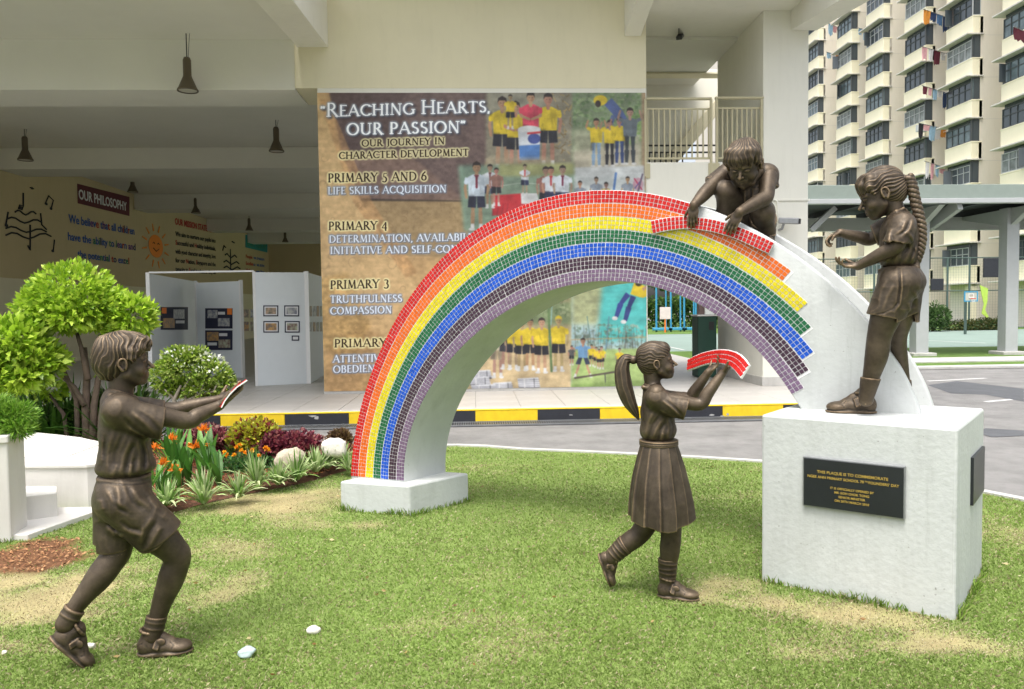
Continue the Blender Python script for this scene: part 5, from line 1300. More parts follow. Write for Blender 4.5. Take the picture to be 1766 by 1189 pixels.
# ---- girl with a ponytail who lifts a red piece
def short_girl():
    w0 = onz(1150, 1028)
    g = Fig(w0, 1.25); P = g.P
    root = empty('girl_statue', tuple(w0), 'bronze girl with ponytail and pleated skirt walking on the lawn', 'statue', 'bronze statues of schoolchildren')
    H = 66
    b = g.clay(1015, 1275, 575, 1045, -70, 75)
    fw = nrm((1, .14, .06)); up = nrm((-.12, 1, 0)); chin = P(1138, 656, 0)
    L, B = head(b, chin, fw, up, H)
    b.path([P(1126, 672, 0), P(1124, 645, 0)], [13, 14.5], 6)
    b.cone(P(1132, 679, -30), P(1132, 679, 30), 15, 15, 8)
    b.ell(P(1133, 715, 0), (25, 38, 32), None, 8)
    for z, e, w in ((-1, (1207, 697), (1246, 644)), (1, (1186, 692), (1222, 642))):
        sh = P(1134, 688, z*33); el = P(e[0], e[1], z*27); wr = P(w[0], w[1], z*17)
        b.limb([sh, (sh+el)/2, el, el*.65+wr*.35, wr], [13, 11.8, 10.8, 10.2, 6.4])
    hand(b, P(1246, 644, -17), (.72, .66, .18), (-.45, .80, .2), 37, (12, 20, 28, 34), thumb=-1, tcurl=10)
    hand(b, P(1222, 642, 17), (.72, .66, .0), (-.45, .80, -.2), 37, (14, 22, 28, 34), thumb=1, tcurl=10)
    # legs
    b.limb([P(1150, 860, -10), P(1157, 915, -8), P(1155, 950, -6), P(1152, 985, -4), P(1150, 1010, -3)], [25, 18, 17, 12, 11])
    b.limb([P(1135, 860, 12), P(1108, 915, 14), P(1085, 935, 14), P(1063, 952, 14), P(1050, 962, 14)], [25, 18, 17, 14, 11])
    g.out(b, 'body', root)
    # hair: cap swept back to the tie
    c = g.clay(1050, 1165, 575, 735, -42, 42, .8)
    for q, r in (((0, .66, -.085), (.375, .375, .45)), ((0, .52, -.18), (.355, .36, .34)), ((0, .34, -.22), (.25, .24, .22)), ((0, .78, .18), (.26, .20, .20))):
        c.ell(L(*q), H*np.array(r), B, 3)
    c.ell(L(0, .30, .41), H*np.array([.42, .42, .32]), B, 2, sub=True)
    for sx in (-1, 1): c.ell(L(sx*.42, .38, .04), H*np.array([.17, .16, .12]), B, 2, sub=True)
    c.cut(L(0, .18, -.3), -B[1]-.45*B[2], 2)
    tie = P(1092, 621, 0)
    tl = (np.linalg.inv(np.array([B[0], B[1], B[2]]).T)@(tie-chin))/H
    c.ruffle(hair_fn(chin, B, H, tuple(tl), (0, -.25, 1), 15, .85, 5), 3)
    c.ell(tie, (7.5, 7.5, 7.5), None, 2)
    cp = g.clay(1050, 1165, 575, 735, -42, 42, .8)
    pts = [P(1090, 619, 0), P(1079, 620, 0), P(1073, 636, 0), P(1076, 664, 0), P(1084, 690, 0), P(1093, 707, 0), P(1101, 723, 0)]
    cp.limb(pts, [5, 9, 12.5, 14, 12, 8, 2], 6); tt = np.linspace(0, len(pts)-1.001, 60)
    pts = [pts[int(t)]*(1-t % 1)+pts[int(t)+1]*(t % 1) for t in tt]
    A = np.array(pts)
    def tail(Q):
        d = np.linalg.norm(Q[:, None, :]-A[None], axis=2); j = np.clip(d.argmin(1), 0, len(A)-2)
        t = A[j+1]-A[j]; n = np.cross(t, [0, 0, 1.]); n /= np.linalg.norm(n, axis=1)[:, None]
        r = Q-A[j]; th = np.arctan2(r[:, 2], (r*n).sum(1)); q = vnoise(Q/22.0, 9)
        return -.9*((1-np.abs(np.sin(th*5+q*2.5)))-.5)
    cp.ruffle(tail, 3); c.merge(cp, 1.0)
    g.out(c, 'hair', root)
    # blouse
    c = g.clay(1085, 1205, 650, 780, -65, 65)
    c.ell(P(1134, 712, 0), (29, 38, 34), None, 10); c.ell(P(1135, 742, 0), (31, 25, 33), None, 10)
    c.cone(P(1131, 685, -28), P(1131, 685, 28), 18, 18, 10); c.cone(P(1124, 670, 0), P(1128, 680, 0), 15.5, 19, 6)
    for z in (-1, 1):
        o = 0 if z < 0 else -7
        c.sleeve(P(1136, 690, z*29), P(1184, 704+o, z*28), 16, 19.5, (1, -.28, 0), 8, P(1160, 699+o, z*30))
    c.cut(P(1136, 761, 0), (0, -1, 0), 2)
    for z in (-1, 1): c.path([P(1110, 668, z*11), P(1124, 671, z*16.5), P(1137, 676, z*13), P(1147, 684, z*4)], [2.6, 3.2, 3.2, 2.2], 2.5)
    c.path([P(1110, 668, -11), P(1109, 668, 0), P(1110, 668, 11)], [2.6]*3, 3)
    c.cone(P(1126, 660, 0), P(1125, 671, 0), 14.5, 12.5, 2, sub=True)
    g.creases(c, [[(1112, 755), (1118, 725), (1130, 700)], [(1124, 758), (1132, 735), (1146, 715)], [(1150, 756), (1154, 735), (1150, 712)], [(1140, 757), (1144, 740)], [(1140, 684), (1158, 696), (1172, 712)], [(1136, 700), (1152, 712), (1168, 718)]], 1.9, 3)
    g.creases(c, [[(1118, 756), (1126, 728), (1140, 708)], [(1134, 758), (1140, 736), (1148, 722)], [(1158, 754), (1160, 735), (1156, 718)], [(1146, 684), (1164, 698), (1178, 712)], [(1110, 700), (1112, 730)]], -1.8, 2.6)
    c.ruffle(cloth_noise(.9, 17, 3, (1, .6, 1))); g.out(c, 'blouse', root)
    # pleated skirt
    c = g.clay(1070, 1210, 745, 925, -80, 80)
    top, bot = P(1136, 764, 0), P(1139, 897, 0)
    w = tuple(slice(0, m) for m in c.n); x, y, z = c.grid(w)
    t = np.clip((top[1]-y)/(top[1]-bot[1]), -.1, 1.15); cx = top[0]+(bot[0]-top[0])*t
    tt = np.clip(t, 0, 1.1)
    Rx = 30+26*np.sin(np.clip(tt,0,1)*1.45)**.9; Rz = 32+25*np.sin(np.clip(tt,0,1)*1.45)**.9
    th = np.arctan2(z/Rz, (x-cx)/Rx); NP = 13
    saw = ((th*NP/(2*np.pi)+.04*np.sin(t*5)+.12*t) % 1.0)
    pl = np.where(saw < .86, (saw/.86)**1.6, (1-saw)/.14)
    rr = np.sqrt(((x-cx)/Rx)**2+(z/Rz)**2)*(Rx+Rz)/2
    amp = .9+3.6*tt
    base = (Rx+Rz)/2*(1+.030*tt*np.sin(th*3+1.0)+.02*tt*np.sin(th*5+2))
    d = (rr-base-amp*(pl-.5))*.8
    hem = bot[1]-3+3*np.sin(th*2.0+.6)+1.8*np.sin(th*6)+9*((x-cx)/60.0)**2
    d = np.maximum(d, y-(top[1]+1)); d = np.maximum(d, hem-y)
    inner = (rr-(base-6))*.8; d = np.maximum(d, np.where(y < bot[1]+22, -inner, -20))
    c.D[w] = np.minimum(c.D[w], d.astype(np.float32))
    c.ruffle(cloth_noise(.7, 20, 8, (1, .4, 1))); g.out(c, 'skirt', root)
    m = g.clay(1095, 1180, 750, 780, -50, 50)
    for q in (759.5, 763, 766): m.ell(P(1136, q, 0), (33.5, 4.2, 35.5), None, 2)
    g.out(m, 'waistband', root)
    # socks, shoes
    for pts, rs, cp_, cn in (([P(1152, 960, -5), P(1151, 1004, -3)], [17.0, 13.5], P(1152, 963, -5), (0, 1, 0)), ([P(1082, 936, 14), P(1054, 962, 14)], [17.5, 13.5], P(1079, 938, 14), nrm((.82, .57, 0)))):
        c = g.clay(1030, 1185, 915, 1025, -30, 40)
        c.path(pts, rs, 2); c.cut(cp_, cn, .8)
        for i, q in enumerate((.22, .42, .6, .8)):
            mm = pts[0]*(1-q)+pts[1]*q; r = rs[0]*(1-q)+rs[1]*q+.9; c.ell(mm, (r, 1.9, r), frame((0, 0, 1), nrm(pts[0]-pts[1]+np.array([3*(-1)**i, 0, 0]))), 2.2)
        g.out(c, 'sock', root)
    c = g.clay(1115, 1220, 970, 1045, -50, 40)
    hp = g.loc(onz(1133, 1028)); shoe(c, hp+np.array([0, 0, -1]), (1, 0, -.10), (0, 1, 0), 72, .20); g.out(c, 'shoe', root)
    c = g.clay(1010, 1095, 910, 1030, -30, 60)
    shoe(c, P(1030, 955, 14), P(1052, 1013, 14)-P(1030, 955, 14), (.93, .36, 0), 64, .21); g.out(c, 'shoe', root)
    return g, root
# ---- girl with a braid who stands on the plinth
def braid_girl():
    w0 = onz(1470, 716, .88)
    g = Fig(w0, 1.25); P = g.P
    root = empty('girl_statue', tuple(w0), 'bronze girl with a long braid standing on the white plinth', 'statue', 'bronze statues of schoolchildren')
    H = 80
    b = g.clay(1405, 1610, 270, 725, -65, 125)
    fw = nrm((-1, -.36, -.10)); up = nrm((-.36, 1, 0)); chin = P(1533, 372, 0)
    L, B = head(b, chin, fw, up, H, lids=1.0)
    b.cone(P(1547, 372, 0), P(1537, 345, 0), 14, 16, 6)
    b.cone(P(1548, 388, -30), P(1546, 388, 30), 16, 16, 8)
    b.ell(P(1548, 420, 0), (27, 42, 33), None, 8)
    # near arm
    sh, el, wr = P(1556, 384, -34), P(1544, 427, -40), P(1480, 459, -26)
    b.limb([sh, (sh+el)/2+np.array([1, 0, 0]), el, el*.65+wr*.35, wr], [14, 13, 12.5, 11.8, 7.2])
    hand(b, wr, (-.96, .06, -.05), (.05, 1, -.25), 42, (18, 26, 34, 42), thumb=-1, tcurl=15)
    # far arm
    sh, el, wr = P(1540, 388, 34), P(1500, 413, 38), P(1449, 402, 22)
    b.limb([sh, (sh+el)/2, el, el*.65+wr*.35, wr], [13, 12, 11.2, 10.6, 7])
    hand(b, wr, (-.90, -.42, -.1), (.30, -.90, -.2), 40, (36, 44, 50, 56), thumb=-1, tcurl=38)
    # legs
    b.limb([P(1545, 500, -16), P(1528, 545, -18), P(1517, 578, -16), P(1512, 612, -13), P(1502, 652, -10), P(1494, 690, -8)], [30, 24, 19.5, 18.5, 13.5, 11.5])
    b.limb([P(1558, 500, 16), P(1555, 545, 28), P(1549, 582, 50), P(1553, 622, 76), P(1560, 668, 100)], [27, 19.5, 14.5, 12.5, 10])
    g.out(b, 'body', root)
    # hair
    c = g.clay(1455, 1615, 268, 492, -50, 50, .85)
    for q, r in (((0, .66, -.085), (.39, .385, .455)), ((0, .50, -.20), (.36, .36, .35)), ((0, .80, .12), (.28, .18, .235)), ((0, .36, -.26), (.27, .22, .20))):
        c.ell(L(*q), H*np.array(r), B, 4)
    for sx in (-1, 1): c.path([L(sx*.12, .90, .20), L(sx*.16, .77, .30), L(sx*.17, .62, .335)], [7, 6, 2.5], 5)
    c.path([L(0, .90, .22), L(0, .79, .32), L(0, .61, .36)], [7, 6, 2.5], 5)
    for sx in (-1, 1): c.path([L(sx*.27, .84, .12), L(sx*.32, .68, .20), L(sx*.33, .50, .15)], [8, 6, 2], 5)
    c.ell(L(0, .24, .43), H*np.array([.42, .36, .34]), B, 2, sub=True)
    for sx in (-1, 1): c.ell(L(sx*.42, .38, .04), H*np.array([.17, .17, .12]), B, 2, sub=True)
    c.cut(L(0, .15, -.3), -B[1]-.35*B[2], 2)
    tie = P(1560, 311, 0); tl = (np.array([B[0], B[1], B[2]])@(tie-chin))/H
    c.ruffle(hair_fn(chin, B, H, tuple(tl), (0, -.2, 1), 14, 1.3, 15), 3)
    c.ell(tie, (6.5, 9, 8), None, 2)
    ctl = [(1566, 306), (1573, 322), (1578, 345), (1584, 368), (1589, 390), (1590, 412), (1587, 432), (1581, 450)]
    A = np.array([P(q[0], q[1], -6) for q in ctl]); n = 66
    tt = np.linspace(0, len(A)-1.001, n); C0 = np.array([A[int(t)]*(1-t % 1)+A[int(t)+1]*(t % 1) for t in tt])
    for s3 in range(3):
        ph = s3*2*math.pi/3; pts = []; rs = []
        for i in range(n):
            a = i/n*2*math.pi*6.2+ph; t = C0[min(i+1, n-1)]-C0[max(i-1, 0)]; t /= np.linalg.norm(t); nn = np.array([t[1], -t[0], 0])
            k = 1-.25*i/n
            pts.append(C0[i]+nn*math.sin(a)*4.6*k+np.array([0, 0, 1])*math.cos(a)*4.2*k); rs.append(5.2*k)
        c.path(pts, rs, .5)
    e = C0[-1]; c.path([e, P(1576, 462, -6), P(1570, 476, -6), P(1567, 486, -6)], [5, 7.5, 6, 1.5], 2); c.path([e, P(1581, 462, -9), P(1577, 474, -9)], [5, 5, 1.5], 1.5)
    g.out(c, 'hair', root)
    # shirt
    c = g.clay(1480, 1610, 350, 475, -70, 70)
    c.ell(P(1551, 410, 0), (31, 40, 35), None, 10); c.ell(P(1549, 442, 0), (31, 26, 34), None, 10); c.cone(P(1553, 388, -28), P(1549, 388, 28), 19, 19, 10)
    c.cone(P(1549, 372, 0), P(1552, 385, 0), 16.5, 20, 6)
    c.sleeve(P(1559, 387, -30), P(1545, 419, -40), 18.5, 20, (-.16, -1, 0), 8, P(1555, 400, -37))
    c.sleeve(P(1541, 388, 30), P(1507, 407, 37), 17, 19, (-.95, -.35, 0), 8, P(1525, 396, 35))
    c.cut(P(1546, 463, 0), (0, -1, 0), 2)
    for z in (-1, 1): c.path([P(1558, 360, z*12), P(1546, 366, z*17), P(1534, 376, z*15), P(1524, 390, z*6)], [2.8, 3.4, 3.4, 2.6], 2.5)
    c.cone(P(1543, 358, 0), P(1546, 372, 0), 16, 13, 2, sub=True)
    g.creases(c, [[(1528, 458), (1532, 432), (1530, 405)], [(1542, 460), (1546, 438), (1560, 418)], [(1556, 460), (1566, 440), (1576, 415)], [(1570, 455), (1578, 435), (1582, 410)], [(1535, 395), (1530, 412), (1528, 424)], [(1572, 380), (1566, 400), (1552, 414)], [(1560, 385), (1552, 402), (1540, 410)],
                  [(1562, 404), (1574, 420), (1580, 438)]], 1.9, 3)
    g.creases(c, [[(1535, 458), (1538, 434), (1536, 408)], [(1549, 460), (1555, 440), (1568, 420)], [(1564, 458), (1573, 438), (1580, 412)], [(1566, 384), (1560, 402), (1546, 412)]], -1.8, 2.6)
    c.ruffle(cloth_noise(1.0, 16, 13, (1, .6, 1))); g.out(c, 'shirt', root)
    # shorts
    c = g.clay(1490, 1610, 450, 570, -65, 75)
    c.ell(P(1549, 474, 0), (30, 22, 34), None, 8); c.ell(P(1560, 487, 0), (32, 27, 36), None, 10)
    c.cone(P(1548, 490, -18), P(1526, 548, -18), 31, 29.5, 12); c.cone(P(1560, 490, 18), P(1560, 550, 20), 28, 23, 10)
    c.cut(P(1546, 461, 0), (0, 1, 0), 1)
    c.cut(P(1523, 546, -18), nrm((-.18, -1, 0)), 1.0, P(1480, 590, -65), P(1543, 500, 6)); c.cut(P(1553, 553, -18), nrm((.45, -1, 0)), 1.0, P(1540, 590, -65), P(1610, 500, 6))
    c.cut(P(1560, 557, 20), nrm((.05, -1, 0)), 1.0, P(1480, 590, 5), P(1610, 500, 75))
    c.cone(P(1530, 530, -18), P(1520, 566, -18), 22, 27, 1, sub=True); c.cone(P(1560, 535, 20), P(1559, 566, 20), 18, 21, 1, sub=True)
    for q in (465, 469): c.ell(P(1549, q, 0), (31, 2.6, 35), None, 1.5)
    g.creases(c, [[(1530, 480), (1518, 500), (1512, 530)], [(1540, 490), (1528, 512), (1518, 540)], [(1572, 500), (1582, 515), (1580, 530)], [(1565, 520), (1570, 540)]], 1.8, 3.4)
    g.creases(c, [[(1552, 466), (1553, 500), (1550, 525), (1541, 538)]], 2.0, 1.6); g.creases(c, [[(1548, 466), (1549, 498), (1546, 522), (1537, 535)]], -2.2, 1.8)
    g.creases(c, [[(1504, 543), (1522, 540), (1538, 532)]], -1.2, 1.2)
    c.ruffle(cloth_noise(1.0, 18, 17)); g.out(c, 'shorts', root)
    # sock, shoe (near foot); the far foot stands behind the front slab
    for pts, rs, cp_, cn in (([P(1503, 645, -10), P(1493, 690, -8)], [17.0, 11.5], P(1503, 652, -10), (.1, 1, 0)), ([P(1557, 650, 92), P(1561, 684, 102)], [13.5, 12.5], P(1557, 655, 92), (0, 1, 0))):
        c = g.clay(1470, 1590, 630, 712, -35, 130); c.path(pts, rs, 2); c.cut(cp_, cn, .8)
        g.out(c, 'sock', root)
    c = g.clay(1415, 1530, 660, 730, -60, 40)
    shoe(c, g.loc(onz(1513, 714, .88))+np.array([0, 0, 3]), (-1, 0, -.05), (0, 1, 0), 84, .225); g.out(c, 'shoe', root)
    c = g.clay(1490, 1600, 630, 720, 60, 150)
    f = nrm((-1, 0, -.05)); w = g.loc(onz(1575, 703, .883)); q = P(1574, 690, 104); q[1] = g.loc(onz(1470, 716, .88))[1]; shoe(c, q, f, (0, 1, 0), 66, .20); g.out(c, 'shoe', root)
    return g, root
# ---- boy who squats on the arch and sets a piece
def squat_boy():
    w0 = CO+ray(1290, 390)*BOYD
    g = Fig(w0, 1.25); P = g.P
    root = empty('boy_statue', tuple(w0), 'bronze boy squatting on top of the arch with both hands down', 'statue', 'bronze statues of schoolchildren')
    H = 73
    fw = nrm((-.22, -.55, -.80)); up = nrm((-.10, .82, -.54)); chin = P(1287, 316, -18)
    b = g.clay(1165, 1355, 210, 445, -150, 80)
    L, B = head(b, chin, fw, up, H, smile=.9, lids=1.0)
    b.cone(P(1289, 300, 8), P(1289, 280, -5), 17, 17, 6)
    b.cone(P(1256, 301, 12), P(1320, 303, 10), 16, 16, 8); b.ell(P(1292, 335, 16), (32, 40, 26), None, 10); b.ell(P(1298, 370, 34), (34, 26, 30), None, 10)
    # arms reach down over the front slab to the loose piece
    zf = lambda px, py, o: float(g.loc(onpl(px, py, p0-an*o, an))[2])
    z1, z2 = zf(1197, 354, .055), zf(1276, 366, .055)
    sh, el, wr = P(1247, 303, 0), P(1219, 330, z1*.55), P(1197, 354, z1)
    b.limb([sh, (sh+el)/2, el, el*.65+wr*.35, wr], [14, 13, 12, 11.2, 7.4])
    hand(b, wr, (-.10, -.98, -.04), (.15, -.08, .98), 40, (10, 14, 16, 18), thumb=1, tcurl=20, spread=.05)
    sh, el, wr = P(1326, 305, 0), P(1320, 341, z2*.45), P(1276, 366, z2)
    b.limb([sh, (sh+el)/2, el, el*.65+wr*.35, wr], [14.5, 13.5, 12.8, 12, 7.8])
    hand(b, wr, (-.50, -.86, -.04), (.20, -.08, .97), 42, (10, 14, 16, 18), thumb=1, tcurl=20, spread=.05)
    # legs, folded
    b.path([P(1286, 378, 30), P(1254, 331, -20)], [22, 17.5], 8); b.ell(P(1252, 331, -22), (16, 17, 15), None, 6); b.path([P(1252, 333, -20), P(1250, 372, -6), P(1250, 400, 0)], [16, 14, 11], 8)
    b.path([P(1308, 384, 30), P(1316, 366, -16)], [22, 18], 8); b.ell(P(1316, 367, -18), (17, 18, 15), None, 6); b.path([P(1317, 370, -14), P(1322, 398, 2), P(1324, 418, 4)], [16, 14, 11], 8)
    g.out(b, 'body', root)
    c = g.clay(1240, 1340, 205, 335, -125, 60, .85)
    for q, r in (((0, .66, -.085), (.39, .385, .455)), ((0, .50, -.20), (.36, .36, .35)), ((0, .82, .12), (.30, .19, .30)), ((0, .34, -.28), (.26, .21, .19))):
        c.ell(L(*q), H*np.array(r), B, 4)
    for x in (-.22, -.11, 0, .11, .22): c.path([L(x, .88, .24), L(x*1.05, .76, .38-.3*abs(x)), L(x*1.05, .585+.02*math.sin(x*40), .385-.35*abs(x))], [8, 6.5, 2.6], 3)
    for sx in (-1, 1): c.path([L(sx*.30, .80, .10), L(sx*.345, .62, .12), L(sx*.34, .46, .08)], [8, 6, 2], 4)
    c.ell(L(0, .20, .46), H*np.array([.42, .345, .34]), B, 2, sub=True)
    for sx in (-1, 1): c.ell(L(sx*.42, .40, .03), H*np.array([.17, .12, .115]), B, 2, sub=True)
    c.cut(L(0, .14, -.3), -B[1]-.35*B[2], 2)
    c.ruffle(hair_fn(chin, B, H, (0, .98, -.22), (0, 1, -.25), 15, 1.1, 25, .4), 3)
    g.out(c, 'hair', root)
    c = g.clay(1205, 1355, 260, 410, -60, 75)
    c.ell(P(1291, 330, 15), (37, 42, 30), None, 10); c.ell(P(1300, 368, 34), (37, 28, 32), None, 10); c.cone(P(1258, 302, 12), P(1320, 303, 10), 20, 20, 10)
    for a, h0, n_ in ((P(1252, 302, 8), P(1229, 321, -6), (-.72, -.70, -.3)), (P(1323, 303, 8), P(1323, 323, 0), (-.05, -1, -.1))):
        ax = nrm(h0-a); c.sleeve(a, h0, 18, 18.5, n_, 8)
        e1 = frame(ax, (0, 0, 1)); e = [h0-ax*2.5+17.6*(math.cos(t)*e1[0]+math.sin(t)*e1[1]) for t in np.linspace(0, 2*math.pi, 15)]; c.path(e, [1.6]*15, 1.2)
    # open collar
    for sx, pts in ((-1, [P(1266, 279, 6), P(1262, 296, -14), P(1268, 315, -24), P(1281, 324, -22)]), (1, [P(1312, 277, 4), P(1310, 296, -14), P(1296, 316, -24), P(1281, 324, -22)])):
        c.path(pts, [5, 6, 5, 2.5], 3)
    c.cone(P(1288, 285, -8), P(1286, 305, -14), 16, 9, 3, sub=True)
    g.creases(c, [[(1272, 330), (1270, 350), (1276, 372)], [(1302, 330), (1306, 348), (1300, 366)], [(1240, 300), (1256, 312), (1262, 330)], [(1332, 300), (1322, 316)], [(1318, 330), (1326, 352)], [(1284, 326), (1285, 360)]], 1.8, 3)
    g.creases(c, [[(1265, 322), (1262, 345)], [(1295, 325), (1296, 350)], [(1310, 325), (1314, 350)], [(1280, 330), (1280, 370)]], -1.6, 2.4)
    c.box(P(1305, 333, -13), (7, 7, 3.5), frame((-.1, .1, -1), (0, 1, 0)), 1, 1)
    c.ruffle(cloth_noise(1.0, 16, 29)); g.out(c, 'shirt', root)
    c = g.clay(1235, 1350, 345, 440, -30, 85)
    c.ell(P(1302, 388, 38), (36, 24, 32), None, 8); c.cone(P(1308, 386, 30), P(1317, 378, 0), 25, 22, 8); c.cone(P(1286, 382, 30), P(1270, 356, 4), 25, 21, 8)
    c.cut(P(1317, 377, -2), nrm((.1, .35, -1)), .8, P(1296, 420, -30), P(1350, 340, 20)); c.cut(P(1268, 352, 0), nrm((-.3, .5, -.8)), .8, P(1235, 400, -30), P(1294, 340, 22))
    c.ruffle(cloth_noise(1.3, 16, 31)); g.out(c, 'shorts', root)
    c = g.clay(1225, 1350, 385, 440, -50, 40)
    shoe(c, P(1250, 412, 16), (-.05, -.12, -1), (0, 1, -.12), 60, .20); g.out(c, 'shoe', root)
    c = g.clay(1290, 1365, 395, 460, -50, 45)
    shoe(c, P(1325, 432, 18), (.05, -.12, -1), (0, 1, -.12), 60, .20); g.out(c, 'shoe', root)
    return g, root
# ------------------------------------------------------------------ pieces in the children's hands
def piece_short_girl():
    g = Fig(onz(1150, 1028), 1.05)
    top = [(1187, 620), (1198, 614), (1210, 609), (1221, 606), (1233, 603.5), (1245, 602.5), (1257, 603.5), (1268, 606.5), (1276, 611), (1284, 618), (1292, 629)]
    bot = [(1184.5, 640), (1196, 636), (1208, 631.5), (1219, 628.5), (1231, 627), (1242, 627.5), (1252, 629.5), (1260, 633), (1266, 638), (1271, 644), (1277, 652)]
    n = len(top); dz = np.linspace(95, -70, n)
    A = [g.W(g.P(*top[i], dz[i])) for i in range(n)]; B_ = [g.W(g.P(*bot[i], dz[i]-4)) for i in range(n)]
    th = []
    for i in range(n):
        t = nrm_(A[min(i+1, n-1)]-A[max(i-1, 0)]); w = nrm_(B_[i]-A[i]); q = nrm_(np.cross(t, w)); q = q if q@CF > 0 else -q; th.append(q*.012)
    strip('mosaic_piece', 'curved red mosaic piece lifted on both palms by the ponytail girl', A, [b-a for a, b in zip(A, B_)], th, 27)
def piece_tall_boy():
    g = Fig(onz(210, 1137), 1.25)
    cs = [(382.5, 704), (388, 693), (397, 681), (409, 669), (427, 656.5)]
    root_pts = [g.W(g.P(*c, -52)) for c in cs]; far_pts = [g.W(g.P(c[0]+.6, c[1]+.6, 52)) for c in cs]
    dirs = [q-p for p, q in zip(root_pts, far_pts)]; dirv = dirs[2]
    # long axis runs away from the viewer: sweep in depth
    N = 12; a = np.array(root_pts[0]); b = np.array(root_pts[-1]); mid = np.array(root_pts[2])
    r = empty('mosaic_piece', tuple(a), 'thin red mosaic piece seen edge-on, lying on the palms of the striding boy', 'mosaic piece', 'loose pieces of red mosaic')
    V = []; F = []; k = len(root_pts)
    up = nrm_(np.cross(nrm_(b-a), dirv)); up = up if up[2] > 0 else -up
    for j in range(2):
        for p, dv in zip(root_pts, dirs): V += [np.array(p)+dv*j, np.array(p)+dv*j+up*.005]
    for i in range(k-1):
        a0, a1 = 2*i, 2*i+2; n0 = 2*k
        F += [(a0, a0+1, a1+1, a1), (n0+a0, n0+a1, n0+a1+1, n0+a0+1), (a0+1, n0+a0+1, n0+a1+1, a1+1), (a0, a1, n0+a1, n0+a0)]
    F += [(0, 2*k, 2*k+1, 1), (2*k-2, 2*k-1, 4*k-1, 4*k-2)]
    MB().add(V, F).build('backing', GROUTM, r)
    for i in range(k-1):
        p, q = np.array(root_pts[i]), np.array(root_pts[i+1]); L = np.linalg.norm(q-p); ux = nrm_(q-p); nn = np.cross(ux, nrm_(dirv)); nn = nn if nn@up > 0 else -nn
        c_n = 2
        for c in range(c_n):
            for d in range(1, 9):
                P = p+(q-p)*(c+.5)/c_n+(dirs[i]+dirs[i+1])/2*(d+.5)/9+nn*.0055
                uz = nrm_(dirv); u2 = ux if np.cross(uz, ux)@nn < 0 else -ux
                tile_obj(unit[0], P, u2, uz, L/c_n*.82, .25/9*.82, r)
piece_short_girl(); piece_tall_boy()
BOYD = None
# the squatting boy's place: above the groove of the arch
def _boyd():
    m = aw(float(Ro(PHS-.12))-.1, PHS-.12, T_*.42); return float((m-CO)@CF)
BOYD = _boyd()
tall_boy(); short_girl(); braid_girl(); squat_boy()
# ------------------------------------------------------------------ the printed banner: its print is painted here, pixel by pixel, as flat artwork
BZ0, BZ1 = float(atY(800, 671, WY)[2]), float(atY(830, 161, WY)[2])
BX0, BX1 = XB0+.0, XB1-.02
CWI, CHI = 1240, int(1240*(BZ1-BZ0)/(BX1-BX0)); PPM = CWI/(BX1-BX0); SP = PPM/108.9
cv = np.zeros((CHI, CWI, 3), np.float32)
def cc(px, py):
    p = atY(px, py, WY); return ((p[0]-BX0)*PPM, (BZ1-p[2])*PPM)
_r = np.random.default_rng(8)
yy, xx = np.mgrid[0:CHI, 0:CWI].astype(np.float32)
def fb(sx, sy, seed, o=5): return fbm(np.stack([xx/sx, yy/sy, xx*0], -1), seed, o)
n1 = fb(260, 140, 1); n2 = fb(60, 44, 2); n3 = fb(14, 12, 5, 3)
def lerp(a, b, t): return np.array(a, np.float32)*(1-t[..., None])+np.array(b, np.float32)*t[..., None]
cv[:] = lerp((.70, .545, .35), (.83, .68, .46), np.clip(n1*1.3-.1, 0, 1)); cv += (n2[..., None]-.5)*.10+(n3[..., None]-.5)*.05
def boxblur(a, r):
    r = int(r)
    if r < 1: return a
    for ax in (0, 1):
        c = np.cumsum(np.pad(a, [(r+1, r) if k == ax else (0, 0) for k in range(a.ndim)], mode='edge'), axis=ax)
        n = a.shape[ax]; i0 = [slice(None)]*a.ndim; i1 = [slice(None)]*a.ndim; i1[ax] = slice(2*r+1, 2*r+1+n); i0[ax] = slice(0, n)
        a = (c[tuple(i1)]-c[tuple(i0)])/(2*r+1)
    return a
def polymask(P, pad=2):
    P = np.array(P, float); x0, y0 = np.floor(P.min(0)).astype(int)-pad; x1, y1 = np.ceil(P.max(0)).astype(int)+pad
    x0, y0 = max(x0, 0), max(y0, 0); x1, y1 = min(x1, CWI), min(y1, CHI)
    if x1 <= x0 or y1 <= y0: return None
    S = 2; gx = x0+(np.arange((x1-x0)*S)+.5)/S; gy = y0+(np.arange((y1-y0)*S)+.5)/S; m = np.zeros((len(gy), len(gx)), bool)
    for i in range(len(P)):
        (xa, ya), (xb, yb) = P[i], P[(i+1) % len(P)]
        if ya == yb: continue
        c = (gy > min(ya, yb)) & (gy <= max(ya, yb)); xi = xa+(gy-ya)*(xb-xa)/(yb-ya)
        m[c] ^= gx[None, :] < xi[c][:, None]
    m = m.reshape(y1-y0, S, x1-x0, S).mean((1, 3)).astype(np.float32); return m, (slice(y0, y1), slice(x0, x1))
def put(P, col, a=1.0, blur=0, tex=0.0):
    """P in photo pixels"""
    r = polymask([cc(*p) for p in P], int(blur*2.5)+2)
    if r is None: return
    m, w = r
    if blur: m = boxblur(boxblur(m, blur), blur)
    c = np.array(col, np.float32)
    if tex: tex = tex*.45; c = c*(1+tex*(n3[w][..., None]-.5)*2+tex*(n2[w][..., None]-.5)*2)
    cv[w] = cv[w]*(1-a*m[..., None])+c*a*m[..., None]
def oval(cx, cy, rx, ry, col, a=1.0, blur=0, tex=0.0, n=18): put([(cx+rx*math.cos(t), cy+ry*math.sin(t)) for t in np.linspace(0, 2*math.pi, n+1)[:-1]], col, a, blur, tex)
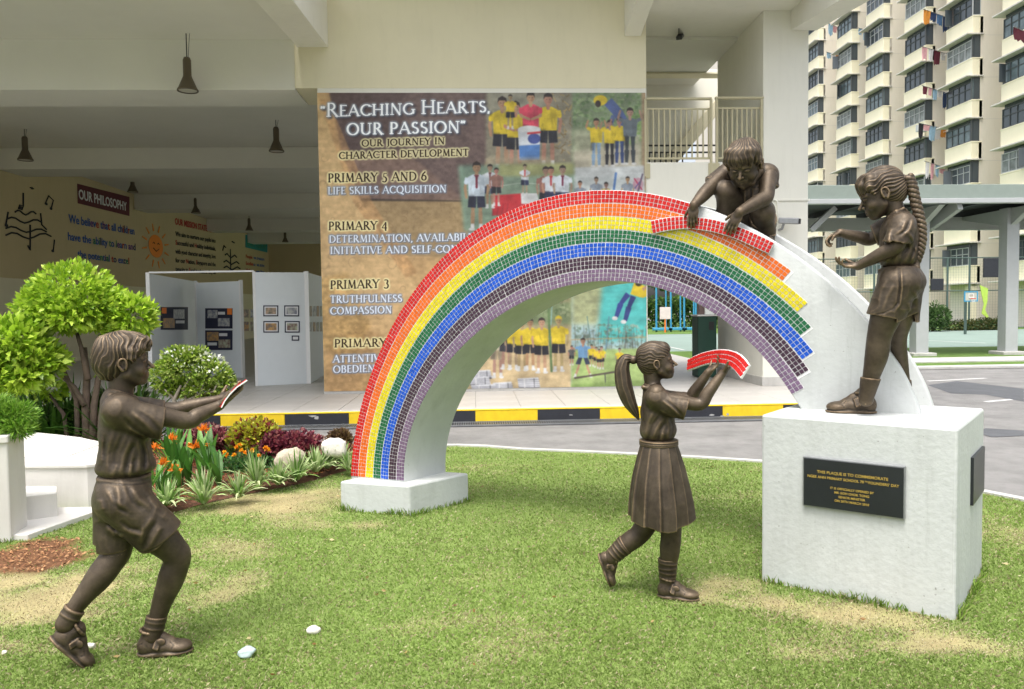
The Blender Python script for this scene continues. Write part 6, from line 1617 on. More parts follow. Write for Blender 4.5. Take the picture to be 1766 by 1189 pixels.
def line(pts, w, col, a=1.0, w2=None):
    for i in range(len(pts)-1):
        (x0, y0), (x1, y1) = pts[i], pts[i+1]; d = math.hypot(x1-x0, y1-y0)+1e-6; nx, ny = -(y1-y0)/d, (x1-x0)/d; wb = w if w2 is None else w2
        put([(x0+nx*w/2, y0+ny*w/2), (x1+nx*wb/2, y1+ny*wb/2), (x1-nx*wb/2, y1-ny*wb/2), (x0-nx*w/2, y0-ny*w/2)], col, a); oval(x1, y1, wb/2, wb/2, col, a, n=8)
# background fields
put([(540, 150), (560, 178), (625, 330), (705, 440), (745, 545), (770, 700), (540, 700)], (.78, .62, .40), .55, 2, .35)
put([(566, 150), (850, 150), (846, 268), (800, 345), (622, 346), (590, 262)], (.31, .24, .235), .95, 3, .35)
put([(566, 150), (700, 150), (690, 260), (600, 280)], (.20, .14, .14), .5, 12)
put([(592, 262), (700, 262), (800, 345), (622, 346)], (.44, .33, .28), .7, 6, .3)
put([(622, 346), (800, 349), (830, 445), (680, 442)], (.52, .42, .27), .8, 2, .3)
put([(622, 343), (808, 346), (808, 349), (623, 347)], (.12, .09, .07), .8, 1)
put([(680, 442), (830, 445), (800, 560), (760, 700), (745, 700), (738, 520)], (.68, .52, .32), .7, 5, .3)
put([(551, 172), (566, 172), (640, 345), (720, 470), (700, 480), (610, 350)], (.70, .50, .30), .6, 2, .5)
put([(560, 600), (625, 560), (700, 600), (700, 690), (560, 690)], (.58, .42, .235), .6, 9, .5)
put([(552, 480), (600, 470), (640, 560), (610, 620), (556, 600)], (.70, .53, .28), .7, 8, .7)
for k in range(46):                              # engraved scrolls
    x, y = _r.uniform(556, 700), _r.uniform(240, 660); r = _r.uniform(4, 13); a0 = _r.uniform(0, 6); pts = [(x+r*(1-t/7)*math.cos(a0+t), y+r*(1-t/7)*math.sin(a0+t)) for t in np.linspace(0, 4.6, 9)]
    line(pts, .9, (.30, .20, .11), .33)
for k in range(30):
    x, y = _r.uniform(690, 850), _r.uniform(190, 460); line([(x, y), (x+_r.uniform(-14, 14), y+_r.uniform(4, 26))], .8, (.22, .15, .10), .25)
# ---- photographs
SK = (.70, .50, .38)
def kid(x, yt, h, top, bot, dx=0.0, skin=SK, longs=False, arms='down', shoe_=(.85, .85, .85), hair=(.10, .07, .06), tie=None, cap=None, run=0):
    hr = h*.068; u = h
    yh = yt+hr*1.15; sk = tuple(c*_r.uniform(.85, 1.08) for c in skin)
    ysh, yw, yc, yf = yt+.20*u, yt+.48*u, yt+.66*u, yt+u
    for s in (-1, 1):
        kx = x+s*.055*u+run*s*.10*u; fx_ = x+s*.06*u+run*s*.22*u
        line([(x+s*.05*u, yw), (kx, yt+.74*u), (fx_, yf-.04*u)], .085*u if longs else .062*u, bot if longs else sk, 1, .05*u)
        if not longs: line([(fx_, yf-.10*u), (fx_, yf-.04*u)], .05*u, (.88, .88, .88))
        oval(fx_+s*.01*u, yf-.02*u, .045*u, .022*u, shoe_)
        if not longs: put([(x+s*.002*u, yw-.01*u), (x+s*.115*u, yw), (kx+s*.075*u, yc), (kx-s*.045*u, yc+.01*u)], bot)
    put([(x-.05*u, ysh-.02*u), (x+.05*u, ysh-.02*u), (x+.13*u, ysh+.02*u), (x+.115*u, yw+.02*u), (x-.115*u, yw+.02*u), (x-.13*u, ysh+.02*u)], top, 1, 0, .12)
    put([(x+.02*u, ysh), (x+.12*u, ysh+.03*u), (x+.11*u, yw), (x+.05*u, yw)], tuple(c*.72 for c in top), .5, 1)
    for q in range(5):
        fx0 = x+_r.uniform(-.10, .10)*u; fy0 = _r.uniform(ysh+.03*u, yw-.06*u); line([(fx0, fy0), (fx0+_r.uniform(-.05, .05)*u, fy0+_r.uniform(.05, .12)*u)], max(.7, .014*u), tuple(c*(.62 if q % 2 else 1.15) for c in top), .45)
    put([(x-.115*u, yw), (x-.03*u, yw), (x-.045*u, yc), (x-.125*u, yc)], (.0, .0, .02), .35, 1)
    for s in (-1, 1):
        e = {'down': [(x+s*.135*u, ysh+.03*u), (x+s*.17*u, ysh+.17*u), (x+s*.15*u, yw+.04*u)], 'up': [(x+s*.12*u, ysh+.03*u), (x+s*.21*u, ysh-.02*u), (x+s*.17*u, ysh-.15*u)], 'front': [(x+s*.135*u, ysh+.03*u), (x+s*.15*u, ysh+.15*u), (x+s*.02*u, ysh+.20*u)], 'out': [(x+s*.12*u, ysh+.03*u), (x+s*.22*u, ysh+.08*u), (x+s*.30*u, ysh+.02*u)]}[arms]
        line(e, .045*u, sk, 1, .035*u); line([e[0], ((e[0][0]+e[1][0])/2, (e[0][1]+e[1][1])/2)], .065*u, top)
    line([(x, yh+hr), (x, ysh)], .05*u, sk)
    oval(x+dx, yh, hr*.86, hr*1.12, sk); put([(x+dx-hr*.95, yh+.1*hr), (x+dx-hr*.8, yh-hr*.9), (x+dx, yh-hr*1.35), (x+dx+hr*.8, yh-hr*.9), (x+dx+hr*.95, yh+.1*hr), (x+dx+hr*.6, yh-.45*hr), (x+dx-hr*.6, yh-.45*hr)], cap or hair)
    put([(x+dx+hr*.1, yh-hr*.3), (x+dx+hr*.85, yh-hr*.2), (x+dx+hr*.6, yh+hr*.8), (x+dx+hr*.1, yh+hr*.95)], (.38, .22, .16), .35, 1)
    if u > 55: line([(x+dx-hr*.4, yh+.05*hr), (x+dx-hr*.2, yh+.05*hr)], .9, (.1, .06, .05), .8); line([(x+dx+hr*.2, yh+.05*hr), (x+dx+hr*.4, yh+.05*hr)], .9, (.1, .06, .05), .8); line([(x+dx-hr*.2, yh+.6*hr), (x+dx+hr*.2, yh+.6*hr)], .8, (.5, .2, .18), .8)
    if tie: line([(x, ysh), (x, ysh+.17*u)], .035*u, tie); put([(x-.04*u, ysh-.01*u), (x+.04*u, ysh-.01*u), (x, ysh+.05*u)], tie)
def foliage(x0, y0, x1, y1, n, c1, c2, r=(1.2, 4.5), a=.55):
    for k in range(n):
        t = _r.random(); oval(_r.uniform(x0, x1), _r.uniform(y0, y1), _r.uniform(*r), _r.uniform(*r)*.8, tuple(np.array(c1)*(1-t)+np.array(c2)*t), a, n=7)
YE = (.90, .76, .10); BK = (.07, .07, .10); WHT = (.86, .89, .93); NV = (.10, .12, .26)
# 1 yellow shirts round a drum
put([(838, 152), (990, 150), (990, 284), (838, 286)], (.48, .46, .38), .95, 5, .35); put([(842, 152), (950, 152), (950, 200), (842, 205)], (.56, .55, .47), .7, 8)
for k in range(60): x, y = _r.uniform(953, 990), _r.uniform(156, 285); line([(x, y), (x+_r.uniform(-9, 9), y+_r.uniform(-9, 9))], 1.6, (.40, .28, .10) if k % 2 else (.75, .60, .30), .7)
kid(866, 168, 128, YE, BK, arms='down'); kid(889, 176, 124, YE, BK, arms='front'); kid(945, 162, 128, YE, BK); kid(915, 160, 116, (.86, .18, .28), (.80, .15, .25), arms='front')
kid(880, 164, 60, YE, BK)
put([(893, 224), (932, 222), (930, 276), (896, 277)], (.86, .89, .93)); oval(912.5, 223.5, 19.5, 6, (.93, .94, .95)); put([(895, 252), (931, 250), (930, 276), (896, 277)], (.24, .45, .78)); oval(921, 240, 11, 9, (.16, .22, .52)); line([(909, 231), (931, 229)], 3.5, (.80, .14, .16))
put([(838, 272), (952, 272), (952, 292), (838, 292)], (.66, .58, .45), .55, 5)
# 2 huddle of backs
put([(986, 150), (1120, 150), (1120, 340), (986, 340)], (.38, .47, .33), .95, 3, .3); foliage(988, 152, 1104, 222, 300, (.20, .36, .14), (.66, .76, .50)); put([(988, 225), (1104, 222), (1106, 300), (988, 300)], (.62, .63, .50), .9, 8, .2); put([(988, 262), (1104, 250), (1104, 305), (988, 305)], (.74, .70, .60), .9, 7)
foliage(1085, 190, 1106, 250, 60, (.30, .50, .16), (.52, .72, .32)); line([(1048, 176), (1066, 196), (1076, 214)], 17, (.25, .33, .58)); oval(1035, 174, 12, 9, YE); oval(1031, 180, 5, 6, (.12, .08, .07)); line([(1058, 200), (1050, 222)], 8, (.27, .34, .55))
for x, yt, h, tp, bt in ((1028, 205, 84, YE, (.45, .58, .72)), (1051, 208, 80, YE, BK), (1068, 203, 82, YE, (.13, .20, .42)), (1086, 187, 98, (.33, .38, .42), (.15, .18, .2))): kid(x, yt, h, tp, bt, longs=True, arms='up')
put([(1106, 150), (1122, 150), (1122, 330), (1106, 330)], (.62, .47, .34), .8, 3, .3)
put([(986, 290), (1110, 286), (1112, 345), (986, 345)], (.83, .86, .88), .9, 3, .08)
for x in (1000, 1028, 1045, 1082): kid(x, _r.uniform(302, 316), 60, (.80, .65, .25) if x % 2 else (.5, .55, .62), NV)
line([(1062, 298), (1058, 330)], 4, (.25, .42, .70)); oval(1100, 318, 9, 11, (.75, .55, .62)); line([(1093, 308), (1107, 328)], 2, (.7, .1, .25)); line([(1094, 326), (1106, 310)], 1.6, (.2, .2, .5)); line([(1108, 300), (1100, 330)], 3, (.3, .25, .35))
# 3 assembly on the court
put([(790, 286), (990, 284), (990, 345), (880, 420), (800, 398)], (.42, .55, .46), .92, 6, .12); put([(860, 284), (990, 282), (990, 302), (860, 305)], (.62, .62, .33), .8, 6); line([(800, 330), (900, 316), (985, 322)], 1.2, (.82, .86, .80), .7)
put([(846, 338), (900, 334), (930, 352), (900, 372), (850, 372)], (.78, .10, .13), 1, 1); put([(898, 334), (926, 334), (930, 352), (899, 352)], (.90, .91, .92)); 
for x in (852, 860, 868, 876): line([(x, 352), (x-3, 372)], 2.2, (.5, .06, .1), .5)
kid(845, 284, 76, WHT, NV, tie=(.35, .1, .12)); kid(856, 290, 66, (.55, .35, .30), BK); kid(822, 280, 118, (.80, .87, .94), (.08, .09, .17), tie=(.36, .06, .12)); kid(905, 284, 54, WHT, NV, arms='front', tie=(.8, .1, .1))
kid(941, 288, 90, (.55, .32, .28), BK); kid(950, 288, 86, WHT, NV, tie=(.75, .1, .12)); kid(970, 286, 92, (.86, .90, .95), NV, tie=(.36, .06, .16))
# 4 yellow row on sand
put([(800, 500), (990, 480), (990, 678), (800, 678)], (.66, .60, .42), .95, 3, .2); put([(800, 490), (990, 480), (990, 560), (800, 560)], (.40, .48, .30), .95, 6, .2); foliage(880, 490, 985, 545, 170, (.15, .25, .10), (.66, .70, .50)); put([(900, 486), (985, 486), (985, 520), (900, 528)], (.62, .54, .35), .7, 6, .4)
put([(820, 600), (988, 590), (988, 676), (820, 676)], (.83, .71, .50), .95, 6, .14)
kid(858, 556, 96, (.72, .68, .56), (.62, .55, .42)); kid(873, 545, 92, BK, (.16, .16, .18)); 
for x, yt, h in ((885, 548, 90), (900, 552, 88), (914, 549, 90), (934, 548, 96), (963, 545, 96)): kid(x, yt, h, YE, BK, cap=(.85, .72, .1) if x == 963 else None)
line([(944, 500), (951, 640)], 4.2, (.30, .42, .22)); line([(953, 500), (950, 560)], 1.5, (.5, .7, .7))
# 5 climber on turquoise, field games
put([(985, 480), (1122, 470), (1122, 676), (985, 676)], (.60, .76, .80), .95, 3, .08); put([(1035, 480), (1122, 475), (1122, 585), (1030, 590)], (.22, .74, .72), .95, 10); put([(985, 480), (1040, 480), (1030, 560), (985, 560)], (.66, .66, .38), .8, 10, .3)
foliage(985, 560, 1117, 604, 330, (.16, .27, .16), (.72, .80, .74), (1, 4)); 
for k in range(26): x = _r.uniform(990, 1115); line([(x, 606), (x+_r.uniform(-7, 7), 556+_r.uniform(0, 26))], 1.0, (.24, .22, .20), .6)
put([(985, 604), (1122, 600), (1122, 676), (985, 676)], (.60, .72, .36), .97, 3, .16); line([(1012, 545), (1020, 600)], 1.6, (.3, .45, .42)); line([(1050, 545), (1044, 604)], 1.6, (.3, .5, .6)); line([(985, 586), (1118, 581)], 2, (.72, .52, .25), .6)
line([(1090, 497), (1108, 503)], 22, YE); oval(1101, 489, 6, 5, (.12, .09, .07)); line([(1083, 507), (1070, 524), (1063, 545)], 10, (.12, .18, .50), 1, 7); line([(1092, 511), (1084, 530), (1078, 552)], 10, (.10, .15, .42), 1, 7); oval(1060, 549, 5, 3.5, (.9, .9, .9)); oval(1075, 555, 5, 3.5, (.9, .9, .9)); line([(1108, 500), (1117, 492)], 5, SK)
kid(1005, 583, 68, (.38, .60, .82), (.10, .13, .22), arms='out', run=.6); 
for x, yt, h in ((985.5, 596, 34), (1020, 594, 38), (1028, 598, 36), (1037, 597, 40), (1033, 602, 34), (1068, 600, 40), (1100, 606, 24)): kid(x, yt, h, YE if x != 985.5 else (.3, .3, .3), BK, run=.3 if x == 1068 else 0)
line([(990, 652), (1062, 641)], 3.4, (.24, .20, .16)); line([(1043, 644), (1044, 664)], 2, (.2, .2, .2)); put([(985, 662), (1122, 655), (1122, 676), (985, 676)], (.44, .58, .24), .7, 3, .3)
# stacks of papers
for cx, cy, w, h in ((832, 646, 34, 13), (828, 658, 38, 14), (868, 667, 36, 14), (912, 661, 40, 17), (835, 670, 46, 12)):
    put([(cx-w/2, cy-h/2), (cx+w/2-4, cy-h/2-2), (cx+w/2, cy+h/2), (cx-w/2+3, cy+h/2+1)], (.86, .87, .90), 1, 0, .1); put([(cx-w/2+2, cy+h/2-2), (cx+w/2-1, cy+h/2-2), (cx+w/2-1, cy+h/2+1), (cx-w/2+3, cy+h/2+1)], (.15, .15, .18), .8); 
    for q in range(4): line([(cx-w/2+1, cy-h/2+3+q*h/5), (cx+w/2-2, cy-h/2+2+q*h/5)], 1.0, (.24, .25, .30), .7)
    line([(cx-w*.2, cy-h/2), (cx-w*.18, cy+h/2)], 2, (.9, .9, .9), .8); line([(cx+w*.22, cy-h/2), (cx+w*.24, cy+h/2)], 1.5, (.2, .2, .22), .8)
# soft seams between the pictures
pr_ = boxblur(boxblur(cv, 2), 1); cv = np.clip(pr_, 0, 1)**.88*.88+.085+((n3-.5)*.06)[..., None]; n4 = fb(42, 30, 23, 4); ph_ = boxblur(((xx > cc(850, 300)[0]) | ((xx > cc(800, 300)[0]) & (yy > cc(800, 282)[1]))).astype(np.float32), 8); cv = cv*(1-ph_[..., None]*.30*(1-n4[..., None])*1.2)+ph_[..., None]*.05+(_r.random(cv.shape[:2])[..., None].astype(np.float32)-.5)*.05

# ---- serif capitals drawn from strokes
def A_(cx, cy, rx, ry, a0, a1, n=10): return [(cx+rx*math.cos(rad(a)), cy+ry*math.sin(rad(a))) for a in np.linspace(a0, a1, n)]
TK, TN = .175, .085
GL = {
 'A': (.78, [('n', [(.05, 0), (.38, 1)]), ('k', [(.38, 1), (.72, 0)]), ('n', [(.17, .36), (.58, .36)])], [(.05, 0), (.72, 0)]),
 'B': (.62, [('k', [(.14, 0), (.14, 1)]), ('v', [(.14, .97)]+A_(.32, .75, .17, .22, 80, -80)+[(.14, .53)]), ('v', [(.14, .53)]+A_(.34, .28, .21, .25, 80, -80)+[(.14, .03)])], []),
 'C': (.76, [('v', A_(.44, .5, .37, .47, 48, 312, 16))], [(.70, .86), (.70, .14)]),
 'D': (.78, [('k', [(.14, 0), (.14, 1)]), ('v', [(.14, .97)]+A_(.32, .5, .38, .47, 82, -82, 14)+[(.14, .03)])], []),
 'E': (.56, [('k', [(.14, 0), (.14, 1)]), ('n', [(.14, .96), (.50, .96)]), ('n', [(.14, .52), (.44, .52)]), ('n', [(.14, .04), (.52, .04)])], []),
 'F': (.52, [('k', [(.14, 0), (.14, 1)]), ('n', [(.14, .96), (.48, .96)]), ('n', [(.14, .52), (.42, .52)])], [(.14, 0)]),
 'G': (.80, [('v', A_(.44, .5, .37, .47, 48, 330, 16)), ('k', [(.72, .08), (.72, .42)])], [(.72, .42)]),
 'H': (.82, [('k', [(.14, 0), (.14, 1)]), ('k', [(.68, 0), (.68, 1)]), ('n', [(.14, .52), (.68, .52)])], [(.14, 0), (.14, 1), (.68, 0), (.68, 1)]),
 'I': (.30, [('k', [(.15, 0), (.15, 1)])], [(.15, 0), (.15, 1)]),
 'J': (.34, [('k', [(.20, 1), (.20, .0)]), ('n', [(.20, .02), (.14, -.16), (.02, -.20)])], [(.20, 1)]),
 'K': (.72, [('k', [(.14, 0), (.14, 1)]), ('n', [(.14, .48), (.58, 1)]), ('k', [(.28, .58), (.68, 0)])], [(.14, 0), (.14, 1), (.58, 1), (.66, 0)]),
 'L': (.54, [('k', [(.14, 0), (.14, 1)]), ('n', [(.14, .04), (.50, .04)])], [(.14, 1)]),
 'M': (.94, [('n', [(.16, 0), (.20, 1)]), ('k', [(.20, 1), (.47, .08)]), ('n', [(.47, .08), (.74, 1)]), ('k', [(.74, 1), (.79, 0)])], [(.15, 0), (.79, 0)]),
 'N': (.82, [('n', [(.14, 0), (.14, 1)]), ('k', [(.14, 1), (.68, 0)]), ('n', [(.68, 0), (.68, 1)])], [(.14, 0), (.68, 1)]),
 'O': (.86, [('v', A_(.43, .5, .36, .48, 0, 360, 24))], []),
 'P': (.58, [('k', [(.14, 0), (.14, 1)]), ('v', [(.14, .97)]+A_(.30, .72, .20, .25, 82, -82)+[(.14, .46)])], [(.14, 0)]),
 'Q': (.88, [('v', A_(.43, .5, .36, .48, 0, 360, 24)), ('k', [(.45, .06), (.85, -.16)])], []),
 'R': (.68, [('k', [(.14, 0), (.14, 1)]), ('v', [(.14, .97)]+A_(.29, .74, .18, .23, 82, -82)+[(.14, .50)]), ('k', [(.30, .50), (.64, 0)])], [(.14, 0), (.64, 0)]),
 'S': (.54, [('v', A_(.27, .74, .17, .22, 35, 230, 9)+[(.27, .51)]+A_(.27, .26, .19, .23, 60, -150, 9))], []),
 'T': (.66, [('k', [(.33, 0), (.33, 1)]), ('n', [(.03, .95), (.63, .95)])], [(.33, 0)]),
 'U': (.80, [('k', [(.14, 1), (.14, .35)]), ('v', A_(.40, .32, .26, .29, 180, 350, 10)), ('n', [(.66, .3), (.66, 1)])], [(.14, 1), (.66, 1)]),
 'V': (.76, [('k', [(.06, 1), (.39, 0)]), ('n', [(.39, 0), (.70, 1)])], [(.06, 1), (.70, 1)]),
 'W': (1.04, [('k', [(.06, 1), (.32, 0)]), ('n', [(.32, 0), (.54, .9)]), ('k', [(.52, 1), (.76, 0)]), ('n', [(.76, 0), (.98, 1)])], [(.06, 1), (.98, 1)]),
 'Y': (.70, [('k', [(.06, 1), (.35, .48)]), ('n', [(.35, .48), (.64, 1)]), ('k', [(.35, .5), (.35, 0)])], [(.06, 1), (.64, 1), (.35, 0)]),
 '3': (.52, [('v', A_(.22, .74, .18, .20, 140, -70, 9)), ('v', A_(.22, .22, .22, .30, 80, -140, 10))], []),
 '4': (.56, [('k', [(.40, -.15), (.40, .85)]), ('n', [(.40, .85), (.03, .18), (.54, .18)])], []),
 '5': (.50, [('n', [(.14, .5), (.17, .9), (.46, .9)]), ('v', A_(.20, .20, .22, .30, 110, -140, 10))], []),
 '6': (.56, [('v', [(.42, 1.0), (.20, .75)]+A_(.28, .30, .21, .28, 170, -190, 16))], []),
 '1': (.36, [('k', [(.18, 0), (.18, .95)])], [(.18, 0)]), '2': (.52, [('v', A_(.24, .66, .18, .22, 150, -40, 8)+[(.05, .04)]), ('n', [(.05, .05), (.48, .05)])], []),
 ',': (.22, [('k', [(.10, .06), (.06, -.14)])], []), '-': (.34, [('n', [(.04, .40), (.30, .40)])], []), ' ': (.34, [], []),
 '“': (.38, [('k', [(.14, .92), (.10, .74)]), ('k', [(.30, .92), (.26, .74)])], []), '”': (.38, [('k', [(.10, 1.0), (.06, .80)]), ('k', [(.26, 1.0), (.22, .80)])], []),
}
def words_(s, xa, xb, yl, yr, h, caps=None, boldf=1.0):
    """mask of a line from column xa to xb, baseline rows yl..yr, height h (photo pixels)"""
    sc = [1.22 if (caps and i in caps) else 1.0 for i in range(len(s))]
    tot = sum(GL[c][0]*sc[i]+.06 for i, c in enumerate(s))-.06; k = (xb-xa)/tot
    m = np.zeros((CHI, CWI), np.float32); x = xa
    def seg(p, q, w):
        (x0, y0), (x1, y1) = p, q; d = math.hypot(x1-x0, y1-y0)+1e-6; nx, ny = -(y1-y0)/d*w/2, (x1-x0)/d*w/2; ex, ey = (x1-x0)/d*w*.12, (y1-y0)/d*w*.12
        r = polymask([cc(x0+nx-ex, y0+ny-ey), cc(x1+nx+ex, y1+ny+ey), cc(x1-nx+ex, y1-ny+ey), cc(x0-nx-ex, y0-ny-ey)])
        if r is not None: m[r[1]] = np.maximum(m[r[1]], r[0])
    for i, c in enumerate(s):
        w, st, sf = GL[c]; f = sc[i]; hh = h*f
        T = lambda p: (x+p[0]*k*f, yl+(yr-yl)*((x-xa)/(xb-xa))-p[1]*hh)
        for kind, pts in st:
            for a, b in zip(pts[:-1], pts[1:]):
                A1, B1 = T(a), T(b)
                if kind == 'v':
                    v = abs(b[1]-a[1])/(math.hypot(b[0]-a[0], b[1]-a[1])+1e-6); wd = TN+(TK-TN)*v**1.3
                else: wd = TK if kind == 'k' else TN
                seg(A1, B1, wd*h*boldf)
        for p in sf:
            a = T((p[0]-.13, p[1]+(.03 if p[1] < .5 else -.03))); b = T((p[0]+.13, p[1]+(.03 if p[1] < .5 else -.03))); seg(a, b, .07*h*boldf)
        if c in 'EFLTCGS' :
            for q in {'E': [(.50, .90, .50, 1.0), (.52, 0, .53, .14)], 'F': [(.48, .86, .48, 1.0)], 'L': [(.50, 0, .51, .16)], 'T': [(.04, .84, .03, .99), (.62, .84, .63, .99)], 'C': [], 'G': [], 'S': []}[c]: seg(T(q[:2]), T(q[2:]), .07*h*boldf)
        x += (w+.06/f)*k*f
    return m
def lay(m, col, a=1.0): 
    global cv
    cv = cv*(1-a*m[..., None])+np.array(col, np.float32)*a*m[..., None]
def shift(m, dx, dy): return np.roll(np.roll(m, int(dy), 0), int(dx), 1)
def white_line_(s, *g, **k):
    m = words_(s, *g, **k); b = boxblur(boxblur(m, 5), 5); lay(np.clip(shift(b, 5, 5)*1.8, 0, 1), (.10, .10, .15), .85); lay(np.clip(b*3.6, 0, 1), (.60, .64, .70), .7); lay(m, (.97, .98, 1.0))
def dark_line(s, *g, glow=(.96, .94, .72), **k):
    m = words_(s, *g, **k); b = boxblur(boxblur(m, 5), 4); lay(np.clip(b*7.5, 0, 1), glow, .72); lay(m, (.19, .12, .06))
def blue_line(s, *g, **k):
    m = words_(s, *g, **k); b = boxblur(boxblur(m, 5), 3); lay(np.clip(b*5, 0, 1), (.50, .54, .62), .75); lay(shift(m, 2, 2), (.24, .27, .33), .7); lay(m, (.88, .91, .96))
white_line_('“REACHING HEARTS,', 552, 846, 202.5, 194, 19.5, caps=(1, 10), boldf=1.05)
white_line_('OUR PASSION”', 598, 804, 233.5, 229, 20, boldf=1.1)
dark_line('OUR JOURNEY IN', 624, 767, 253.5, 249, 11.5, boldf=1.1); dark_line('CHARACTER DEVELOPMENT', 585, 808, 275, 269, 12, boldf=1.1)
dark_line('PRIMARY 5 AND 6', 566, 736, 315, 311.5, 15); blue_line('LIFE SKILLS ACQUISITION', 566, 770, 336, 332, 12.5, boldf=1.1)
dark_line('PRIMARY 4', 567, 668, 397.5, 396, 14.5); blue_line('DETERMINATION, AVAILABILITY,', 568, 838, 419, 415, 12.5, boldf=1.1); blue_line('INITIATIVE AND SELF-CONTROL', 570, 834, 438.5, 435, 12.5, boldf=1.1)
dark_line('PRIMARY 3', 570, 671, 498.5, 496, 14.5); blue_line('TRUTHFULNESS', 570, 694, 522.5, 520.5, 12.5, boldf=1.1); blue_line('COMPASSION', 570, 676, 542.5, 540, 12.5, boldf=1.1)
dark_line('PRIMARY 1', 577, 682, 599, 597, 14); blue_line('ATTENTIVENESS', 575, 704, 625, 622, 12.5, boldf=1.1); blue_line('OBEDIENCE', 575, 668, 643, 640.5, 12.5, boldf=1.1)
cv *= 1-.05*np.clip(fb(500, 9, 40, 3)[..., None]*1.6-.6, 0, 1)      # faint vertical wrinkling and fading
cv = np.clip(cv, 0, 1)
img = bpy.data.images.new('banner_print', CWI, CHI); px_ = np.ones((CHI, CWI, 4), np.float32); px_[..., :3] = cv[::-1]; img.pixels.foreach_set(px_.ravel()); img.update(); img.pack()
m_ = bpy.data.materials.new('banner_print'); t_, b_ = nt(m_); ti = nod(t_, 'TexImage'); ti.image = img; ti.interpolation = 'Cubic'
t_.links.new(ti.outputs[0], b_.inputs['Base Color']); b_.inputs['Roughness'].default_value = .42; b_.inputs['Specular IOR Level'].default_value = .35
nn_ = nod(t_, 'TexNoise', i_Scale=1.5, i_Detail=3.0); tc_ = nod(t_, 'TexCoord'); mp_ = nod(t_, 'Mapping'); mp_.inputs['Scale'].default_value = (4, 1, .5); t_.links.new(tc_.outputs['Object'], mp_.inputs[0]); t_.links.new(mp_.outputs[0], nn_.inputs[0])
bp_ = nod(t_, 'Bump', i_Strength=.25, i_Distance=.03); t_.links.new(nn_.outputs[0], bp_.inputs['Height']); t_.links.new(bp_.outputs[0], b_.inputs['Normal'])
me = mesh_from('banner', [(BX0, WY-.022, BZ0), (BX1, WY-.022, BZ0), (BX1, WY-.022, BZ1), (BX0, WY-.022, BZ1), (BX0, WY-.003, BZ0), (BX1, WY-.003, BZ0), (BX1, WY-.003, BZ1), (BX0, WY-.003, BZ1)],
               [(0, 1, 2, 3), (5, 4, 7, 6), (4, 0, 3, 7), (1, 5, 6, 2), (3, 2, 6, 7), (4, 5, 1, 0)], [m_, M['white_paint']], [0, 1, 1, 1, 1, 1])
uv = me.uv_layers.new(name='UVMap'); base = [(0, 0), (1, 0), (1, 1), (0, 1)]
for i in range(4): uv.data[i].uv = base[i]
o = link('banner', me); tag(o, 'huge printed school banner with gold and white lettering beside photos of pupils', 'banner')
# ------------------------------------------------------------------ lettering and drawings on the side wall of the hall
LX = -11.2
fm = lambda n, c: mat('mural_'+n, c, .7, var=.05)
MU = {'red': fm('red', (.45, .03, .025)), 'blue': fm('blue', (.03, .10, .36)), 'green': fm('green', (.03, .22, .12)), 'ink': fm('ink', (.012, .012, .018)), 'navy': fm('navy', (.02, .03, .12)), 'teal': fm('teal', (.02, .24, .24)), 'maroon': fm('maroon', (.10, .008, .018)), 'white': fm('white', (.7, .7, .7)), 'orange': fm('orange', (.85, .25, .02)), 'purple': fm('purple', (.14, .04, .22))}
def wp(px, py, off=.012): 
    p = atX(px, py, LX+off); return p
mural = empty('wall_mural', (LX, 24, 3), 'coloured lettering and drawings painted along the side wall of the hall', 'mural')
def wline(s, a, b, h_px, mats, mi=None, bold=.012, up=None):
    """text along the wall from pixel a (baseline start) to pixel b (baseline end)"""
    A, B = wp(*a), wp(*b); me = text_mesh(s, 1.0, mats, bold, .002, 'LEFT', mi)
    xs = [v.co.x for v in me.vertices]; w = max(xs); C_ = wp(a[0], a[1]-h_px); H_ = np.linalg.norm(C_-A)/.72; L = np.linalg.norm(B-A)
    me.transform(Matrix.Diagonal((L/w, H_, 1, 1))); place_text(me, A, B-A, C_-A, mural)
P = [wp(133, 317, .004), wp(223, 340, .004), wp(223, 373, .004), wp(134, 351, .004)]
MB().prism(P, (.006, 0, 0)).build('name_panel', MU['maroon'], mural)
wline('OUR PHILOSOPHY', (136, 343), (219, 364), 17, [MU['white']], bold=.02)
cyc = [MU['red'], MU['blue'], MU['green'], MU['purple'], MU['navy']]
rr_ = random.Random(5)
def rainbow(s):
    o = []; 
    for w in s.split(' '): o += [rr_.randrange(5) if rr_.random() < .5 else 1 for _ in w]+[0]
    return o
wline('We believe that all children', (119, 384), (232, 405), 15, cyc, rainbow('We believe that all children'), .018)
wline('have the ability to learn and', (117, 414), (234, 432), 14, cyc, rainbow('have the ability to learn and'), .018)
wline('the potential to excel', (134, 444), (223, 456), 13, cyc, rainbow('the potential to excel'), .018)
wline('OUR MISSION STATEMENT', (302, 387), (371, 402), 11, [MU['red']], bold=.03)
for i, s in enumerate(('We aim to nurture our pupils into', 'Successful and Healthy individuals,', 'with good character and integrity, love', 'for our Nation, Singapore and the', 'tenacity to Excel in whatever they do')):
    wline(s, (303, 407+i*15.2), (372, 419+i*13.6), 8, [MU['ink'], MU['red']], [1 if c in 'SHNE' else 0 for c in s], .02)
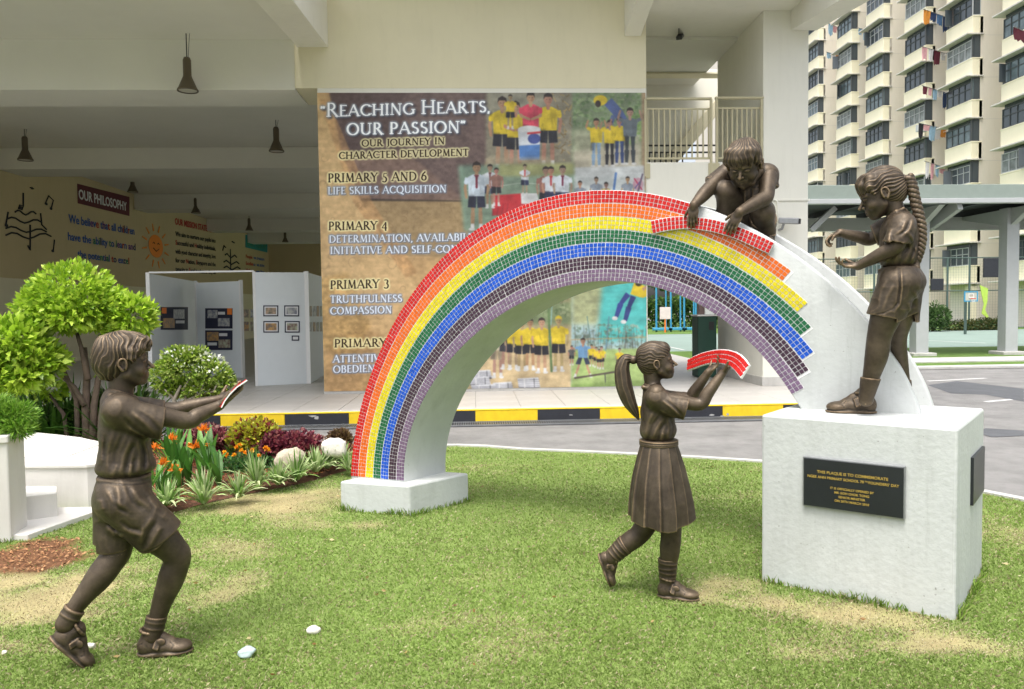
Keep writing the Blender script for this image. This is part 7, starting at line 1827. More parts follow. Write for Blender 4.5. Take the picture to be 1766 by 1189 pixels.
# sun face
c = wp(269, 425); sunp = MB(); n_ = 20
ring = [(LX+.010, c[1]+.62*math.cos(a), c[2]+.40*math.sin(a)) for a in np.linspace(0, 2*math.pi, n_+1)[:-1]]
sunp.prism(ring, (.006, 0, 0)); 
for k in range(12):
    a = k*math.pi/6+.2; u = np.array([0, math.cos(a), math.sin(a)*.66]); s = np.array([0, -math.sin(a), math.cos(a)*.66])*.05
    p1, p2 = np.array([LX+.010, c[1], c[2]])+u*.80, np.array([LX+.010, c[1], c[2]])+u*1.18
    sunp.prism([p1-s, p1+s, p2+s*.5, p2-s*.5], (.006, 0, 0))
sunp.build('sun_drawing', MU['orange'], mural)
fc = MB()
for dy, dz in ((-.2, .08), (.2, .08)): fc.tube([(LX+.018, c[1]+dy-.08, c[2]+dz), (LX+.018, c[1]+dy, c[2]+dz+.05), (LX+.018, c[1]+dy+.08, c[2]+dz)], .012, 4)
fc.tube([(LX+.018, c[1]-.25, c[2]-.08), (LX+.018, c[1], c[2]-.18), (LX+.018, c[1]+.25, c[2]-.08)], .014, 4); fc.build('sun_face', MU['ink'], mural)
# music staves and notes
def stave(pts_list, w, name='music_drawing'):
    m = MB()
    for pts in pts_list: m.tube([wp(*q) for q in pts], w, 5)
    m.build(name, MU['ink'], mural)
wav = lambda x0, x1, y, a, n=9, sl=0.0: [(x0+(x1-x0)*t, y+a*math.sin(t*2*math.pi*1.5)+sl*t) for t in np.linspace(0, 1, n)]
stave([wav(26, 62, 366, -3.5, 9, 3), wav(12, 72, 378, -4, 9, 6), wav(10, 80, 394, -4, 9, 6), wav(10, 88, 406, -5, 9, 2), [(40, 333), (40, 356)], [(14, 366), (10, 388)], [(52, 388), (52, 432), (48, 424)], [(70, 368), (72, 388), (80, 396)]], .022)
stave([[(78, 352), (84, 338), (92, 346), (88, 362)], [(94, 414), (92, 432)], [(52, 324), (58, 326)], [(32, 360), (38, 362), (40, 356), (34, 354), (32, 360)]], .018)
stave([wav(388, 408, 440, -3, 7, 4), wav(386, 412, 452, -3, 7, 3), wav(386, 414, 462, -3, 7, 2), [(397, 430), (398, 470)], [(400, 417), (404, 419)], [(384, 432), (386, 424), (389, 427)]], .035)
nb = MB()
for q, r in (((36, 359), 3), ((11, 389), 3), ((80, 352), 2.4), ((88, 360), 2.6), ((91, 433), 2.6), ((55, 325), 2.2)):
    p = wp(*q); k = np.linalg.norm(wp(q[0], q[1]-r)-p); nb.prism([(LX+.01, p[1]+k*1.6*math.cos(a), p[2]+k*math.sin(a)) for a in np.linspace(0, 6.28, 11)[:-1]], (.008, 0, 0))
nb.build('note_head', MU['ink'], mural)
P = [wp(423, 405, .004), wp(461, 408, .004), wp(461, 436, .004), wp(423, 427, .004)]
MB().prism(P, (.006, 0, 0)).build('teal_panel', MU['teal'], mural)
wline('OUR VISION', (426, 424), (459, 430), 12, [MU['green']], bold=.02)
for i, s in enumerate(('People  we treasure', 'Excellence  we strive', 'Values  we live')): wline(s, (424, 445+12*i), (456, 450+11*i), 6, [MU['blue'], MU['red']], [1]*8+[0]*14, .02)
# ------------------------------------------------------------------ terrace, steps, pillar planter
ter = empty('terrace', tuple(onz(100, 876)), 'low pale tiled terrace with a curved edge and two steps', 'terrace')
tz = .33
fr_ = [onz(39, 802, tz), onz(105, 802.5, tz), onz(167, 802, tz), onz(178, 800, tz)]
nr = [onz(-120, 803, tz), onz(39, 802.5, tz), onz(100, 802.5, tz), onz(150, 802, tz), onz(190, 797, tz)]
far = [onz(206, 786, tz), onz(205, 775, tz), onz(190, 768, tz), onz(172, 762, tz), onz(140, 755, tz), (onz(100, 750, tz)), onz(60, 746, tz), onz(20, 744, tz), onz(-120, 743, tz)]
poly = [(p[0], p[1], -.05) for p in nr+far]
m = MB(); m.prism(poly, (0, 0, tz+.05-.022)); m.build('terrace_wall', M['terrace'], ter)
cxy = np.mean([p[:2] for p in poly], 0); slab = [(p[0]+(p[0]-cxy[0])*.008, p[1]+(p[1]-cxy[1])*.008-.01, tz-.021) for p in poly]
m = MB(); m.prism(slab, (0, 0, .024)); m.build('coping', M['terrace'], ter, bevel=.004)
# tile joints are real gaps: square paving slabs laid on the coping
tmm = MB().box(-.292, .292, -.292, .292, 0, .007).mesh('paving_tile', M['terrace'], bevel=.003, seg=1)
ia = np.array([p[:2] for p in poly])
def inside(x, y):
    c = False
    for i in range(len(ia)):
        (xa, ya), (xb, yb) = ia[i], ia[i-1]
        if (ya > y) != (yb > y) and x < (xb-xa)*(y-ya)/(yb-ya)+xa: c = not c
    return c
x0, y0 = nr[0][0], nr[2][1]+.31
for i in range(12):
    for j in range(5):
        x, y = x0+.6*i, y0+.6*j+.3
        if all(inside(x+a, y+b) for a in (-.3, .3) for b in (-.3, .3)): link('paving_tile', tmm, ter, (x-ter.location[0], y-ter.location[1], tz+.0035))
def block(px, name, z0, z1, bev=.006):
    q = [onz(x, y, z1) for x, y in px]; m = MB(); m.prism([(p[0], p[1], z0) for p in q], (0, 0, z1-z0)); m.build(name, M['terrace'], ter, bevel=bev)
block([(-60, 856), (40, 857), (98, 850), (98, 838.5), (40, 838.5), (-60, 838.5)], 'step', -.03, .20)
block([(-60, 925), (48, 922), (166, 881), (166, 874), (40, 876), (-60, 876)], 'step', -.03, .035)
# pillar planter
pb0 = onz(-30, 934); pzt = .665
pp = empty('planter', tuple(onz(5, 930)), 'white square masonry planter with feathery plants growing over its rim', 'planter')
a, b = onz(20, 934), onz(-90, 945); pd_ = nrm_(a-b)
q = [b, a, a+np.array([-.04, .26, 0]), b+np.array([-.04, .26, 0])]
m = MB(); m.prism([(v[0], v[1], -.05) for v in q], (0, 0, pzt+.05)); m.build('planter_body', M['terrace'], pp, bevel=.01)
m = MB(); c_ = sum(q)/4; m.prism([(v[0]+(v[0]-c_[0])*.05, v[1]+(v[1]-c_[1])*.12, pzt-.03) for v in q], (0, 0, .05)); m.build('rim', M['terrace'], pp, bevel=.008)

# ------------------------------------------------------------------ foliage
L1 = [(.30, .47, .03), (.42, .60, .05), (.52, .68, .09), (.19, .33, .025)]
def to_w(px, py, d):
    return CO+ray(px, py)*d
rng = np.random.default_rng(11)
def crown(lobes_px, d, n, size, cols_, name, parent, seed, shell=.30, aspect=.5, mt='leaf', jitter=.45, dz=.9):
    lob = []
    for (px, py, rx, ry, dd) in lobes_px:
        c = to_w(px, py, d+dd); s = (d+dd)/FPX; lob.append((c[0], c[1], c[2], rx*s, rx*s*dz, ry*s))
    g_ = np.random.default_rng(seed); P, dn, I = lobes_points(lob, n, g_, shell)
    col = np.array(cols_)[g_.integers(0, len(cols_), n)]*g_.uniform(.8, 1.2, (n, 1)); dn = dn+np.array([0, 0, .25])
    o = leaf_mesh(name, P, dn, size, col, M[mt], parent, aspect=aspect, jitter=jitter, seed=seed); tag(o, kind='stuff'); return lob
# big cloud-pruned tree: base stands behind the terrace
td = 7.9; tb = to_w(150, 770, td); tb[2] = 0
bt = empty('cloud_pruned_tree', tuple(tb), 'large cloud-pruned tree with bright yellow-green leaf domes beside the terrace', 'tree')
lobes = crown([(122, 508, 66, 52, 0), (80, 528, 46, 30, -.1), (168, 528, 52, 36, .1), (125, 545, 66, 22, 0), (230, 546, 33, 32, .1), (207, 580, 24, 24, .15), (18, 592, 58, 42, -.3), (52, 622, 50, 34, -.2), (-15, 640, 44, 30, -.4), (34, 650, 38, 18, -.3), (88, 672, 20, 9, .2), (194, 636, 15, 13, .2)], td, 7400, .092, L1, 'crown', bt, 1, .45, .58, jitter=.85)
tk = MB()
for pts, r in (([(150, 770), (148, 700), (150, 650), (146, 600)], (8, 7, 6, 4)), ([(134, 765), (132, 690), (110, 640), (60, 600)], (5, 4.5, 4, 2.5)), ([(158, 765), (162, 700), (170, 650), (210, 585)], (7, 6, 5, 3)), ([(146, 700), (128, 668), (92, 636)], (5, 4, 2.5)), ([(152, 655), (140, 600), (128, 560)], (6, 4, 3)), ([(120, 768), (110, 715), (85, 680)], (4, 3.5, 2)), ([(168, 768), (172, 720), (176, 690)], (4, 3, 2))):
    W_ = [to_w(x, y, td+.05*i) for i, (x, y) in enumerate(pts)]; 
    if pts[0][1] > 760: W_[0][2] = -.02
    tk.tube(W_, [v*td/FPX for v in r], 8)
tk.build('trunk', M['bark'], bt, smooth=True)
# flowering clipped shrub
sd = 7.6; sb = to_w(315, 762, sd); sb[2] = 0
fs = empty('flowering_shrub', tuple(sb), 'small clipped shrub with white flowers on top and twisted bare stems', 'shrub')
crown([(318, 634, 44, 26, 0), (366, 648, 30, 24, 0), (286, 650, 24, 24, 0), (350, 672, 38, 14, .05), (312, 618, 28, 16, 0), (388, 664, 14, 14, 0), (300, 670, 18, 10, 0), (340, 612, 16, 10, 0)], sd, 4600, .05, [(.20, .32, .03), (.32, .44, .06), (.12, .20, .03), (.44, .52, .14)], 'crown', fs, 2, .45, .55, jitter=.8)
crown([(322, 616, 42, 14, -.05), (360, 628, 26, 16, -.05), (385, 655, 10, 14, 0)], sd, 190, .034, [(.78, .80, .74), (.70, .74, .55)], 'blossom', fs, 3, .1, .8)
tk = MB()
for pts, r in (([(312, 765), (310, 715), (300, 690), (312, 665)], (5, 4, 3.5, 2)), ([(311, 715), (322, 692), (345, 680), (352, 660)], (3.5, 3, 2.5, 1.5)), ([(302, 690), (284, 672)], (2.5, 1.2)), ([(322, 692), (316, 672), (326, 655)], (2.5, 2, 1)), ([(345, 680), (368, 676), (376, 660)], (2, 1.6, 1))):
    W_ = [to_w(x, y, sd-.1) for x, y in pts]
    if pts[0][1] > 760: W_[0][2] = -.02
    tk.tube(W_, [v*sd/FPX for v in r], 7)
tk.build('stem', mat('pale_bark', (.30, .26, .20), .9, var=.3, scale=20), fs, smooth=True)

def blades(name, base, n, length, width, cols_, parent, seed, spread=.8, arch=.6, up=1.0, mt='leaf', segs=4, stripe=None, r0=.02, z0=0.0):
    """arching strap leaves from one crown point, one mesh"""
    g_ = np.random.default_rng(seed); V = []; F = []; C = []
    for i in range(n):
        a = g_.uniform(0, 2*math.pi); L = length*g_.uniform(.6, 1.1); tl = g_.uniform(.15, 1)*spread; d = np.array([math.cos(a), math.sin(a), 0]); s = np.array([-d[1], d[0], 0])
        b = np.array(base)+d*r0*g_.random()+np.array([0, 0, z0]); col = np.array(cols_[g_.integers(0, len(cols_))])*g_.uniform(.8, 1.2); k = len(V); tw = g_.uniform(-.5, .5)
        for j in range(segs+1):
            t = j/segs; w = width*(math.sin(math.pi*min(1, .18+t*.82))**.7)*(1 if j < segs else .1)/2
            p = b+d*L*tl*t+np.array([0, 0, 1])*L*up*(t-arch*tl*t*t*1.1)*math.sqrt(max(.05, 1-.35*tl))
            ss = s+np.array([0, 0, tw*t]); V += [p-ss*w, p+ss*w+(np.array([0, 0, .0])), ]; C += [col, col if stripe is None else col]
        for j in range(segs): F.append((k+2*j, k+2*j+1, k+2*j+3, k+2*j+2))
    me = mesh_from(name, np.array(V), np.array(F), [M[mt]]); at = me.color_attributes.new('col', 'FLOAT_COLOR', 'POINT'); at.data.foreach_set('color', np.concatenate([np.array(C), np.ones((len(C), 1))], 1).astype(np.float32).ravel())
    return link(name, me, parent)
def blade_leaf(name, base, a, L, w, tilt, droop, col, parent, mt='leaf'):
    """one large pointed leaf with a folded midrib"""
    d = np.array([math.cos(a), math.sin(a), 0]); s = np.array([-d[1], d[0], 0]); V = []; F = []; n = 6
    for j in range(n+1):
        t = j/n; ww = w*math.sin(math.pi*(.06+.94*t)**.85)**.8/2 if j < n else .001
        p = np.array(base)+d*L*math.cos(tilt)*t+np.array([0, 0, 1])*L*(math.sin(tilt)*t-droop*t*t)
        V += [p-s*ww+np.array([0, 0, ww*.45]), p, p+s*ww+np.array([0, 0, ww*.45])]
    for j in range(n): k = 3*j; F += [(k, k+1, k+4, k+3), (k+1, k+2, k+5, k+4)]
    me = mesh_from(name, np.array(V), np.array(F), [M[mt]], None, True); C = np.tile(np.array(col), (len(V), 1)); C[1::3] *= 1.5
    at = me.color_attributes.new('col', 'FLOAT_COLOR', 'POINT'); at.data.foreach_set('color', np.concatenate([C, np.ones((len(C), 1))], 1).astype(np.float32).ravel())
    return link(name, me, parent)
# feathery plant on the planter
pl_ = empty('feathery_plant', tuple(to_w(15, 745, 5.15)), 'bright feathery fern-like plant spilling over the white planter', 'plant')
crown([(8, 722, 42, 26, 0), (32, 716, 26, 22, 0), (-20, 712, 40, 30, 0), (30, 738, 22, 12, -.05)], 5.15, 4200, .05, [(.10, .24, .02), (.18, .34, .03), (.25, .42, .06)], 'foliage', pl_, 5, .7, .16, jitter=.7)
pt_ = MB()
for x in range(5): p = to_w(-25+14*x, 752, 5.15); pt_.tube([(p[0], p[1], pzt-.02), (p[0]+.01, p[1], pzt+.10)], .006, 5)
pt_.build('stem', M['bark'], pl_)
# undergrowth behind the terrace and under the tree
ud = empty('undergrowth', tuple(onz(110, 745)), 'dark mixed shrubs and ferns under the cloud-pruned tree', 'shrub')
crown([(60, 705, 55, 26, 1.3), (100, 722, 50, 18, 1.4), (185, 708, 36, 26, 1.3), (150, 722, 50, 20, 1.6), (230, 700, 26, 26, 1.6), (10, 700, 40, 26, 1.7)], 7.0, 1900, .13, [(.035, .07, .015), (.06, .12, .02), (.10, .17, .03)], 'foliage', ud, 6, .8, .3)
fg = [to_w(225, 745, 8.2), to_w(200, 748, 8.1), to_w(248, 742, 8.3), to_w(60, 742, 8.3), to_w(120, 744, 8.4), to_w(20, 742, 8.2), to_w(90, 742, 8.2)]
for i, p in enumerate(fg):
    blades('fern', (p[0], p[1], .0), 52, .95, .035, [(.05, .13, .02), (.09, .20, .03)], ud, 60+i, .95, .5)
# mulch bed
bed_px = [(230, 905), (262, 893), (340, 872), (420, 853), (500, 838), (590, 818), (640, 806), (640, 775), (600, 762), (520, 757), (420, 755), (330, 756), (240, 760), (180, 770), (160, 810), (170, 900)]
bp = [onz(*q) for q in bed_px]
mul = mat('mulch_soil', (.17, .070, .035), .95, var=.5, scale=22, bump=1.0, bscale=70, col2=(.06, .030, .018))
n_ = len(bp); cxy = np.mean([p[:2] for p in bp], 0); V = []; rings = 9
for k in range(rings):
    t = k/(rings-1)
    for p in bp: x, y = p[0]*(1-t)+cxy[0]*t, p[1]*(1-t)+cxy[1]*t; V.append((x, y, -.01+.055*min(1, t*2.6)+.012*math.sin(x*23+k)*math.cos(y*19)))
F = [(k*n_+i, k*n_+(i+1) % n_, (k+1)*n_+(i+1) % n_, (k+1)*n_+i) for k in range(rings-1) for i in range(n_)]
o = link('flower_bed', mesh_from('flower_bed', V, F, [mul], None, True)); struct(o)
ibp = np.array([p[:2] for p in bp])
def in_poly(X_, Y_, Q):
    c = np.zeros(X_.shape, bool)
    for i in range(len(Q)):
        (xa, ya), (xb, yb) = Q[i], Q[i-1]; m = ((ya > Y_) != (yb > Y_)) & (X_ < (xb-xa)*(Y_-ya)/(yb-ya+1e-9)+xa); c ^= m
    return c
def chips(name, Xs, Ys, Zs, size, cols_, seed, lab=None):
    g_ = np.random.default_rng(seed); n = len(Xs); a = g_.uniform(0, 6.28, n); e = g_.normal(0, .35, n); S = size*g_.uniform(.5, 1.3, n)
    d = np.stack([np.cos(a), np.sin(a), e], 1)*S[:, None]; s = np.stack([-np.sin(a), np.cos(a), g_.normal(0, .4, n)], 1)*(S*g_.uniform(.25, .5, n))[:, None]; P = np.stack([Xs, Ys, Zs], 1)
    V = np.stack([P-d, P+s, P+d, P-s, P+np.array([0, 0, .35])*S[:, None]], 1).reshape(-1, 3); k = np.arange(n)[:, None]*5; F = np.concatenate([k+np.array([[0, 4, 3]]), k+np.array([[3, 4, 2]]), k+np.array([[2, 4, 1]]), k+np.array([[1, 4, 0]])], 1).reshape(-1, 3)
    me = mesh_from(name, V, F, [M['chips']]); C = np.repeat(np.array(cols_)[g_.integers(0, len(cols_), n)]*g_.uniform(.6, 1.3, (n, 1)), 5, 0); at = me.color_attributes.new('col', 'FLOAT_COLOR', 'POINT'); at.data.foreach_set('color', np.concatenate([C, np.ones((len(C), 1))], 1).astype(np.float32).ravel())
    return tag(link(name, me), lab, kind='stuff')
M['chips'] = mat_attr('wood_chip', rough=.9, spec=.15, var=.3, scale=40)
g_ = np.random.default_rng(4); X_ = g_.uniform(ibp[:, 0].min(), ibp[:, 0].max(), 16000); Y_ = g_.uniform(ibp[:, 1].min(), ibp[:, 1].max(), 16000); k_ = in_poly(X_, Y_, ibp); X_, Y_ = X_[k_], Y_[k_]
chips('bark_mulch', X_, Y_, np.full(len(X_), .052), .016, [(.22, .075, .030), (.12, .040, .018), (.30, .12, .05), (.07, .035, .02)], 9)
X_ = g_.uniform(-4.2, -2.2, 9000); Y_ = g_.uniform(3.3, 5.3, 9000); k_ = soil(X_, Y_) > g_.uniform(.2, 1, 9000); X_, Y_ = X_[k_], Y_[k_]
chips('soil_crumbs', X_, Y_, np.full(len(X_), .006), .012, [(.26, .13, .06), (.16, .075, .04), (.36, .20, .10)], 10)
gz = .045
G = lambda px, py: onz(px, py, gz)
# strap-leaved clumps with pale stripes along the edge
grp = 'variegated grass clumps edging the flower bed'
spots = [((288, 872), .17, 'spider-leaved clump at the near end of the bed, by the boy statue'), ((352, 868), .20, 'wide arching pale-leaved clump below the broad-leaved green plant'), ((412, 858), .16, 'pale grassy clump at the turn of the bed edge, third from the near end'), ((444, 838), .22, 'tallest variegated grassy clump, just left of the grey stone'), ((480, 836), .17, 'variegated clump in front of the grey stone'), ((512, 828), .19, 'variegated clump directly right of the grey stone'), ((545, 815), .18, 'variegated clump between the two stones'), ((565, 808), .18, 'variegated clump below the white stone'), ((588, 800), .16, 'variegated clump beside the tiled end of the arch'), ((535, 800), .18, 'variegated clump behind the row, between the stones'), ((602, 812), .13, 'smallest variegated clump, touching the arch base')]
for i, (q, L, lab) in enumerate(spots):
    p = G(*q); r = empty('grass_clump', tuple(p), lab, 'plant', grp)
    blades('outer_leaves', p, 70, L*1.6, .019, [(.52, .60, .32), (.42, .54, .24), (.20, .34, .08)], r, 100+i, 1.0, .75); blades('inner_leaves', p, 26, L*1.5, .016, [(.12, .24, .045), (.40, .47, .25)], r, 150+i, .45, .5)
# canna-like plants with orange flowers: broad leaves are single pieces
def canna(q, n, L, w, flowers, lab, seed, h=.30):
    p = G(*q); r = empty('canna_plant', tuple(p), lab, 'plant', 'broad-leaved plants with orange flowers'); g_ = np.random.default_rng(seed)
    stems = [np.array(p)+np.array([g_.normal(0, .07), g_.normal(0, .05), 0]) for _ in range(4)]
    for i in range(n):
        s = stems[i % 4]; b = s+np.array([0, 0, g_.uniform(.0, h*.55)]); c = np.array([(.045, .13, .020), (.07, .19, .028), (.11, .26, .04)][g_.integers(0, 3)])
        blade_leaf('leaf', b, g_.uniform(0, 6.28), L*g_.uniform(.7, 1.15), w*g_.uniform(.6, .95), rad(g_.uniform(50, 84)), g_.uniform(.05, .30), c, r)
    st = MB()
    for s in stems: st.tube([s, s+np.array([0, 0, h])], .006, 6)
    for (fx_, fy_) in flowers:
        t = to_w(fx_, fy_, float((p-CO)@CF)); b = stems[0]; st.tube([b, (b+t)/2+np.array([0, 0, .02]), t], .0045, 5)
        P_ = np.tile(t, (26, 1))+g_.normal(0, .008, (26, 3)); N_ = g_.normal(0, .5, (26, 3))+np.array([0, 0, .9])
        leaf_mesh('flower', P_, N_, .055, [(.80, .25, .02)], M['leaf'], r, aspect=.35, jitter=.35, seed=seed)
    st.build('stem', M['leafstem'], r); return r
M['leafstem'] = mat('green_stem', (.06, .14, .03), .6)
canna((300, 838), 21, 0.392, 0.063, [(298, 758), (268, 775)], 'broad-leaved plant with the tallest orange flowers, close to the boy statue', 1)
canna((275, 858), 18, 0.362, 0.063, [(303, 812), (281, 800)], 'broad-leaved plant with low orange flowers at the bed front', 2, .2)
canna((357, 838), 22, 0.406, 0.069, [(352, 742), (338, 772)], 'glossy broad-leaved plant in the middle of the bed with one high orange bloom', 3)
canna((318, 812), 17, 0.377, 0.057, [(333, 780)], 'broad-leaved plant behind, left of the glossy middle one', 4)
canna((385, 800), 9, .20, .04, [], 'small flowerless broad-leaved plant among the marigolds', 6, .15)
cp2 = canna((153, 752), 14, 0.377, 0.057, [(152, 712)], 'orange-flowered plant standing alone at the curved terrace edge', 5, .25)
# marigolds
mg = empty('marigold_patch', tuple(G(430, 805)), 'patch of marigolds with round orange heads and small green leaves', 'flowers')
crown([(425, 800, 50, 16, 0), (395, 808, 28, 12, -.1), (462, 795, 24, 16, .1)], 7.0, 1500, .038, [(.05, .15, .03), (.09, .21, .05), (.04, .11, .04)], 'foliage', mg, 8, .8)
for i, q in enumerate(((408, 772), (414, 768), (422, 781), (416, 777), (458, 773), (462, 776), (391, 785), (388, 781), (447, 787), (434, 777), (327, 768), (336, 778), (358, 768), (404, 786))):
    p = to_w(*q, 6.75 if q[0] > 380 else 6.4); N_ = rng.normal(0, .7, (22, 3))+np.array([0, -.4, .7]); leaf_mesh('flower_head', np.tile(p, (22, 1)), N_, .024, [(.85, .33, .01), (.90, .45, .02)][i % 2:i % 2+1], M['leaf'], mg, aspect=.8, seed=i)
# coleus mounds
def coleus(px, py, rx, ry, d, cols_, lab, seed, name='coleus'):
    c = to_w(px, py, d); r = empty(name, (c[0], c[1], gz), lab, 'plant', 'coloured leafy mounds in the flower bed')
    crown([(px, py, rx, ry, 0), (px-rx*.5, py+ry*.25, rx*.5, ry*.65, -.05), (px+rx*.5, py+ry*.25, rx*.5, ry*.65, -.05)], d, int(rx*ry*1.5)+300, .048, cols_, 'foliage', r, seed, .55, .75, jitter=.6)
    st = MB(); 
    for k in range(4): st.tube([(c[0]+.04*(k-1.5), c[1], 0), (c[0]+.10*(k-1.5), c[1], c[2])], .007, 5)
    st.build('stem', M['bark'], r)
WI = [(.17, .028, .045), (.28, .06, .08), (.10, .018, .035), (.36, .14, .13)]
coleus(352, 757, 38, 22, 7.4, WI+[(.30, .16, .13)], 'dusky red leafy mound, left of the yellow one', 1)
coleus(438, 750, 42, 26, 7.3, [(.42, .42, .03), (.52, .50, .05), (.30, .32, .04), (.20, .03, .03)], 'yellow-green leafy mound with red leaf centres', 2)
coleus(512, 770, 42, 24, 7.2, WI, 'deep wine-red leafy mound behind the grey stone', 3)
coleus(476, 768, 22, 22, 7.15, WI, 'small wine-red mound between the yellow one and the grey stone', 4)
coleus(586, 753, 16, 10, 7.9, [(.12, .07, .04), (.18, .12, .05)], 'little brown-leaved mound beside the white stone', 5)
# stones
def stone(px, py, rx, ry, d, col, lab, seed, ang=0.0, name='stone', flat=1.0):
    g_ = np.random.default_rng(seed); c = to_w(px, py, d); s = d/FPX; bm = bmesh.new(); bmesh.ops.create_icosphere(bm, subdivisions=3, radius=1.0)
    for v in bm.verts:
        p = np.array(v.co); k = .92+.75*(float(vnoise(p*1.15+seed*3.1, seed))-.5)+.30*(float(vnoise(p*2.6+seed, seed+2))-.5)+.08*(float(vnoise(p*7, seed+4))-.5); q = p*k; q[1] = q[1]; q = np.sign(q)*np.abs(q)**.88; a = rad(ang); x, z = q[0]*rx*s, q[2]*ry*s
        v.co = Vector((x*math.cos(a)-z*math.sin(a), q[1]*rx*s*.75, x*math.sin(a)+z*math.cos(a)))
    me = bpy.data.meshes.new(name); bm.to_mesh(me); bm.free(); me.materials.append(col)
    for p in me.polygons: p.use_smooth = True
    o = bpy.data.objects.new(name, me); COL.objects.link(o); o.location = c; return tag(o, lab, 'stone')
ST1 = mat('warm_stone', (.52, .45, .34), .85, var=.3, scale=18, bump=.7, bscale=50, stain=.5); ST2 = mat('white_stone', (.72, .68, .60), .8, var=.2, scale=18, bump=.5, bscale=50, stain=.3)
stone(500, 793, 25, 19, 6.65, ST1, 'grey-beige boulder with a pointed top at the edge of the flower bed', 3, 25)
stone(577, 772, 22, 17, 7.0, ST2, 'white rounded boulder close to the tiled end of the arch', 5, 8)
PB = mat('blue_grey_pebble', (.42, .52, .50), .6, var=.2, scale=30)
def peb(px, py, r, ry, m_, lab, seed):
    p = onz(px, py); d = float((p-CO)@CF); o = stone(px, py, r, ry, d, m_, lab, seed, 0, 'pebble'); o.location[2] = ry*d/FPX*.7; o['label'] = lab; return o
peb(424, 1131, 16, 9, PB, 'blue-grey pebble lying on the grass right of the boy statue', 7)
peb(541, 1092, 11, 7, ST2, 'white pebble in the middle of the near grass', 8)
peb(158, 1117, 7, 5, ST2, 'small cream pebble beside the raised foot of the boy statue', 9)
peb(7, 1128, 5, 4, ST2, 'tiny white pebble at the worn patch near the boy statue', 10)
# ------------------------------------------------------------------ turf: real blades
def turf(n_try, seed):
    g_ = np.random.default_rng(seed)
    # denser towards the viewer
    u = g_.random(n_try); Y = 2.3+(8.75-2.3)*u**1.75; X = (g_.random(n_try)*2-1)*(Y*.78+.35)+Y*.047
    ok = (Y < edge_y(X)-.01) & (X > -6.5)
    for pg_ in (ibp, np.array([v[:2] for v in (pFL+pn*.01, pFR+pn*.01-pd*.01, pFR+pn*pdp-pd*.01, pFL+pn*pdp)]), np.array([v[:2] for v in (bl, bc, br, bl+(br-bc))]), np.array([p[:2] for p in poly])):
        ok &= ~in_poly(X, Y, pg_)
    stp = [onz(x, y) for x, y in ((-60, 934), (48, 929), (168, 884), (170, 872), (-60, 872))]; ok &= ~in_poly(X, Y, np.array([p[:2] for p in stp]))
    X, Y = X[ok], Y[ok]
    w = worn(X, Y); s = soil(X, Y)
    keep = g_.random(len(X)) > np.clip(w*.50+s*.97, 0, .97); X, Y, w = X[keep], Y[keep], w[keep]; n = len(X)
    dist = np.sqrt(X**2+Y**2)
    h = (.016+.009*fbm(np.stack([X*2, Y*2, X*0], -1), 91, 3))*g_.uniform(.55, 1.35, n)*(1-.45*w)*.85; wd = (.0030+.00075*dist)*g_.uniform(.7, 1.25, n)*.50
    a = g_.uniform(0, 6.28, n); lean = g_.uniform(.2, 1.15, n); d = np.stack([np.cos(a), np.sin(a), np.zeros(n)], 1); sdir = np.stack([-np.sin(a), np.cos(a), np.zeros(n)], 1)
    b = a+g_.normal(0, .9, n); sdir = np.stack([-np.sin(b), np.cos(b), np.zeros(n)], 1)
    z = (fbm(np.stack([X, Y, X*0], -1)*.9, 50, 3)-.5)*.03*np.clip((edge_y(X)-Y)*4, 0, 1)-.006
    P = np.stack([X, Y, z], 1); H = h[:, None]; up = np.array([0, 0, 1.])
    m1 = P+d*H*.28*lean[:, None]+up*H*.62; tp = P+d*H*.95*lean[:, None]+up*H*(1.05-.35*lean[:, None])
    V = np.stack([P-sdir*wd[:, None]*.55, P+sdir*wd[:, None]*.55, m1+sdir*wd[:, None]*.5, tp], 1).reshape(-1, 3)
    k = np.arange(n)[:, None]*4; F = np.concatenate([k+np.array([[0, 1, 2]]), k+np.array([[0, 2, 3]])], 1).reshape(-1, 3)
    me = mesh_from('grass', V, F, [M['blade']])
    pal = np.array([(.205, .300, .065), (.24, .335, .08), (.30, .38, .12), (.175, .262, .055)])
    big = fbm(np.stack([X*.8, Y*.8, X*0], -1), 61, 3)[:, None]
    C = pal[g_.integers(0, 4, n)]*(.72+.62*big); dry = np.array([(.46, .40, .24), (.56, .50, .32), (.30, .24, .14)])[g_.integers(0, 3, n)]
    isd = (g_.random(n) < np.clip(w*1.25+.12, 0, .92))[:, None]; C = np.where(isd, dry, C)*g_.uniform(.86, 1.14, (n, 1))
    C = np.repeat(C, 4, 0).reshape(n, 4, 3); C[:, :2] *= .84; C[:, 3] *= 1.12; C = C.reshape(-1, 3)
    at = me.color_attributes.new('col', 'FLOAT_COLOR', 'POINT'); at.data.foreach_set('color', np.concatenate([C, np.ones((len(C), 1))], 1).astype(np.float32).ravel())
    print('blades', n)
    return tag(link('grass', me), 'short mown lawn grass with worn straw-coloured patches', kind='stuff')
M['blade'] = mat_attr('grass_blade', rough=.55, trans=.30, spec=.25, var=.12, scale=6)
turf(580000, 2)

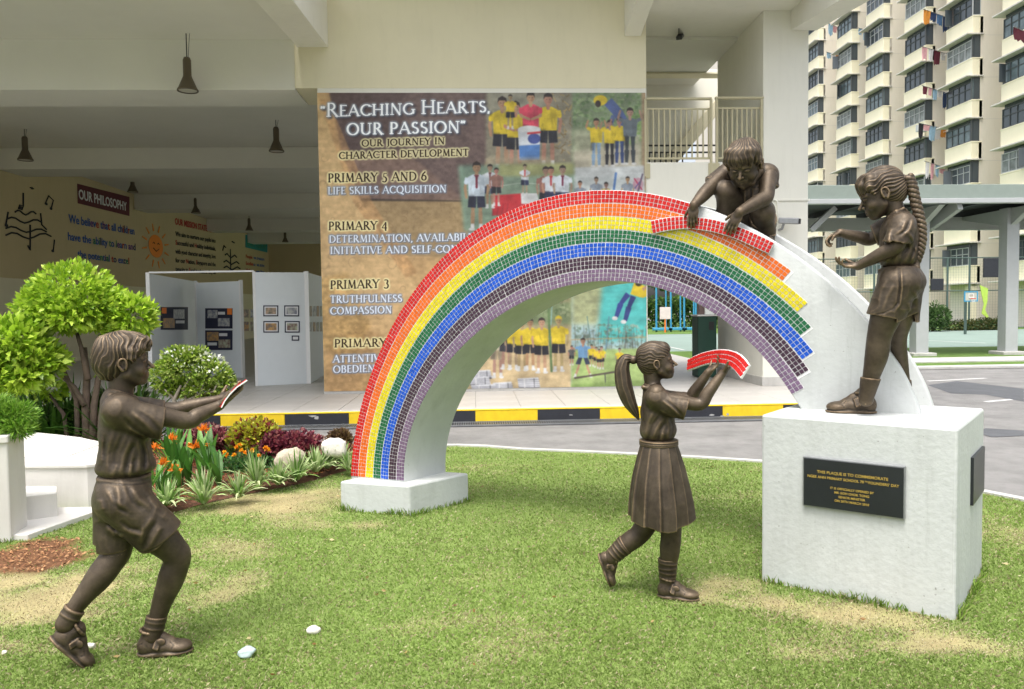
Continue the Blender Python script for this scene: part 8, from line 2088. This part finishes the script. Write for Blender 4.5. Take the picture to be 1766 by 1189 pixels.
# longer tufts left by the mower against the plinth, the base and the planter
def fringe():
    g_ = np.random.default_rng(9); segs = [(pFL, pFR, -pn), (pFR, pFR+pn*pdp, pd), (pFL+pn*pdp, pFL, -pd), (bl, bc, nrm_(np.cross(bc-bl, (0, 0, 1)))), (bc, br, nrm_(np.cross(br-bc, (0, 0, 1)))), (b, a, -pn*0+np.array([0, -1., 0])), (EDGE[4], EDGE[9], None), (EDGE[9], EDGE[15], None)]
    V = []; C = []; F = []
    for sa, sb, nn in segs:
        if nn is None: continue
        sa, sb = np.array(sa, float), np.array(sb, float); L = np.linalg.norm(sb[:2]-sa[:2]); n = int(L*520)
        dens = vnoise(np.stack([np.linspace(0, L*4, n), np.zeros(n)+sa[0], np.zeros(n)], 1), 5)
        for i in range(n):
            t = g_.random(); q = dens[min(n-1, int(t*n))]
            if g_.random() > q*1.1: continue
            o = abs(g_.normal(0, .018))+.004; p = sa*(1-t)+sb*t+nn*o; p[2] = -.006; h = g_.uniform(.02, .055)*(.4+q); w = .0034; k = len(V); an_ = g_.uniform(0, 6.28); s_ = np.array([math.cos(an_), math.sin(an_), 0])*w; d = np.array([g_.normal(0, .35), g_.normal(0, .35), 1])*h
            V += [p-s_, p+s_, p+d*.6+s_*.8, p+d*.6-s_*.8, p+d*1.05+nn*h*.25]; F += [(k, k+1, k+2), (k, k+2, k+3), (k+3, k+2, k+4)]
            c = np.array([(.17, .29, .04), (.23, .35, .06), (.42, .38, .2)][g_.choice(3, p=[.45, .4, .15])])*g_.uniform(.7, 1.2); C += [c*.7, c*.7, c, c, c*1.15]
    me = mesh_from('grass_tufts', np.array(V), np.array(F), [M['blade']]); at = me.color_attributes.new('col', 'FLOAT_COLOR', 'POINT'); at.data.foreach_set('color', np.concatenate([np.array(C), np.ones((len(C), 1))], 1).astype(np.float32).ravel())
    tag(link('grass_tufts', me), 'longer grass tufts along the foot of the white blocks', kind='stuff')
fringe()

# fallen leaves and bits of litter on the turf
g_ = np.random.default_rng(44); n_ = 150; Y_ = g_.uniform(2.9, 7.6, n_); X_ = g_.uniform(-.75, .75, n_)*Y_+.2; ok_ = (Y_ < edge_y(X_)-.1) & ~in_poly(X_, Y_, ibp) & ~in_poly(X_, Y_, np.array([v[:2] for v in (pFL-pn*.05-pd*.05, pFR-pn*.05+pd*.05, pFR+pn*(pdp+.05)+pd*.05, pFL+pn*(pdp+.05)-pd*.05)]))
X_, Y_ = X_[ok_], Y_[ok_]; P_ = np.stack([X_, Y_, np.full(len(X_), .014)], 1); N_ = np.stack([g_.normal(0, 1, len(X_)), g_.normal(0, 1, len(X_)), g_.normal(0, .15, len(X_))], 1)
o = leaf_mesh('fallen_leaves', P_, N_, .028, np.array([(.30, .17, .06), (.42, .30, .12), (.18, .10, .04), (.50, .42, .20)])[g_.integers(0, 4, len(X_))], M['leaf'], aspect=.5, jitter=.1, curl=-.15, seed=8); tag(o, 'small dry brown leaves scattered over the lawn', kind='stuff')
